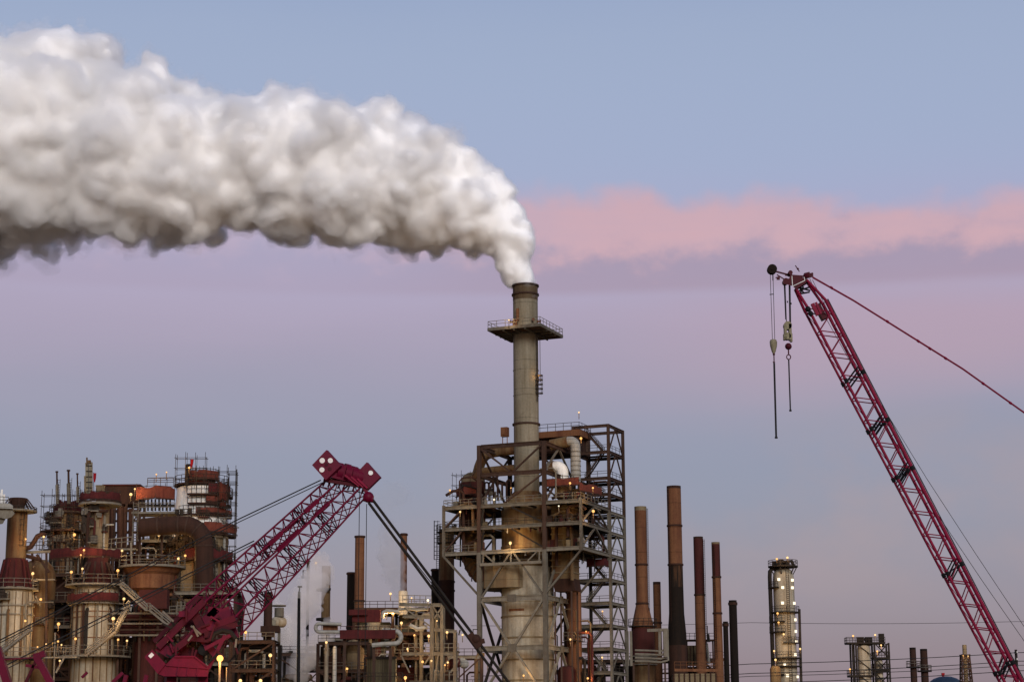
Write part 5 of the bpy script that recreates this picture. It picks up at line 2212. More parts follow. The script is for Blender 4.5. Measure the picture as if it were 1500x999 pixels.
    bar((318, 892), (262, 950), .8, 1.0, 'crane', 2)
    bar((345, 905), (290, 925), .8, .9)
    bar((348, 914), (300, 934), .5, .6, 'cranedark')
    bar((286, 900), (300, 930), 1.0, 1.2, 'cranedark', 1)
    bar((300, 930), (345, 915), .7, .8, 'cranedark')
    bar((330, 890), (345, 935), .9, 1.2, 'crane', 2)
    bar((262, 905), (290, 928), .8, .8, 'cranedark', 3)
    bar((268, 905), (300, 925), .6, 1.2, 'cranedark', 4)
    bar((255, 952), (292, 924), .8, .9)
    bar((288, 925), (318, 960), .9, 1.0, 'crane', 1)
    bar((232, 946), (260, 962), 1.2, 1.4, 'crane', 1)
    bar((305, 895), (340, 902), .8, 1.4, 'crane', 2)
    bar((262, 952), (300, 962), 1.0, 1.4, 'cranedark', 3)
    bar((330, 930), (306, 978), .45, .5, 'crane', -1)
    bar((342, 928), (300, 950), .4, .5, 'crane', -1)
    bar((275, 935), (330, 940), .5, .6, 'cranedark', 0)
    rg = random.Random(11)
    for i in range(44):
        x, y = rg.uniform(236, 354), rg.uniform(880, 960)
        bar((x, y), (x + rg.uniform(-16, 16), y + rg.uniform(4, 22)), .22, .26, rg.choice(['crane', 'cranemid', 'cranedark', 'black', 'rail', 'darksteel', 'cranedark']), rg.uniform(-2, 3), 'strut')
    m = MB()
    m.pipe([w(345, 935, -1), w(338, 926, -1), w(326, 923, -1), w(314, 928, -1), w(309, 938, -1)], .35, 8)
    part('hose_loop', m, M['darksteel'], t)
    for i in range(9):
        x, y = rg.uniform(245, 345), rg.uniform(890, 955)
        m = MB()
        p = w(x, y, rg.uniform(-1, 4))
        if i % 2:
            m.tube(p - Vector((0, .5, 0)), p + Vector((0, .5, 0)), rg.uniform(.4, .8), n=14)
        else:
            m.box(p, (rg.uniform(.6, 1.6), .8, rg.uniform(.5, 1.2)))
        part('winch_unit', m, M[rg.choice(['cranedark', 'black', 'crane', 'darkrust'])], t)
    m = MB()
    q = [(211.5, 961.5), (223, 951), (243, 972), (231, 986.5)]
    vs = [w(x, y, -3) for x, y in q] + [w(x, y, 1) for x, y in q]
    m.add(vs, [(0, 1, 2, 3), (7, 6, 5, 4), (0, 4, 5, 1), (1, 5, 6, 2), (2, 6, 7, 3), (3, 7, 4, 0)])
    ct = part('counterweight', m, M['crane'], t)
    m = MB()
    m.beam(w(219, 962, -3.05), w(224, 957, -3.05), .1, .5)
    part('reflective_strip', m, M['white'], ct)
    m = MB()
    q = [(231, 986.5), (243, 972.5), (256, 960), (285, 960), (307, 977), (304, 990.5), (240, 990)]
    k = len(q)
    vs = [w(x, y, -2.6) for x, y in q] + [w(x, y + 1.5, 2.5) for x, y in q]
    m.add(vs, [tuple(range(k)), tuple(range(k, 2 * k))[::-1]] + [(i, i + k, (i + 1) % k + k, (i + 1) % k) for i in range(k)])
    bg_ = part('box_girder', m, M['crane'], t)
    m = MB()
    for a, b in (((256, 961.5), (285, 961.5)), ((244, 974), (305, 978.5)), ((285, 961.5), (305, 977))):
        m.beam(w(*a, -2.75), w(*b, -2.75), .18, .18)
    for x in (262, 276, 290):
        m.beam(w(x, 975.5, -2.75), w(x - 2, 989, -2.75), .16, .16)
    part('stiffener', m, M['crane'], bg_)
    # mast legs down to the ground
    for a in ((250, 985), (296, 985)):
        p = w(*a, 0)
        m = MB()
        m.beam((p.x - .5, p.y + 1, 0), p, 1.4, 1.2)
        m.beam((p.x + 2.5, p.y + 1, 0), p, .7, .7)
        part('mast_leg', m, M['crane'], t)
    # the second crane's mast feet at the lower left corner
    Y2 = 270
    w2 = lambda x, y: W(x, y, Y2)
    p = w2(40, 990)
    t2 = thing('crane_mast', 'crimson mast legs rising into the lower left corner, before the cream vessels', 'crane mast', (p.x, p.y, 0))
    def gl(px0, py0, px1, py1, wd, mat='crane'):
        a, b = w2(px0, py0), w2(px1, py1)
        d = (b - a) / (b.z - a.z)
        g = b - d * b.z
        m = MB()
        m.beam(g, a, wd, wd * .9)
        part('mast_leg', m, M[mat], t2)
    gl(-5, 948, 11, 999, 1.15)
    gl(53, 960, 74, 999, .95)
    gl(56, 960, 38, 999, .4, 'cranedark')
    for a, b, wd in (((50, 962), (66, 957), .8), ((38, 974), (62, 978), .4), ((120, 992), (128, 984), .35), ((165, 999), (180, 985), .45), ((0, 966), (58, 962), .16)):
        m = MB()
        m.beam(w2(*a), w2(*b), wd, wd)
        part('tie_bar', m, M['crane'], t2)
    for x in (185, 215):
        p = w2(x, 988)
        m = MB()
        m.beam((p.x - 3, p.y, 0), (p.x, p.y, p.z), .6, .5)
        part('tie_bar', m, M['crane'], t2)


left_crane()


# ================================================================== the catalytic cracker on the left
def ring_on(t, c, Y, py, r0, r1, matd='deck', matr='rail', thick=1.6, t0=0.0, t1=2 * PI, h=1.2, px=100, nm='ring_platform'):
    k = mpp(py, Y)
    z = zat(px, py, Y)
    m = MB()
    m.ring(c, r0 * k, r1 * k, z - thick * k, z, 40, t0, t1)
    p = part(nm, m, M[matd], t)
    m = MB()
    m.ringrail(c, (r1 - .5) * k, z, h, 28, .055, t0, t1)
    part('railing', m, M[matr], p)
    return p


def ribs(t, c, Y, r, y0, y1, n, mat, px, w=.16, t0=PI, t1=2 * PI, nm='seam_rib'):
    k = mpp((y0 + y1) / 2, Y)
    m = MB()
    for i in range(n):
        a = t0 + (t1 - t0) * (i + .5) / n
        p = Vector((c[0] + r * k * math.cos(a), c[1] + r * k * math.sin(a), 0))
        m.beam(p + UPV * zat(px, y0, Y), p + UPV * zat(px, y1, Y), w)
    return part(nm, m, M[mat], t)


def arcpts(c, r, t0, t1, n=10):
    return [(c[0] + r * math.cos(t0 + (t1 - t0) * i / n), c[1] + r * math.sin(t0 + (t1 - t0) * i / n)) for i in range(n + 1)]


def left_vessels():
    Y = 350
    k = mpp(900, Y)
    # ---- far left cream vessel
    c = axy(19, 900, Y)
    z = lambda py: zat(19, py, Y)
    t = thing('cream_vessel', 'cream cylindrical vessel at the far left with red brown skirt and rusty neck', 'vessel', (c[0], c[1], 0))
    m = MB()
    m.lathe(c, [(28.5 * k, 0), (28.5 * k, z(868)), (26 * k, z(863)), (22 * k, z(860))], 48)
    part('shell', m, M['cream'], t)
    ribs(t, c, Y, 28.6, 999, 868, 9, 'rustbuff', 19)
    m = MB()
    m.lathe(c, [(22 * k, z(861)), (19 * k, z(845)), (15.5 * k, z(822)), (15 * k, z(818))], 24)
    part('skirt', m, M['redrust'], t)
    m = MB()
    for i in range(10):
        a = 2 * PI * i / 10
        d = Vector((math.cos(a), math.sin(a), 0))
        o = Vector((c[0], c[1], 0))
        m.beam(o + d * 25 * k + UPV * z(861), o + d * 16.5 * k + UPV * z(820), .35)
    part('skirt_leg', m, M['screen'], t)
    m = MB()
    m.lathe(c, [(14.8 * k, z(818)), (14.6 * k, z(752))], 36)
    part('neck', m, M['rustbuff'], t)
    m = MB()
    m.lathe(c, [(14.6 * k, z(751.9)), (9 * k, z(744)), (13.5 * k, z(733)), (13.5 * k, z(730))], 24)
    part('cap', m, M['darkrust'], t)
    m = MB()
    for i in range(8):
        a = 2 * PI * i / 8 + .3
        d = Vector((math.cos(a), math.sin(a), 0))
        o = Vector((c[0], c[1], 0))
        m.beam(o + d * 13.4 * k + UPV * z(731), o + d * 26 * k + UPV * z(747), .2)
    part('cap_strut', m, M['darkrust'], t)
    ring_on(t, c, Y, 748, 9, 28, 'palesteel', 'darkrail', 2.2, px=19, h=.5)
    ring_on(t, c, Y, 862, 27, 35, 'palesteel', 'rail', 2.4, px=19, h=1.5)
    for py in (888, 901):
        m = MB()
        m.ring(c, 29.5 * k, 31 * k, z(py + .8), z(py - .8), 40)
        part('ring_pipe', m, M['palesteel'], t)
    ring_on(t, c, Y, 963, 28.8, 44, 'palesteel', 'rail', 2.4, px=19, h=1.5)
    # ---- white vent house at the left edge
    p = lambda x, y, d=0: W(x, y, Y - 8 + d)
    b = p(2, 745)
    t = thing('vent_house', 'bright white vent hood with thin white pipes at the left picture edge', 'vent hood', b)
    m = MB()
    def slab(poly, d0, d1, mat, nm):
        n = len(poly)
        mm_ = MB()
        vs = [p(x, y, d0) for x, y in poly] + [p(x, y - .6, d1) for x, y in poly]
        mm_.add(vs, [tuple(range(n))[::-1], tuple(range(n, 2 * n))] + [(i, (i + 1) % n, n + (i + 1) % n, n + i) for i in range(n)])
        return part(nm, mm_, M[mat], t)
    slab([(-30, 735), (14, 737.5), (19, 741), (19, 745), (-30, 743)], -2.2, 3.2, 'jacket', 'lid')
    slab([(-30, 743.2), (17, 745.2), (21.5, 752), (17, 757), (9, 760), (-30, 752)], -1.6, 2.6, 'palesteel', 'hood')
    slab([(-30, 752.2), (8, 760.2), (4, 767), (-8, 769), (-30, 766)], -1.0, 2.0, 'steel', 'hood_throat')
    m = MB()
    m.rail([p(-14, 737, -2), p(12, 738, -2)], 1.2, .7, .06)
    part('railing', m, M['rail'], t)
    for x, top in ((-1, 722), (2.5, 717), (6, 724)):
        m = MB()
        m.tube(p(x, 741), p(x, top), .2, n=8)
        part('vent_pipe', m, M['white'], t)
    m = MB()
    m.beam(p(-8, 740), p(-12, 1090), 1.2)
    part('support', m, M['palesteel'], t)
    # ---- domed brown vessel behind
    c = axy(53, 900, 362)
    z = lambda py: zat(53, py, 362)
    k2 = mpp(880, 362)
    t = thing('domed_vessel', 'brown domed vessel lit by lamps between the two cream vessels', 'vessel', (c[0], c[1], 0))
    m = MB()
    R_ = 26 * k2
    m.lathe(c, [(R_, 0), (R_, z(850)), (R_ * .96, z(840)), (R_ * .82, z(830)), (R_ * .55, z(822.5)), (R_ * .25, z(819.5)), (.1, z(819))], 40)
    part('shell', m, M['rustbuff'], t)
    m = MB()
    m.ring(c, R_ - .05, R_ + .15, z(851), z(849), 40)
    m.ring(c, R_ - .05, R_ + .12, z(906), z(904.5), 40)
    part('weld_band', m, M['rust'], t)
    m = MB()
    m.box(W(63, 849, 356), (4.4, 1.0, .3))
    part('bracket', m, M['rail'], t)
    for a, b in (((52, 872), (60, 888)), ((44, 870), (56, 884))):
        m = MB()
        m.beam(W(*a, 357), W(*b, 357), .25)
        part('strut', m, M['rail'], t)
    # ---- middle cream vessel
    c = axy(140.5, 900, Y)
    z = lambda py: zat(140, py, Y)
    t = thing('cream_vessel', 'cream cylindrical vessel with red netting band and buff column above, second from left', 'vessel', (c[0], c[1], 0))
    m = MB()
    m.lathe(c, [(33 * k, 0), (33 * k, z(868)), (31 * k, z(861)), (24 * k, z(857))], 48)
    part('shell', m, M['cream'], t)
    ribs(t, c, Y, 33.1, 999, 865, 10, 'rustbuff', 140, .17)
    m = MB()
    m.lathe(c, [(24 * k, z(857)), (19 * k, z(838)), (15 * k, z(822)), (15 * k, z(810))], 24)
    part('skirt', m, M['redrust'], t)
    m = MB()
    for i in range(12):
        a = 2 * PI * i / 12
        d = Vector((math.cos(a), math.sin(a), 0))
        o = Vector((c[0], c[1], 0))
        m.beam(o + d * 31 * k + UPV * z(858), o + d * 16.5 * k + UPV * z(824), .3)
    part('skirt_leg', m, M['rustframe'], t)
    m = MB()
    m.lathe(c, [(14.3 * k, z(810)), (14 * k, z(742))], 36)
    part('neck', m, M['buff'], t)
    m = MB()
    m.lathe(c, [(14.15 * k, z(806)), (14.05 * k, z(744))], 12, False, True, math.radians(282), math.radians(318))
    part('rust_streak', m, M['rust'], t)
    ring_on(t, c, Y, 738, 10, 31, 'palesteel', 'darkrail', 3.0, px=140, h=.4)
    ring_on(t, c, Y, 857, 31, 46, 'palesteel', 'rail', 2.4, px=140, h=1.5)
    ring_on(t, c, Y, 884, 33.5, 41, 'palesteel', 'darkrail', 2.0, px=140, h=1.2)
    ring_on(t, c, Y, 961, 33.5, 53, 'palesteel', 'rail', 2.6, px=140, h=1.6)
    for py in (897, 935, 905):
        m = MB()
        m.ring(c, 33.2 * k, 34 * k, z(py + .6), z(py - .6), 40)
        part('weld_band', m, M['rust'], t)
    netting(arcpts(c, 29 * k, PI * .95, PI * 2.05, 14), z(736), z(723), 'screen', 'dark red netting drum wrapped round the head of the buff column')
    netting(arcpts(c, 41 * k, PI * 1.0, PI * 1.84, 14), z(882), z(870.5), 'screen', 'faded red netting band round the cream vessel second from left')
    netting([axy(74, 815, 344), axy(110, 815, 340), axy(150, 815, 340), axy(176, 815, 344)], z(823), z(810), 'screen', 'long dark red netting strip across the foot of the buff column')
    m = MB()
    m.box(W(147, 716, 348), (1.35, 1.2, 1.25))
    m.box(W(147, 712, 348), (1.5, 1.3, .15))
    solo('roof_cabinet', m, M['buff'], 'buff cabinet on the netted column head beside the red windsock', 'cabinet', W(147, 721, 348))
    # ---- dark vessel behind, with its masts
    c = axy(97, 800, 374)
    z = lambda py: zat(97, py, 374)
    k3 = mpp(800, 374)
    t = thing('dark_vessel', 'dark olive brown vessel with dark red crown, behind the scaffold left of the buff column', 'vessel', (c[0], c[1], 0))
    m = MB()
    m.lathe(c, [(23 * k3, 0), (23 * k3, z(753)), (21 * k3, z(750))], 36)
    part('shell', m, M['rustbuff'], t)
    ribs(t, c, 374, 23.2, 840, 756, 8, 'darkrust', 97, .2)
    m = MB()
    rg = random.Random(4)
    m.lathe(c, [(21 * k3, z(750)), (20 * k3, z(741)), (12 * k3, z(737)), (4 * k3, z(735))], 24)
    for i in range(9):
        a = i * .7
        m.tube((c[0] + 14 * k3 * math.cos(a), c[1] + 14 * k3 * math.sin(a), z(741)), (c[0] + 14 * k3 * math.cos(a), c[1] + 14 * k3 * math.sin(a), z(rg.uniform(731, 736))), .3)
    part('crown', m, M['screen'], t)
    for py, r1 in ((752, 27), (779, 39), (806, 33)):
        ring_on(t, c, 374, py, 22, r1, 'darkrust', 'darkrail', 2.2, px=97, h=1.4)
    m = MB()
    m.scaffold((W(60, 842, 368).x, 366, z(842)), (1, 0, 0), (0, 1, 0), 4, 1, 7, 1.9, 2.0, .05)
    solo('scaffold_tower', m, M['darkrail'], 'thin tube scaffold up the left side of the dark olive brown vessel', 'scaffold', (W(60, 842, 368).x, 366, z(842)))
    for px, top, bot, r, nm, lab in ((83.5, 690, 738, .16, 'vent_mast', 'leftmost slim vent mast, pale with dark tip'), (100.5, 688, 738, .2, 'vent_mast', 'grey slim vent mast, middle one of the three over the dark red crown'),
                                     (113.5, 693, 736, .14, 'vent_mast', 'thin pale vent mast closest to the paired grey flues')):
        t = thing(nm, lab, 'mast', W(px, bot, 370))
        m = MB()
        m.tube(W(px + .4, bot, 370), W(px, top + 20, 370), r * 1.9, n=8)
        part('lower_pipe', m, M['palesteel' if px != 100.5 else 'steel'], t)
        m = MB()
        m.tube(W(px, top + 20, 370), W(px - .2, top, 370), r, n=8)
        m.tube(W(px - .2, top + 2, 370), W(px - .2, top, 370), r * 1.7, n=8)
        part('upper_pipe', m, M['darkrust'], t)
        m = MB()
        m.tube(W(px + 2.5, bot, 370), W(px + 2.2, top + 18, 370), .07, n=5)
        m.ladder(W(px + 1.5, bot, 369.7), zat(px, top + 12, 370), (1, 0, 0), .45, .04)
        part('ladder', m, M['darkrail'], t)
    t = thing('paired_flues', 'two blue grey square flues side by side with buff tip above the buff column', 'flue', W(130, 722, 356))
    for px, top, w_ in ((127.5, 678, .55), (133, 677, .55)):
        m = MB()
        m.beam(W(px + .3, 724, 356), W(px, top, 356), w_, w_)
        part('flue', m, M['stack'], t)
    m = MB()
    for y in range(682, 722, 8):
        m.beam(W(126, y, 355.6), W(135, y, 355.6), .12)
    part('strap', m, M['darksteel'], t)
    m = MB()
    m.beam(W(127.4, 680, 355.4), W(127.3, 670, 355.4), .25)
    m.box(W(131, 676, 355.6), (.5, .4, .5))
    part('tip_light_bracket', m, M['rustbuff'], t)
    m = MB()
    m.beam(W(124.8, 723, 355), W(124.5, 697, 355), .3)
    part('standpipe', m, M['buff'], t)
    for px, y0, y1, Yq, tilt, lab in ((138.5, 693, 706, 352, .4, 'hanging red windsock beside the buff roof cabinet'), (280.5, 673, 686, 360, 1.2, 'slanting red windsock on the orange domed column top')):
        t = thing('windsock', lab, 'windsock', W(px, y1 + 14, Yq))
        m = MB()
        m.tube(W(px - 1, y1 + 14, Yq), W(px - 1.4, y0 - 1, Yq), .06, n=6)
        part('post', m, M['darksteel'], t)
        m = MB()
        a, b = W(px + tilt, y0, Yq), W(px - tilt * .6, y1, Yq)
        m.tube(a, a.lerp(b, .55), .28, .26, n=10)
        m.tube(a.lerp(b, .55), b, .26, .13, n=10)
        part('sock', m, M['redcloth'], t)


left_vessels()


def dressing():
    rg = random.Random(31)
    def dress(px, Y, hw, y0, y1, seed, n=4, mats=('darkrust', 'darksteel', 'redrust')):
        c = axy(px, (y0 + y1) / 2, Y)
        k = mpp((y0 + y1) / 2, Y)
        q = random.Random(seed)
        out = []
        for i in range(n):
            a = q.uniform(PI * 1.1, PI * 1.9)
            r = (hw + q.uniform(1.5, 4)) * k
            m = MB()
            x, y = c[0] + r * math.cos(a), c[1] + r * math.sin(a)
            za, zb = zat(px, y0, Y), zat(px, y1 + q.uniform(0, (y0 - y1) * .4), Y)
            d = Vector((math.cos(a), math.sin(a), 0))
            m.pipe([(x, y, za), (x, y, zb - .5), (x - d.x * .5, y - d.y * .5, zb), (x - d.x * 1.5, y - d.y * 1.5, zb + .1)], q.uniform(.12, .3), 8)
            out.append(m)
        return out
    items = [('cream_vessel', 19, 350, 28, 960, 870, 1, 6), ('cream_vessel.001', 140, 350, 33, 958, 866, 2, 8), ('dark_vessel', 97, 374, 23, 838, 756, 3, 10),
             ('olive_vessel', 254, 372, 35, 870, 790, 4, 9), ('cone_column', 293, 368, 42, 880, 790, 5, 14), ('domed_vessel', 53, 362, 26, 960, 850, 6, 3), ('rust_drum', 222, 352, 24, 940, 868, 7, 8)]
    for nm, px, Y, hw, y0, y1, sd, n in items:
        t = bpy.data.objects[nm]
        for i, m in enumerate(dress(px, Y, hw, y0, y1, sd, n)):
            part('riser_pipe', m, M[rg.choice(('darkrust', 'darksteel', 'redrust', 'rustbuff', 'palesteel'))], t)
    for nm, px, Y, hw, y0, y1, a in (('cream_vessel.001', 140, 350, 14.3, 808, 742, 1.28), ('dark_vessel', 97, 374, 23, 806, 752, 1.62), ('cone_column', 293, 368, 42, 880, 800, 1.7), ('cream_vessel', 19, 350, 14.8, 818, 752, 1.8), ('olive_vessel', 254, 372, 35, 822, 784, 1.35)):
        t = bpy.data.objects[nm]
        c = axy(px, (y0 + y1) / 2, Y)
        r = (hw + 1.5) * mpp(y0, Y)
        d = Vector((math.cos(PI * a), math.sin(PI * a), 0))
        m = MB()
        m.ladder(Vector((c[0], c[1], zat(px, y0, Y))) + d * r, zat(px, y1, Y), (-d.y, d.x, 0), .6, .05, cage=d)
        part('ladder', m, M['darkrail'], t)

    # balconies, pipe stubs and cable runs crowded round the vessels
    for nm, px, Y, hw, ys in (('dark_vessel', 97, 374, 23, (762, 768, 786, 795, 800, 818)), ('cream_vessel.001', 140, 350, 15, (748, 756, 770, 782, 796)), ('olive_vessel', 254, 372, 35, (796, 806, 814, 832, 846)),
                              ('cone_column', 293, 368, 41, (762, 795, 802, 812, 834, 842, 852)), ('domed_vessel', 53, 362, 26, (868, 892, 918)), ('cream_vessel', 19, 350, 29, (880, 915, 935)), ('rust_drum', 222, 352, 25, (872, 880, 888))):
        t = bpy.data.objects[nm]
        for y in ys:
            for rep_ in range(2):
                c = axy(px, y, Y)
                k = mpp(y, Y)
                a0 = rg.uniform(PI * 1.05, PI * 1.75)
                a1 = a0 + rg.uniform(.25, .7)
                z = zat(px, y + rg.uniform(-3, 3), Y)
                r1 = (hw + rg.uniform(4, 9)) * k
                m = MB()
                m.ring(c, hw * k, r1, z - .18, z, 18, a0, a1)
                b = part('balcony', m, M[rg.choice(('darkrust', 'darksteel', 'palesteel', 'redrust'))], t)
                m = MB()
                m.ringrail(c, r1 - .05, z, 1.15, 6, .05, a0, a1, 1)
                for q_ in range(3):
                    a = rg.uniform(a0, a1)
                    p = Vector((c[0] + (hw * k + .4) * math.cos(a), c[1] + (hw * k + .4) * math.sin(a), z))
                    m.box(p + UPV * rg.uniform(.3, 1.0), (rg.uniform(.3, .8), .5, rg.uniform(.5, 1.6)))
                part('railing', m, M[rg.choice(('rail', 'darkrail', 'darkrail'))], b)
        for i in range(5):
            c = axy(px, ys[0], Y)
            k = mpp(ys[0], Y)
            a = rg.uniform(PI * 1.1, PI * 1.9)
            r = (hw + rg.uniform(1, 6)) * k
            z0 = zat(px, rg.uniform(max(ys), max(ys) + 25), Y)
            z1 = zat(px, rg.uniform(min(ys), min(ys) + 25), Y)
            p = Vector((c[0] + r * math.cos(a), c[1] + r * math.sin(a), 0))
            m = MB()
            sgn = rg.choice((-1, 1))
            m.pipe([p + UPV * z0, p + UPV * (z1 - .4), p + UPV * z1 + Vector((.4 * sgn, 0, 0)), p + UPV * z1 + Vector((rg.uniform(1, 4) * sgn, -.2, 0))], rg.uniform(.08, .26), 7)
            part('branch_pipe', m, M[rg.choice(('darkrust', 'darksteel', 'redrust', 'rust', 'palesteel', 'jacket'))], t)


def left_upper():
    # plated housing, its netting and the railed platform
    q = lambda x, y, Y=366: W(x, y, Y)
    t = thing('plated_housing', 'flat fronted dark brown plated housing on steel legs, behind the white railed platform', 'plant housing', q(178, 760))
    m = MB()
    z0, z1 = zat(178, 738, 366), zat(178, 712, 366)
    a, b = q(152, 712), q(204, 712)
    m.box(((a.x + b.x) / 2, 369, (z0 + z1) / 2), (b.x - a.x, 6, z1 - z0))
    part('cladding', m, M['darkrust'], t)
    m = MB()
    m.box(((a.x + b.x) / 2, 369, z1 + .2), (b.x - a.x + .5, 6.4, .3))
    part('roof', m, M['redrust'], t)
    m = MB()
    for x in (153, 170, 187, 204):
        for Yq in (366, 372):
            m.beam((q(x, 700).x, Yq, 0), (q(x, 700).x, Yq, z0), .4)
    part('leg', m, M['rustframe'], t)
    m = MB()
    for y in (748, 763, 780, 800, 820):
        m.beam(q(153, y), q(206, y), .3, .4)
    for (x0, y0, x1, y1) in ((153, 780, 170, 748), (170, 748, 187, 780), (155, 815, 170, 782), (187, 780, 204, 748)):
        m.beam(q(x0, y0), q(x1, y1), .22)
    part('bracing', m, M['rustframe'], t)
    for x, y0, y1, r in ((158, 742, 800, .45), (164, 738, 812, .3), (176, 740, 815, .6), (183, 742, 830, .35), (192, 745, 815, .5)):
        m = MB()
        m.tube(q(x, y1, 364), q(x, y0, 364), r, n=10)
        part('downpipe', m, M['darkrust'], t)
    netting([axy(200, 720, 362), axy(228, 720, 360), axy(256, 720, 362)], zat(228, 730, 361), zat(228, 712, 361), 'orangescreen', 'orange red netting wall between the plated housing and the pale cone')
    z = zat(230, 750, 358)
    t = thing('upper_platform', 'white railed platform under the orange red netting wall, above the curved duct', 'platform', q(230, 750, 358))
    a, b = q(193, 750, 358), q(256, 750, 358)
    m = MB()
    m.box(((a.x + b.x) / 2, 360.2, z - .15), (b.x - a.x, 4.6, .3))
    part('deck', m, M['deck'], t)
    m = MB()
    m.beam(Vector((a.x, 357.9, z - .1)), Vector((b.x, 357.9, z - .1)), .2, .35)
    part('edge_beam', m, M['palesteel'], t)
    m = MB()
    m.rail([Vector((a.x + 1.2, 358, z)), Vector((b.x, 358, z))], 1.7, 1.3, .075)
    part('railing', m, M['rail'], t)
    m = MB()
    m.ladder(Vector((q(197, 792, 357).x, 357.2, zat(197, 792, 357))), zat(197, 734, 357), (1, 0, 0), .9, .075)
    part('ladder', m, M['rail'], t)
    m = MB()
    for x in (205, 237):
        m.beam(q(x, 832, 358), q(x, 752, 358), .35)
        m.beam(q(x, 768, 358), q(x + 8, 752, 358), .2)
    part('post', m, M['rustframe'], t)
    m = MB()
    for i in range(9):
        x = 206 + i * 5.4
        m.beam(q(x, 748, 362), q(x, 731, 362), .28)
    m.beam(q(200, 740, 362), q(256, 740, 362), .4)
    part('netting_support', m, M['darksteel'], t)
    # the big curved duct
    t = thing('curved_duct', 'large brown duct curving from horizontal down beside the pale cone column', 'duct', (q(298, 840, 356).x, 356, 0))
    m = MB()
    Yd = 356
    A = [W(205, 773, Yd), W(232, 770, Yd), W(262, 769, Yd)]
    cc = W(268, 800, Yd)
    r = 31 * mpp(780, Yd)
    A += [cc + Vector((1, 0, 0)) * r * math.sin(t_) + UPV * r * math.cos(t_) * 1.0 for t_ in [PI / 2 * i / 9 for i in range(0, 10)]]
    A += [W(299, 830, Yd), W(300, 900, Yd)]
    m.pipe(A, 13.5 * mpp(780, Yd), 28)
    part('duct_wall', m, M['darkrust'], t)
    m = MB()
    for i in (1, 2, 4, 7, 10, 12):
        d = (A[min(i + 1, len(A) - 1)] - A[i - 1]).normalized()
        m.tube(A[i] - d * .12, A[i] + d * .12, 14.3 * mpp(780, Yd), n=28)
    part('duct_flange', m, M['rustframe'], t)
    m = MB()
    m.beam((W(300, 900, Yd).x, Yd, 0), W(300, 899, Yd), 1.2)
    part('support', m, M['rustframe'], t)
    # wide olive vessel behind the duct
    c = axy(254, 800, 372)
    k = mpp(800, 372)
    z = lambda py: zat(254, py, 372)
    t = thing('olive_vessel', 'wide olive brown vessel with pale painted lit rim behind the curved duct', 'vessel', (c[0], c[1], 0))
    m = MB()
    m.lathe(c, [(35 * k, 0), (35 * k, z(786))], 40)
    part('shell', m, M['rustbuff'], t)
    m = MB()
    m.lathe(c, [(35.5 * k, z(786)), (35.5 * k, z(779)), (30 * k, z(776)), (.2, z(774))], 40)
    part('painted_lit_rim', m, M['white'], t)  # the lit look of the top band is painted on in white
    ring_on(t, c, 372, 822, 35, 44, 'rustbuff', 'darkrail', 2.0, px=254)
    # ---- pale cone column on the right of the left unit
    c = axy(293, 800, 368)
    k = mpp(760, 368)
    z = lambda py: zat(293, py, 368)
    t = thing('cone_column', 'broad column with pale grey upper cone, orange dome and scaffolded red balconies', 'column', (c[0], c[1], 0))
    m = MB()
    m.lathe(c, [(41 * k, z(790)), (40 * k, z(770)), (37 * k, z(745)), (35.5 * k, z(716)), (30 * k, z(712))], 48)
    part('pale_cone', m, M['white'], t)
    m = MB()
    m.lathe(c, [(41 * k, 0), (41 * k, z(797)), (41.5 * k, z(797)), (41.5 * k, z(792)), (41 * k, z(790.2))], 48)
    part('lower_shell', m, M['buff'], t)
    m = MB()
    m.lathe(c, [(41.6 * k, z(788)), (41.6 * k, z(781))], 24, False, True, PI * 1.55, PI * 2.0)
    part('painted_lit_band', m, M['white'], t)  # bright strip of light on the shell, put in as white colour
    m = MB()
    m.lathe(c, [(20 * k, z(714)), (20 * k, z(703)), (18 * k, z(696)), (12 * k, z(691)), (4 * k, z(689.5)), (.1, z(689))], 32)
    part('dome', m, M['orangescreen'], t)
    for py, r0, r1, a0, a1 in ((711, 19, 40, 0, 2 * PI), (701, 19, 25, 0, 2 * PI), (728, 36, 46, PI * 1.4, PI * 2.1), (741, 36, 44, PI * 1.4, PI * 2.1), (757, 38, 45, PI * 1.3, PI * 2.1), (785, 41, 52, PI * 1.35, PI * 2.15), (823, 41, 52, PI * 1.2, PI * 2.2)):
        ring_on(t, c, 368, py, r0, r1, 'darkrust', 'darkrail', 2.4, a0, a1, px=293, h=1.5)
    m = MB()
    m.beam(W(274, 711, 362), W(274, 681, 362), .9, .6)
    m.box(W(277, 681, 362), (1.0, .5, .35))
    part('instrument_post', m, M['darksteel'], t)
    nets = [(704, 692, 25, PI * 1.3, PI * 1.98, 'orangescreen', 'orange netting round the dome at the very top of the cone column'),
            (726, 714, 45, PI * 1.62, PI * 1.92, 'screen', 'uppermost red netting balcony just below the orange dome'),
            (739, 730, 43, PI * 1.6, PI * 1.82, 'orangescreen', 'narrow orange red netting balcony in the middle of the pale cone'),
            (755, 748, 45, PI * 1.5, PI * 1.98, 'orangescreen', 'wide orange red netting strip round the base of the pale cone'),
            (783, 770, 52, PI * 1.58, PI * 2.03, 'orangescreen', 'red netting round the flared lower balcony above the lit band'),
            (822, 808, 52, PI * 1.42, PI * 1.9, 'screen', 'dark red netting strip below the lit band of the cone column')]
    for y0, y1, r, a0, a1, mt, lab in nets:
        netting(arcpts(c, r * k, a0, a1, 10), z(y0), z(y1), mt, lab)
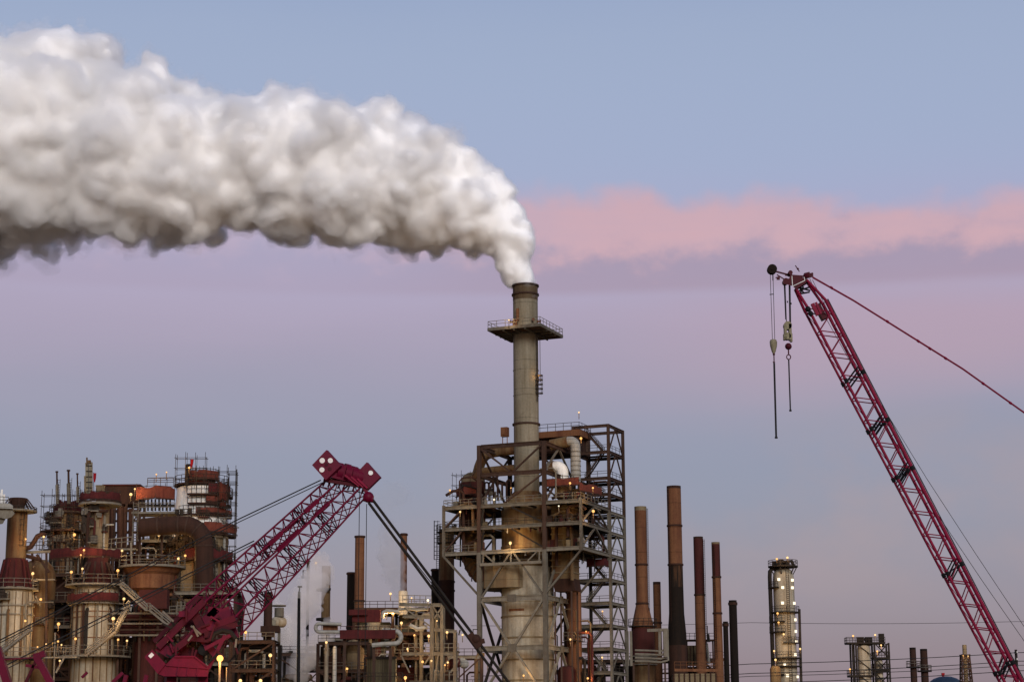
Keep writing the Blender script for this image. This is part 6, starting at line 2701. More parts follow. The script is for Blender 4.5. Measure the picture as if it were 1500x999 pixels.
    for x0, x1, y0, y1, lab in ((319, 333, 733, 706, 'tall orange red netting bay at the right shoulder of the cone column'), (322, 331, 742, 735, 'small orange red netting bay under the tall one at the right shoulder')):
        netting([axy(x0, y0, 364), axy((x0 + x1) / 2, y0, 363), axy(x1, y0, 365)], zat(x0, y0, 364), zat(x0, y1, 364), 'orangescreen', lab)
    m = MB()
    m.scaffold(W(318, 766, 362), (1, 0, 0), (0, 1, 0), 2, 1, 5, 1.6, 1.9, .05)
    m.scaffold(W(331, 830, 364), (1, 0, 0), (0, 1, 0), 1, 1, 9, 1.5, 1.9, .05)
    solo('scaffold_tower', m, M['darkrail'], 'tube scaffold climbing the right edge of the cone column', 'scaffold', W(318, 766, 362))
    m = MB()
    m.scaffold(W(256, 716, 358), (1, 0, 0), (0, 1, 0), 3, 1, 3, 1.8, 1.9, .045)
    solo('scaffold_tower', m, M['darkrail'], 'tube scaffold round the dome left of the orange netting', 'scaffold', W(256, 716, 358))
    m = MB()
    m.rail([W(216, 713, 360), W(254, 713, 360)], 1.6, 1.2, .05)
    m.rail([W(216, 708, 360), W(254, 707, 360)], 1.0, 2.2, .05)
    solo('scaffold_rail', m, M['darkrail'], 'double scaffold handrail along the top of the orange red netting wall', 'railing', W(216, 713, 360))


left_upper()


def left_lower():
    Y = 346
    q = lambda x, y, Yq=Y: W(x, y, Yq)
    # rusty flat drum under a railed round deck
    c = axy(222, 850, 352)
    k = mpp(850, 352)
    z = lambda py: zat(222, py, 352)
    t = thing('rust_drum', 'rusty orange drum under a wide round white railed deck, behind the stairs', 'drum', (c[0], c[1], 0))
    m = MB()
    m.lathe(c, [(22 * k, z(894)), (24 * k, z(868)), (33 * k, z(863)), (34 * k, z(843)), (40 * k, z(838)), (42 * k, z(833))], 40)
    part('shell', m, M['rust'], t)
    m = MB()
    m.lathe(c, [(22.2 * k, 0), (22.2 * k, z(893.9))], 16)
    part('support_skirt', m, M['redrust'], t)
    ring_on(t, c, 352, 830, 20, 49, 'palesteel', 'rail', 3.0, px=222, h=1.5)
    m = MB()
    m.box(q(226, 878, 343), (4.8, 2.6, 3.2))
    solo('red_panel_box', m, M['redrust'], 'dark red box casing right under the rusty orange drum', 'casing', q(226, 892, 343))

    def flight(name, label, a, b, Yq, w=1.4):
        t = thing(name, label, 'stairs', q(*a, Yq))
        m = MB()
        m.stair(q(*a, Yq), q(*b, Yq), w, (0, 1, 0), True, .075)
        part('flight', m, M['rail'], t)
        return t
    flight('stairway', 'upper pale stair flight descending right from the cream vessel ring platform', (215, 894), (177, 859), 338)
    flight('stairway', 'second pale stair flight, continuing down right from the upper flight landing', (254, 922), (220, 894), 338)
    m = MB()
    m.box(q(217.5, 894, 338), (.9, 1.6, .15))
    m.rail([q(215, 893.5, 337.3), q(220, 893.5, 337.3)], 1.2, .6, .06)
    solo('stair_landing', m, M['rail'], 'small landing between the two pale stair flights', 'landing', q(217.5, 895, 338))
    flight('stairway', 'pale curved looking stair climbing right below the second cream vessel', (126, 961), (170, 925), 337)
    flight('stairway', 'steeper pale stair rising to the ring platform right of the second cream vessel', (170, 925), (189, 888), 337)
    flight('stairway', 'long pale stair in the lower left corner, rising across the far left vessel', (-12, 968), (46, 922), 336)
    # horizontal dark pipe bridge with pale beams behind the stairs
    t = thing('pipe_bridge', 'dark red pipe bridge with pale horizontal beams beneath the rusty drum', 'pipe bridge', q(210, 920, 348))
    for y, mt in ((898, 'palesteel'), (907, 'rustframe'), (913, 'palesteel'), (922, 'rustframe'), (930, 'palesteel')):
        m = MB()
        m.beam(q(158, y, 347), q(272, y, 347), .35, .3)
        part('beam', m, M[mt], t)
    for y, r in ((903, .5), (918, .45), (926, .35)):
        m = MB()
        m.tube(q(155, y, 349), q(275, y + 1, 349), r, n=10)
        part('pipe', m, M['redrust'], t)
    for x in (175, 206, 232, 262):
        m = MB()
        m.beam((q(x, 900, 347.6).x, 347.6, 0), q(x, 896, 347.6), .4)
        part('post', m, M['rustframe'], t)
    t = thing('ladder_bay', 'pale vertical ladders and rails in the dark gap right of the rusty drum', 'ladder', q(264, 925, 344))
    for x in (261, 267):
        m = MB()
        m.ladder(q(x, 925, 344), zat(x, 880, 344), (1, 0, 0), .6, .07)
        part('ladder', m, M['rail'], t)
    m = MB()
    m.rail([q(248, 899, 344), q(278, 897, 344)], 1.3, 1.2, .07)
    part('railing', m, M['rail'], t)
    # low bridges between the vessels
    t = thing('lower_walkway', 'pale railed walkway linking the ring platforms low between the cream vessels', 'walkway', q(80, 963, 340))
    m = MB()
    m.box(q(78, 963, 341), (8.5, 2.4, .25))
    part('deck', m, M['palesteel'], t)
    m = MB()
    m.rail([q(44, 961, 339.8), q(112, 961, 339.8)], 1.5, 1.2, .06)
    part('railing', m, M['rail'], t)
    m = MB()
    m.beam(q(95, 961, 339.8), q(82, 985, 339.8), .3)
    m.beam((q(81, 990, 340).x, 340, 0), q(81, 926, 340), .22)
    part('post', m, M['rail'], t)
    t = thing('mid_bridge', 'pale pipe bridge from the far left neck to the netting strip', 'pipe bridge', q(70, 808, 352))
    m = MB()
    m.beam(q(32, 809, 352), q(128, 806, 352), .8, .4)
    part('beam', m, M['palesteel'], t)
    m = MB()
    m.pipe([q(32, 806, 351), q(45, 801, 351), q(55, 785, 351), q(62, 782, 351), q(67, 784, 351)], .45, 10)
    m.pipe([q(34, 813, 351), q(46, 816, 351), q(60, 820, 351)], .35, 10)
    part('bent_pipe', m, M['darkrust'], t)
    m = MB()
    m.beam(q(54, 812, 352), q(72, 838, 352), .45)
    m.beam(q(47, 810, 352), q(49, 830, 352), .35)
    m.beam(q(68, 810, 352), q(68, 990, 352), .35)
    part('brace', m, M['rustframe'], t)
    m = MB()
    m.rail([q(34, 806, 351.5), q(72, 804, 351.5)], 1.4, 1.1, .06)
    part('railing', m, M['darkrail'], t)
    t = thing('link_walkway', 'pale railed walkway from buff column to the white ladder, under the plated housing', 'walkway', q(176, 807, 352))
    m = MB()
    m.box(q(177, 805, 353), (5.6, 2, .3))
    part('deck', m, M['palesteel'], t)
    m = MB()
    m.rail([q(155, 804, 352), q(193, 800, 352)], 1.7, 1.0, .08)
    part('railing', m, M['rail'], t)
    m = MB()
    m.beam(q(193, 830, 352), q(192, 794, 352), .3)
    part('post', m, M['rail'], t)


left_lower()
dressing()


def process_rack(label, x0, x1, ytop, Y, depth, levels, seed, dark=True, nm='process_rack', cat='process rack', posts=None, npipes=14, fill=0.55):
    """open steel rack full of pipes, drums and decks, from the ground to photograph row ytop"""
    rg = random.Random(seed)
    a, b = W(x0, ytop, Y), W(x1, ytop, Y)
    H = min(a.z, b.z)
    t = thing(nm, label, cat, ((a.x + b.x) / 2, Y + depth / 2, 0))
    fm = 'rustframe' if dark else 'steel'
    n = posts or max(2, int((b.x - a.x) / 5) + 1)
    xs = [a.x + (b.x - a.x) * i / (n - 1) for i in range(n)]
    zs = [H * (i + 1) / levels for i in range(levels)]
    for x in xs:
        for yy in (Y, Y + depth):
            m = MB()
            m.ibeam((x, yy, 0), (x, yy, H), .45, .51)
            part('post', m, M[fm if yy == Y else 'darksteel'], t)
    for i, z in enumerate(zs):
        for yy in (Y, Y + depth):
            m = MB()
            m.ibeam((a.x, yy, z), (b.x, yy, z), .3, .55)
            part('beam', m, M[fm if rg.random() < .7 else 'palesteel'], t)
        if z > 10:
            m = MB()
            m.box(((a.x + b.x) / 2, Y + depth / 2, z + .35), (b.x - a.x, depth - .6, .1))
            part('deck', m, M['deck' if i % 2 else 'darksteel'], t)
            m = MB()
            m.rail([(a.x, Y, z + .3), (b.x, Y, z + .3)], 1.3, 1.5, .05)
            part('railing', m, M['rail' if rg.random() < .5 else 'darkrail'], t)
        if z > 10 and i:
            for j in range(n - 1):
                if rg.random() < .55:
                    m = MB()
                    s = rg.random() < .5
                    m.beam((xs[j], Y + .05, zs[i - 1] if s else z), (xs[j + 1], Y + .05, z if s else zs[i - 1]), .26)
                    part('brace', m, M[fm], t)
    for i in range(1, levels):
        for j in range(n - 1):
            if rg.random() < fill:  # dark filler boxes added to block light through the bays
                m = MB()
                x0_, x1_ = xs[j] + .4, xs[j + 1] - .4
                hh = (zs[i] - zs[i - 1])
                w_ = (x1_ - x0_) * rg.uniform(.55, 1)
                xm = rg.uniform(x0_ + w_ / 2, x1_ - w_ / 2 + 1e-3)
                h_ = hh * rg.uniform(.45, .85)
                m.box((xm, Y + depth * .62, zs[i - 1] + .5 + h_ / 2), (w_, depth * .4, h_))
                for q_ in range(1, 4):
                    m.box((xm - w_ / 2 + w_ * q_ / 4, Y + depth * .42, zs[i - 1] + .5 + h_ / 2), (.12, .1, h_))
                part('casing', m, M[rg.choice(('darkrust', 'darksteel', 'redrust', 'olive', 'darkrust'))], t)
    zlo = max(6, H * .25)
    for _ in range(npipes):
        r = rg.choice((.16, .2, .28, .4))
        mt = rg.choice(('darkrust', 'redrust', 'jacket', 'palesteel', 'rust', 'darksteel', 'darksteel', 'rustbuff'))
        m = MB()
        yy = Y + rg.uniform(-.6, depth)
        zz = rg.uniform(zlo, H)
        if rg.random() < .55:
            xa, xb = sorted((rg.uniform(a.x, b.x), rg.uniform(a.x, b.x)))
            xb = max(xb, xa + 3)
            dz = rg.uniform(-4, 3)
            m.pipe([(xa, yy, zz - abs(dz) - 1), (xa, yy, zz - .5), (xa + .5, yy, zz), (xb - .5, yy, zz), (xb, yy, zz - .5), (xb, yy, zz + dz * .6 - 1.6)], r, 8)
        else:
            x = rg.uniform(a.x, b.x)
            top = rg.uniform(zz, H + 1)
            m.pipe([(x, yy, max(0, zz - 12)), (x, yy, top - .5), (x + .5, yy, top), (x + 1.6, yy, top)], r, 8)
        part('pipe', m, M[mt], t)
    for _ in range(max(2, npipes // 4)):
        r = rg.uniform(.7, 1.4)
        z = rg.choice(zs[max(0, levels // 2 - 1):]) - 5 if levels > 3 else H * .6
        x = rg.uniform(a.x + 2, b.x - 2)
        l = rg.uniform(1.6, 3)
        m = MB()
        yy = Y + depth * rg.uniform(.3, .7)
        if rg.random() < .5:
            m.tube((x - l, yy, z + r), (x + l, yy, z + r), r, n=18)
            m.tube((x - l - .4, yy, z + r), (x - l, yy, z + r), r * .6, r, n=18)
            m.tube((x + l, yy, z + r), (x + l + .4, yy, z + r), r, r * .6, n=18)
        else:
            m.lathe((x, yy), [(r * .5, z - .4), (r, z), (r, z + 2 * l), (r * .7, z + 2 * l + .5), (.1, z + 2 * l + .7)], 18)
        part('drum', m, M[rg.choice(('buff', 'rustbuff', 'cream', 'redrust', 'darkrust'))], t)
    return t


def racks():
    process_rack('tall dark framework between the buff column and the plated housing', 104, 158, 752, 380, 6, 10, 21, npipes=16, fill=.5)
    process_rack('dark framework under the wide olive brown vessel, left of the cone column', 203, 252, 792, 366, 5, 10, 22, npipes=14, fill=.5)
    process_rack('long dark back rack far behind the black lamp mast and the steam', 338, 470, 948, 455, 9, 6, 23, npipes=26, fill=.8)
    process_rack('long dark back rack far behind the red pipe shelf and olive furnace', 470, 640, 935, 460, 9, 6, 24, npipes=30, fill=.8)
    process_rack('dark back framework between the far left vessels, lowest and farthest', 26, 110, 850, 392, 6, 8, 25, npipes=20, fill=.85)
    process_rack('dark back framework hidden behind the second cream vessel and stairs', 108, 200, 842, 396, 6, 8, 26, npipes=16, fill=.85)
    process_rack('dark back framework behind the rust drum and crimson crane foot', 200, 345, 862, 400, 6, 8, 27, npipes=22, fill=.85)
    process_rack('dark process rack in the gap between the far left vessel and the second cream vessel', 62, 108, 842, 366, 8, 8, 1)
    process_rack('tall dark rack behind the rusty drum and the curved duct', 160, 262, 800, 378, 8, 9, 2, npipes=24)
    process_rack('dark rack behind the crimson crane foot, under the cone column', 255, 345, 868, 352, 9, 8, 3, npipes=22)
    process_rack('low cluttered rack directly right of the crimson crane foot, below the dark column', 338, 402, 940, 330, 8, 5, 5, npipes=22)
    process_rack('dark rusty rack behind the black lamp mast and the steam', 402, 470, 958, 392, 8, 4, 6, npipes=14)
    process_rack('dark rack below the long red pipe shelf, left of the olive box furnace', 466, 540, 942, 366, 8, 5, 7, npipes=20)
    process_rack('brightly lit cluttered rack under the white drum, left of the grey portal frame', 519, 632, 892, 384, 12, 7, 8, True, npipes=48, fill=.7)
    process_rack('low pipe rack at the foot of the central vessel, left of its frame', 655, 705, 962, 384, 6, 4, 9, npipes=12)
    process_rack('low rack between central frame and flared tan stack', 846, 924, 968, 424, 8, 4, 10, npipes=12)
    process_rack('furnace pipe rack under the right stack group', 925, 1062, 966, 432, 8, 4, 12, npipes=16)


racks()


def middle():
    q = lambda x, y, Y=370: W(x, y, Y)
    # slim stacks behind
    for nm, lab, px, Y, rows, mats, rings in (
            ('rust_stack', 'tan rust stack standing against the black one, under the hanging crane ropes', 526, 400, [(6.9, 785), (6.9, 788), (7.2, 915), (7.3, 1000)], [('rim', 'darkrust', 0, 1), ('shaft', 'rust', 1, 3)], (786, 880)),
            ('black_stack', 'broad black stack left of the tan rust one under the crane ropes', 514, 408, [(6.2, 838), (6.2, 841), (6.6, 1000)], [('rim', 'soot', 0, 1), ('shaft', 'soot', 1, 2)], (840,)),
            ('rust_stack', 'thin reddish stack half veiled by the steam wisp behind the black pendant bars', 591, 420, [(4.8, 781), (4.8, 784), (5.0, 1000)], [('rim', 'darkrust', 0, 1), ('shaft', 'rust', 1, 2)], (783,)),
            ('rust_stack', 'wide dark brown stack next to the outrigger platforms of the central frame', 654, 425, [(11, 776), (11, 779), (11.5, 850), (11.8, 1000)], [('rim', 'soot', 0, 1), ('upper_shaft', 'rustbuff', 1, 2), ('lower_shaft', 'darkrust', 2, 3)], (852, 865)),
            ('black_stack', 'black stack tucked left of the wide dark brown one', 637.5, 430, [(5.8, 833), (5.8, 836), (6, 1000)], [('rim', 'soot', 0, 1), ('shaft', 'soot', 1, 2)], (835,)),
            ('dark_column', 'dark brown column rising behind the right crane leg with bracket shelf', 392.5, 372, [(6.2, 867), (6.2, 870), (6.3, 1000)], [('rim', 'soot', 0, 1), ('shaft', 'darkrust', 1, 2)], ()),
            ('buff_column', 'buff column with dark platforms, partly hidden by the white steam', 477, 420, [(6.5, 829), (6.5, 832), (6.7, 1000)], [('rim', 'rustbuff', 0, 1), ('shaft', 'rustbuff', 1, 2)], ())):
        t, c, P = rstack(nm, lab, px, 900, Y, rows, mats, rings)
        m = MB()
        m.lathe(c, [(P[-1][0], 0), (P[-1][0], P[-1][1] - .01)], 20)
        part('base_shell', m, M['darkrust'], t)
        if px == 654:
            for py, r in ((776, 15), (792, 14)):
                ring_on(t, c, Y, py + 3, 10.8, r, 'darksteel', 'darkrail', 1.2, px=px, h=1.5)
            m = MB()
            m.ladder((c[0] - 12.4 * mpp(800, Y), c[1] - 1, zat(px, 835, Y)), zat(px, 770, Y), (1, 0, 0), .6, .06, cage=(-1, -.2, 0))
            part('ladder', m, M['darksteel'], t)
        if px == 392.5:
            m = MB()
            m.box((c[0] + .6, c[1] - .8, zat(px, 922, Y)), (3.4, 2.4, 1.2))
            m.box((c[0] + .2, c[1] - .8, zat(px, 929, Y)), (2.2, 2.2, 1.0))
            part('bracket_shelf', m, M['darkrust'], t)
        if px == 477:
            for py in (905, 862):
                m = MB()
                m.ring(c, 6.5 * mpp(py, Y), 14 * mpp(py, Y), zat(px, py, Y) - .5, zat(px, py, Y), 20, PI * .6, PI * 1.7)
                part('platform', m, M['darksteel'], t)
    # balcony post in the steam
    t = thing('balcony_post', 'thin dark post with small railed balcony above the white steam', 'post', q(452, 870, 410))
    m = MB()
    m.tube((q(452, 870, 410).x, 410, 0), q(451.5, 818, 410), .3, n=8)
    part('post', m, M['darksteel'], t)
    m = MB()
    m.box(q(448, 845.5, 410), (1.7, 1.6, .3))
    m.beam(q(447, 822, 410), q(455, 822, 410), .25)
    m.beam(q(446, 846, 410), q(451.5, 855, 410), .2)
    pb = part('balcony', m, M['darksteel'], t)
    m = MB()
    a, b = q(443.5, 845, 409.2), q(452, 845, 409.2)
    m.rail([a, b], 1.4, .6, .05)
    m.rail([a, a + Vector((0, 1.6, 0))], 1.4, .8, .05)
    part('railing', m, M['darkrail'], pb)
    # spherical pale tank
    t = thing('pale_tank', 'small pale round tank left of the black lamp mast, in front of steam', 'tank', q(409, 930, 380))
    m = MB()
    a, b = q(403, 911, 380), q(414, 911, 382)
    m.tube(a, b, 1.0, n=20)
    m.tube(b, b + (b - a).normalized() * .45, 1.0, .6, n=20)
    m.tube(a - (b - a).normalized() * .45, a, .6, 1.0, n=20)
    part('shell', m, M['cream'], t)
    m = MB()
    m.beam((q(409, 930, 381).x, 381, 0), q(409, 920, 381), .5)
    part('support', m, M['steel'], t)
    m = MB()
    m.tube(q(409, 903, 381), q(409, 890, 381), .9, n=14)
    m.ring((q(409, 888, 381).x, 381), .2, 1.3, zat(409, 888, 381), zat(409, 886, 381), 14)
    part('upper_drum', m, M['steel'], t)
    # black lamp mast
    t = thing('lamp_mast', 'tall slim black mast with pale fitting on top, in front of the steam', 'mast', (q(438, 999, 320).x, 320, 0))
    m = MB()
    m.tube((q(438, 999, 320).x, 320, 0), q(438, 876, 320), .36, .24, n=12)
    part('shaft', m, M['black'], t)
    m = MB()
    m.tube(q(438, 876, 320), q(438.3, 866, 320), .24, .2, n=10)
    m.tube(q(438.3, 866, 320), q(439, 860, 320), .1, n=8)
    m.box(q(439.3, 859, 320), (.7, .3, .25))
    part('fitting', m, M['jacket'], t)
    # red pipe shelf with its silver return bends
    Y = 358
    t = thing('pipe_shelf', 'long dark red netted pipe shelf with shiny silver return bends at both ends', 'pipework', q(540, 930, Y))
    m = MB()
    m.box(q(539, 929, Y), (9.9, 1.6, 1.55))
    part('netted_casing', m, M['screen'], t)
    m = MB()
    m.rail([q(499, 921, Y - .9), q(580, 922, Y - .9)], .5, 1.0, .05, False)
    part('top_rail', m, M['redrust'], t)
    r = 3.4 * mpp(930, Y)
    cb = q(578, 933, Y - .2)
    m = MB()
    rr = 9.3 * mpp(930, Y)
    m.pipe([q(560, 923, Y - .2)] + [cb + Vector((math.sin(a), 0, math.cos(a))) * rr for a in [PI * i / 10 for i in range(11)]] + [q(562, 943, Y - .2), q(545, 945, Y - .2)], r * 1.05, 14)
    part('return_bend', m, M['jacket'], t)
    cb = q(468.5, 919, Y - .2)
    rr = 6.2 * mpp(930, Y)
    m = MB()
    m.pipe([q(500, 914, Y - .2), q(485, 913.5, Y - .2)] + [cb + Vector((-math.sin(a), 0, math.cos(a))) * rr for a in [PI * i / 10 for i in range(11)]] + [q(485, 925, Y - .2), q(500, 925.5, Y - .2)], r * .8, 14)
    part('return_bend', m, M['jacket'], t)
    for x in (505, 526, 548, 572):
        m = MB()
        m.beam((q(x, 940, Y + .4).x, Y + .4, 0), q(x, 935.5, Y + .4), .5)
        part('post', m, M['rustframe'], t)
    m = MB()
    m.box(q(484, 919, Y + 1), (2.6, 1, 1.0))
    part('rusty_duct', m, M['rust'], t)
    m = MB()
    m.box(q(537, 902, 372), (5.2, 2, 2.2))
    m.box(q(525, 897, 371), (3.4, 2, 1.0))
    part('upper_red_casing', m, M['screen'], t)
    for x, top, lab, mt in ((478.5, 941, 'left one of two upright pale pipes below the silver return bend', 'palesteel'), (490.5, 946, 'right one of two upright pale pipes, whiter, below the silver return bend', 'jacket')):
        m = MB()
        p = q(x, top, 340)
        m.lathe((p.x, p.y), [(.34, 0), (.34, p.z - .3), (.2, p.z), (.05, p.z + .05)], 14)
        solo('upright_pipe', m, M[mt], lab, 'pipe', (p.x, p.y, 0))
    # olive box furnace
    a, b = q(538, 963, 362), q(579, 963, 362)
    t = thing('box_furnace', 'olive ribbed box furnace under the long red pipe shelf', 'furnace', ((a.x + b.x) / 2, 364, 0))
    m = MB()
    m.box(((a.x + b.x) / 2, 364.5, a.z / 2), (b.x - a.x, 5, a.z))
    part('casing', m, M['olive'], t)
    for i in range(13):
        m = MB()
        x = a.x + (b.x - a.x) * i / 12
        m.beam((x, 361.9, 0), (x, 361.9, a.z), .16)
        part('rib', m, M['olive'], t)
    m = MB()
    m.beam((a.x - .3, 361.8, a.z), (b.x + .3, 361.8, a.z), .3, .4)
    part('top_channel', m, M['darksteel'], t)
    m = MB()
    m.rail([q(515, 996, 352), q(590, 996, 352)], 1.3, .7, .06)
    solo('foreground_railing', m, M['darkrail'], 'dark handrail along the bottom edge before the olive furnace', 'railing', q(515, 996, 352))
    # white drum
    c = axy(590.5, 880, 378)
    m = MB()
    k = mpp(880, 378)
    m.lathe(c, [(6.6 * k, zat(590, 900, 378)), (6.6 * k, zat(590, 866.5, 378)), (6 * k, zat(590, 865, 378)), (5.8 * k, zat(590, 866, 378))], 28)
    solo('white_drum', m, M['jacket'], 'upright pale drum on top of the lit rack, before the thin reddish stack', 'drum', (c[0], c[1], zat(590, 900, 378)))
    # grey portal frame with galleries
    Y = 372
    g = lambda x, y, d=0: W(x, y, Y + d)
    t = thing('portal_frame', 'pale grey steel portal frame with railed galleries left of the central frame', 'steel frame', (g(645, 950).x, Y, 0))
    for x0, x1, top, d in ((633, 634, 886, 0), (648, 650, 884, 0), (633, 634, 886, 6), (667, 669, 925, 0), (649, 650, 884, 6)):
        m = MB()
        a = g(x0, top, d)
        m.ibeam((a.x, a.y, 0), a, .6, .6)
        part('column', m, M['steel'], t)
    for a, b, d in (((585, 885), (651, 886), 0), ((633, 921), (669, 925), 0), ((588, 957), (672, 957), 0), ((588, 957), (672, 957), 6), ((600, 999), (672, 999), 0), ((590, 902), (634, 904), 0)):
        m = MB()
        m.ibeam(g(*a, d), g(*b, d), .4, .62)
        part('beam', m, M['steel'], t)
    for a, b in (((634, 888), (650, 912)), ((636, 905), (648, 888)), ((592, 890), (632, 918)), ((622, 972), (632, 958)), ((636, 999), (642, 958)), ((652, 972), (662, 960)), ((588, 960), (600, 985)), ((660, 985), (672, 966))):
        m = MB()
        m.beam(g(*a, -.1), g(*b, -.1), .26)
        part('brace', m, M['steel'], t)
    m = MB()
    m.box((g(652, 956).x, Y + 3, g(652, 956).z + .35), (5.2, 5.6, .12))
    part('deck', m, M['deck'], t)
    for a, b in (((634, 955), (672, 955)), ((636, 995), (672, 995)), ((590, 955), (632, 955)), ((590, 884), (632, 885))):
        m = MB()
        m.rail([g(*a, -.2), g(*b, -.2)], 1.6, 1.0, .06)
        part('railing', m, M['rail'], t)
    m = MB()
    m.tube(g(642, 999, 2), g(641, 903, 2), .5, n=14)
    m.tube(g(641, 903, 2), g(640, 898, 2), .5, .15, n=14)
    part('standpipe', m, M['steel'], t)
    m = MB()
    m.pipe([g(583, 893, 1), g(600, 891, 1), g(612, 893, 1), g(628, 891, 1)], .3, 10)
    m.pipe([g(560, 905, 1), g(561, 897, 1), g(566, 894.5, 1), g(585, 896, 1)], .38, 12)
    m.pipe([g(600, 915, 1), g(612, 921, 1), g(626, 918, 1)], .4, 12)
    part('pale_pipe', m, M['jacket'], t)
    # dark drum and pipes between portal frame and the central frame
    m = MB()
    m.beam(W(672, 930, 378), W(674, 922, 378), .25)
    m.beam(W(693, 946, 378), W(693, 921, 378), .16)
    m.beam(W(693, 921.5, 378), W(700, 921.5, 378), .14)
    solo('bent_lamp_pole', m, M['darksteel'], 'thin dark bent pole just left of the central frame column', 'pole', W(693, 946, 378))
    t = thing('exchanger_drum', 'dark red horizontal drum with white end between portal and central frame', 'drum', W(668, 970, 376))
    m = MB()
    m.tube(W(656, 972, 376), W(672, 970, 377), .9, n=18)
    part('shell', m, M['redrust'], t)
    m = MB()
    m.ball(W(680, 972, 376.5), .9, 14)
    m.ball(W(677, 968, 377), .7, 12)
    part('lagged_head', m, M['jacket'], t)
    m = MB()
    m.beam((W(668, 980, 376.5).x, 376.5, 0), W(668, 976, 376.5), .6)
    part('saddle', m, M['darksteel'], t)


middle()


# ================================================================== lit lamps
LAMP_DATA = {}


def lamp(px, py, Y, label, power=90, r=.26, kind='bulb', drop=1.5, group='lit lamps on the plant'):
    p = W(px, py, Y)
    t = thing('plant_lamp', label, 'lamp', p - UPV * drop, group)
    m = MB()
    m.ball(p, r, 10)
    part('globe', m, M[kind], t)
    m = MB()
    m.tube(p - UPV * drop, p - UPV * r * .8, .07, n=6)
    m.tube(p - UPV * r * 1.2, p - UPV * r * .7, r * .7, r * .45, n=10)
    part('bracket', m, M['darkrail'], t)
    key = (kind, power)
    if key not in LAMP_DATA:
        d = bpy.data.lights.new('lamp_light', 'POINT')
        d.energy = power
        d.shadow_soft_size = .2
        d.color = {'bulb': (1, .62, .27), 'bulbwhite': (1, .82, .55), 'bulbamber': (1, .55, .19), 'bulbbig': (1, .48, .12)}[kind]
        LAMP_DATA[key] = d
    o = bpy.data.objects.new('lamp_light', LAMP_DATA[key])
    o.location = (0, -.85, drop - .2)
    o.parent = t
    COL.objects.link(o)
    return t


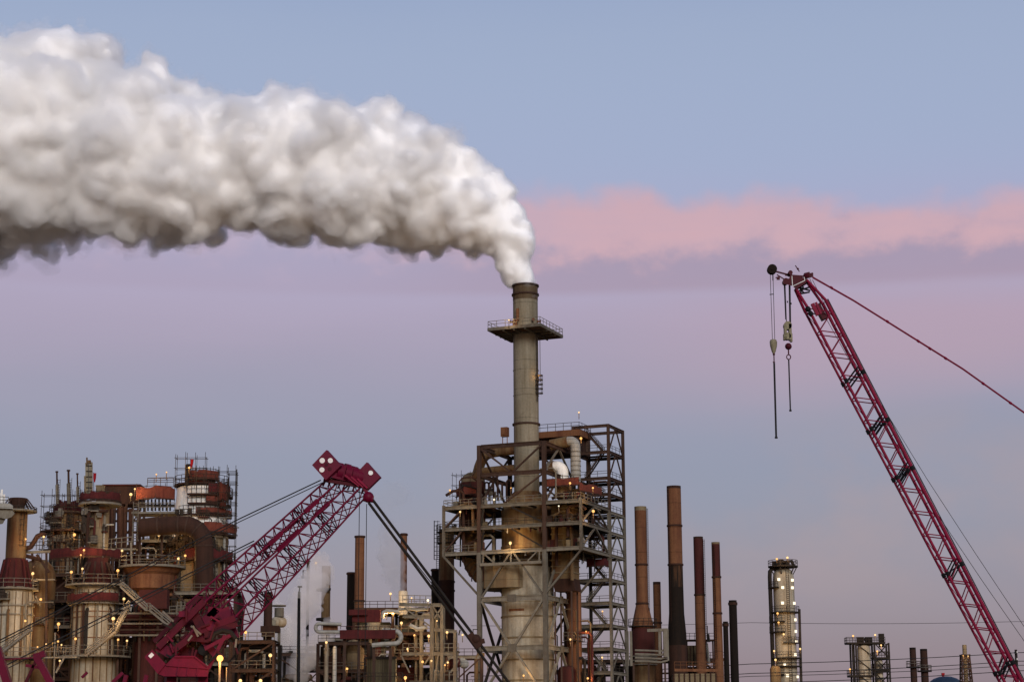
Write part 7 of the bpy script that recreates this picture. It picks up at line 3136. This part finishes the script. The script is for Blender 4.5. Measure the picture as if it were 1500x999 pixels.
LAMPS = [
    (37.7, 789.5, 348, 'lamp at the bent pipe beside the far left rusty neck', 60), (64, 786, 349, 'lamp at the end of the dark bent pipe, left of the dark olive vessel', 90),
    (109, 783, 368, 'bright lamp on the wall of the dark olive vessel behind the buff column', 160), (123, 805.5, 338, 'upper one of two lamps over the long dark red netting strip', 80),
    (118.4, 812.7, 337, 'lower one of two lamps over the long dark red netting strip', 80), (120.7, 832.7, 338, 'lamp against the red skirt of the second cream vessel', 110),
    (104.5, 837.6, 340, 'lamp left of the red skirt of the second cream vessel', 110), (48, 839.7, 354, 'lamp glowing on the dome of the brown domed vessel', 150),
    (172.6, 835.4, 340, 'lamp right of the red skirt, above the top of the upper stair flight', 90), (178.8, 806.4, 349, 'lamp under the pale link walkway beside the buff column', 90),
    (197.6, 716, 360, 'upper lamp on the corner of the plated housing', 60), (191.6, 724, 361, 'lower lamp glowing on the plated housing front', 140),
    (229, 694.7, 360, 'left one of two pole lamps over the orange red netting wall', 50), (243.9, 691.6, 360, 'right one of two pole lamps over the orange red netting wall', 50),
    (277, 685, 358, 'lamp at the foot of the slanting red windsock on the dome', 90), (232.7, 783.5, 362, 'lamp hanging under the bend of the curved duct', 120),
    (237.2, 807.8, 360, 'lamp on the wide olive brown vessel, below the duct bend', 110), (261.5, 818, 359, 'left one of two lamps low on the olive brown vessel', 100),
    (271.3, 813.6, 359, 'right one of two lamps low on the olive brown vessel', 100), (59.7, 877.5, 355, 'lamp on the side of the domed vessel above the lower brackets', 110),
    (37, 909, 344, 'lamp on the right edge of the far left cream vessel', 90), (85.7, 913.5, 352, 'orange glowing lamp in the dark gap between the two cream vessels', 260),
    (55, 947, 334, 'first lamp from left in the short row above the lower walkway', 50), (67.6, 943, 334, 'second lamp from left in the short row above the lower walkway', 50),
    (77, 941, 334, 'smallest lamp, third from left in the short row above the lower walkway', 30), (85, 939, 334, 'upper right lamp of the short row above the lower walkway', 60),
    (90, 944, 334, 'lower right lamp of the short row above the lower walkway', 60), (110.6, 935.2, 335, 'lamp before the left edge of the second cream vessel, over the walkway', 90),
    (166, 905.7, 336, 'lamp on the right wall of the second cream vessel, among the stair rails', 140), (173, 936.5, 336, 'lamp below the steeper stair, right of the second cream vessel', 80),
    (87.6, 967.3, 336, 'lamp under the lower walkway between the cream vessels', 70), (181.6, 876.8, 337, 'lamp under the upper pale stair flight', 90),
    (186, 938, 340, 'red tinted lamp in front of the dark pipe bridge foot', 70), (462.7, 824.5, 408, 'lamp at the top of the buff column in the steam', 120),
    (359.7, 925.7, 326, 'lamp right of the crimson crane foot on the cluttered rack', 120), (396, 959.4, 326, 'lamp low on the cluttered rack below the dark column', 140),
    (478, 940.4, 338, 'lamp on top of the left upright pale pipe', 110), (508.4, 979, 360, 'lamp low in the dark rack below the red pipe shelf', 90),
    (352, 996.5, 324, 'lamp at the bottom edge right of the big sodium lamp', 220), (381.6, 996.5, 326, 'lamp at the bottom edge below the cluttered rack', 220),
    (572, 869.3, 376, 'pole lamp rising above the lit rack, left of the white drum', 90), (602.9, 875.5, 376, 'pole lamp rising above the lit rack, right of the white drum', 70),
    (626.8, 879, 368, 'pale lamp over the left corner of the grey portal frame', 120), (566.7, 896.8, 374, 'left one of two close lamps among pipes on top of the lit rack', 160),
    (575.8, 898.8, 374, 'right one of two close lamps among pipes on top of the lit rack', 160), (640, 909, 370, 'lamp inside the top bay of the grey portal frame', 80),
    (654.8, 925.8, 368, 'lamp on the gallery right of the grey portal frame', 140), (677.5, 929.4, 380, 'lone lamp between portal frame and central frame', 80),
    (628, 931, 378, 'glowing lamp on the right end of the lit rack, beside the portal column', 300), (597.4, 950, 378, 'strong warm lamp glowing in the middle of the lit rack', 420),
    (619, 968.8, 370, 'left one of two lamps hung below the portal gallery beam', 90), (632, 967.4, 370, 'right one of two lamps hung below the portal gallery beam', 60),
    (656, 969.8, 368, 'upper one of two lamps under the right portal gallery', 80), (651.7, 973.6, 368, 'lower one of two lamps under the right portal gallery', 70),
    (593.8, 992, 376, 'strong warm lamp near the bottom edge beside the olive furnace', 380), (607, 930, 376, 'small lamp inside the lit rack behind pale pipes', 120), (588, 912, 378, 'lamp deep inside the upper lit rack under the white drum', 200),
    (745.5, 469, 394, 'lamp on the left rail of the high square stack platform', 70), (794, 480, 396, 'lamp on the right side of the high square stack platform', 40),
    (848, 604, 402, 'pole lamp over the roof of the brown top house', 60), (851, 642, 392, 'lamp beside the top of the taller banded white elbow', 140),
    (659, 718, 395, 'pole lamp at the left end of the outrigger platforms', 60), (674, 749.5, 394, 'lamp under the left top outrigger platform', 110),
    (723.7, 731.5, 388, 'pale lamp in front of the looped pipes left of the vessel', 90), (748.5, 714.5, 389, 'small lamp on the inner post before the tall stack', 40),
    (835, 707.5, 386, 'lamp in the middle of the orange red netting strip', 110), (868.5, 714.5, 386, 'lamp at the right corner of the orange red netting', 110),
    (818.5, 741, 385, 'small pale lamp hung under the top right platform', 70), (869, 748.5, 388, 'bright lamp under the right corner of the top outrigger platform', 200),
    (747.5, 795, 392.6, 'strong orange lamp lighting the vessel between the two lower platforms', 420), (789, 550, 398, 'tiny lamp at the ladder cage on the stack', 20),
    (882.5, 895, 398, 'upper lamp behind the stair tower column, beside the flights', 70), (882, 962.5, 398, 'lower lamp behind the stair tower column, beside the flights', 70),
    (858.5, 924.5, 398, 'lamp under a landing in the middle of the stair tower', 80), (835.5, 936, 392, 'lamp on the short pale side walkway inside the central frame', 110),
    (861, 993, 398, 'lamp at the foot of the stair tower', 90), (767, 989, 391, 'lamp low before the central cream vessel', 120), (714, 970.5, 384, 'lamp behind the black pendant bars at the central frame foot', 60),
    (1137.9, 818.5, 466, 'left one of two lamps above the crown of the tall pale column', 50), (1153.4, 816.5, 466, 'right one of two lamps above the crown of the tall pale column', 50),
    (1139, 898, 462, 'orange lamp on the upper ring platform of the tall pale column', 90), (1140.5, 911.5, 462, 'orange lamp on the second balcony of the tall pale column', 90),
    (1148, 928.5, 460, 'orange lamp under the third balcony of the tall pale column', 90), (1134, 953, 464, 'lamp over the lower ring at the riser pipe of the tall pale column', 60),
    (1136, 966, 462, 'orange lamp on the lower ring platform of the tall pale column', 110), (1172, 950, 466, 'small lamp at the right downpipe of the tall pale column', 40),
    (1249.7, 931, 514, 'left roof lamp of the short framed column', 50), (1282, 929.5, 514, 'right roof lamp of the short framed column', 50),
    (1290.7, 944.5, 506, 'lamp in the side bay of the short framed column, near its top', 120), (1285, 953.5, 506, 'lamp lighting the side drum of the short framed column', 160),
    (1245, 979.8, 508, 'lamp left of the lower platform of the short framed column', 120), (1411, 960, 594, 'left lamp on the thin lattice tower head', 140), (1418, 960, 594, 'right lamp on the thin lattice tower head', 140),
]
for px, py, Y, lab, pw in LAMPS:
    far = Y > 430
    lamp(px, py, Y, lab, pw * (6 if far else 4.2), (.24 if far else .13 if pw <= 50 else .17 if pw <= 80 else .22 if pw <= 120 else .27) * (.85 + .3 * ((px * 7.3) % 1)), 'bulbwhite' if 'pale' in lab.split('lamp')[0] else ('bulb', 'bulbamber')[int(px * 3) % 2], 1.0 if far else 1.4)

# the big sodium lamp on its post in front of the crane foot
bp = W(322.3, 963.9, 275)
t_ = thing('sodium_lamp', 'biggest orange lamp on a pale post, right of the crimson box girder', 'lamp', (bp.x, bp.y, 0))
m_ = MB()
m_.ball(bp, .46, 14)
part('globe', m_, M['bulbbig'], t_)
m_ = MB()
m_.tube((bp.x, bp.y, 0), bp - UPV * .4, .22, .16, 10)
m_.tube((bp.x + .9, bp.y + .3, 0), (bp.x + .9, bp.y + .3, bp.z - 1.2), .08, n=6)
part('post', m_, M['palesteel'], t_)
d_ = bpy.data.lights.new('sodium_light', 'POINT')
d_.energy = 3000
d_.color = (1, .45, .12)
d_.shadow_soft_size = .5
o_ = bpy.data.objects.new('sodium_light', d_)
o_.location = (0, -1.1, bp.z)
o_.parent = t_
COL.objects.link(o_)


# ================================================================== groups of look-alikes
GROUPS = {'debris_netting': 'netting strips on the plant scaffolds', 'scaffold_tower': 'tube scaffolds on the vessels', 'process_rack': 'process racks filling the plant',
          'power_wire': 'power wires on the utility pole', 'black_stack': 'plain black stacks', 'rust_stack': 'rust stacks of the middle plant', 'collared_stack': 'pair of collared stacks',
          'stairway': 'pale stairs between the cream vessels', 'vent_mast': 'slim vent masts over the dark vessel', 'windsock': 'red windsocks', 'cream_vessel': 'cream cylindrical vessels',
          'lifting_sling': 'sling bars under the crane hooks', 'upright_pipe': 'upright pale pipes', 'knockout_drum': 'drums under the orange red netting', 'vent_elbow': 'white elbow ducts',
          'deck_equipment': 'equipment standing on the wide platforms', 'steam_wisp': 'steam between the left crane and the central frame'}
for o in list(SC.objects):
    if o.parent is None and not o.get('group'):
        g = GROUPS.get(o.name.split('.')[0])
        if g:
            o['group'] = g
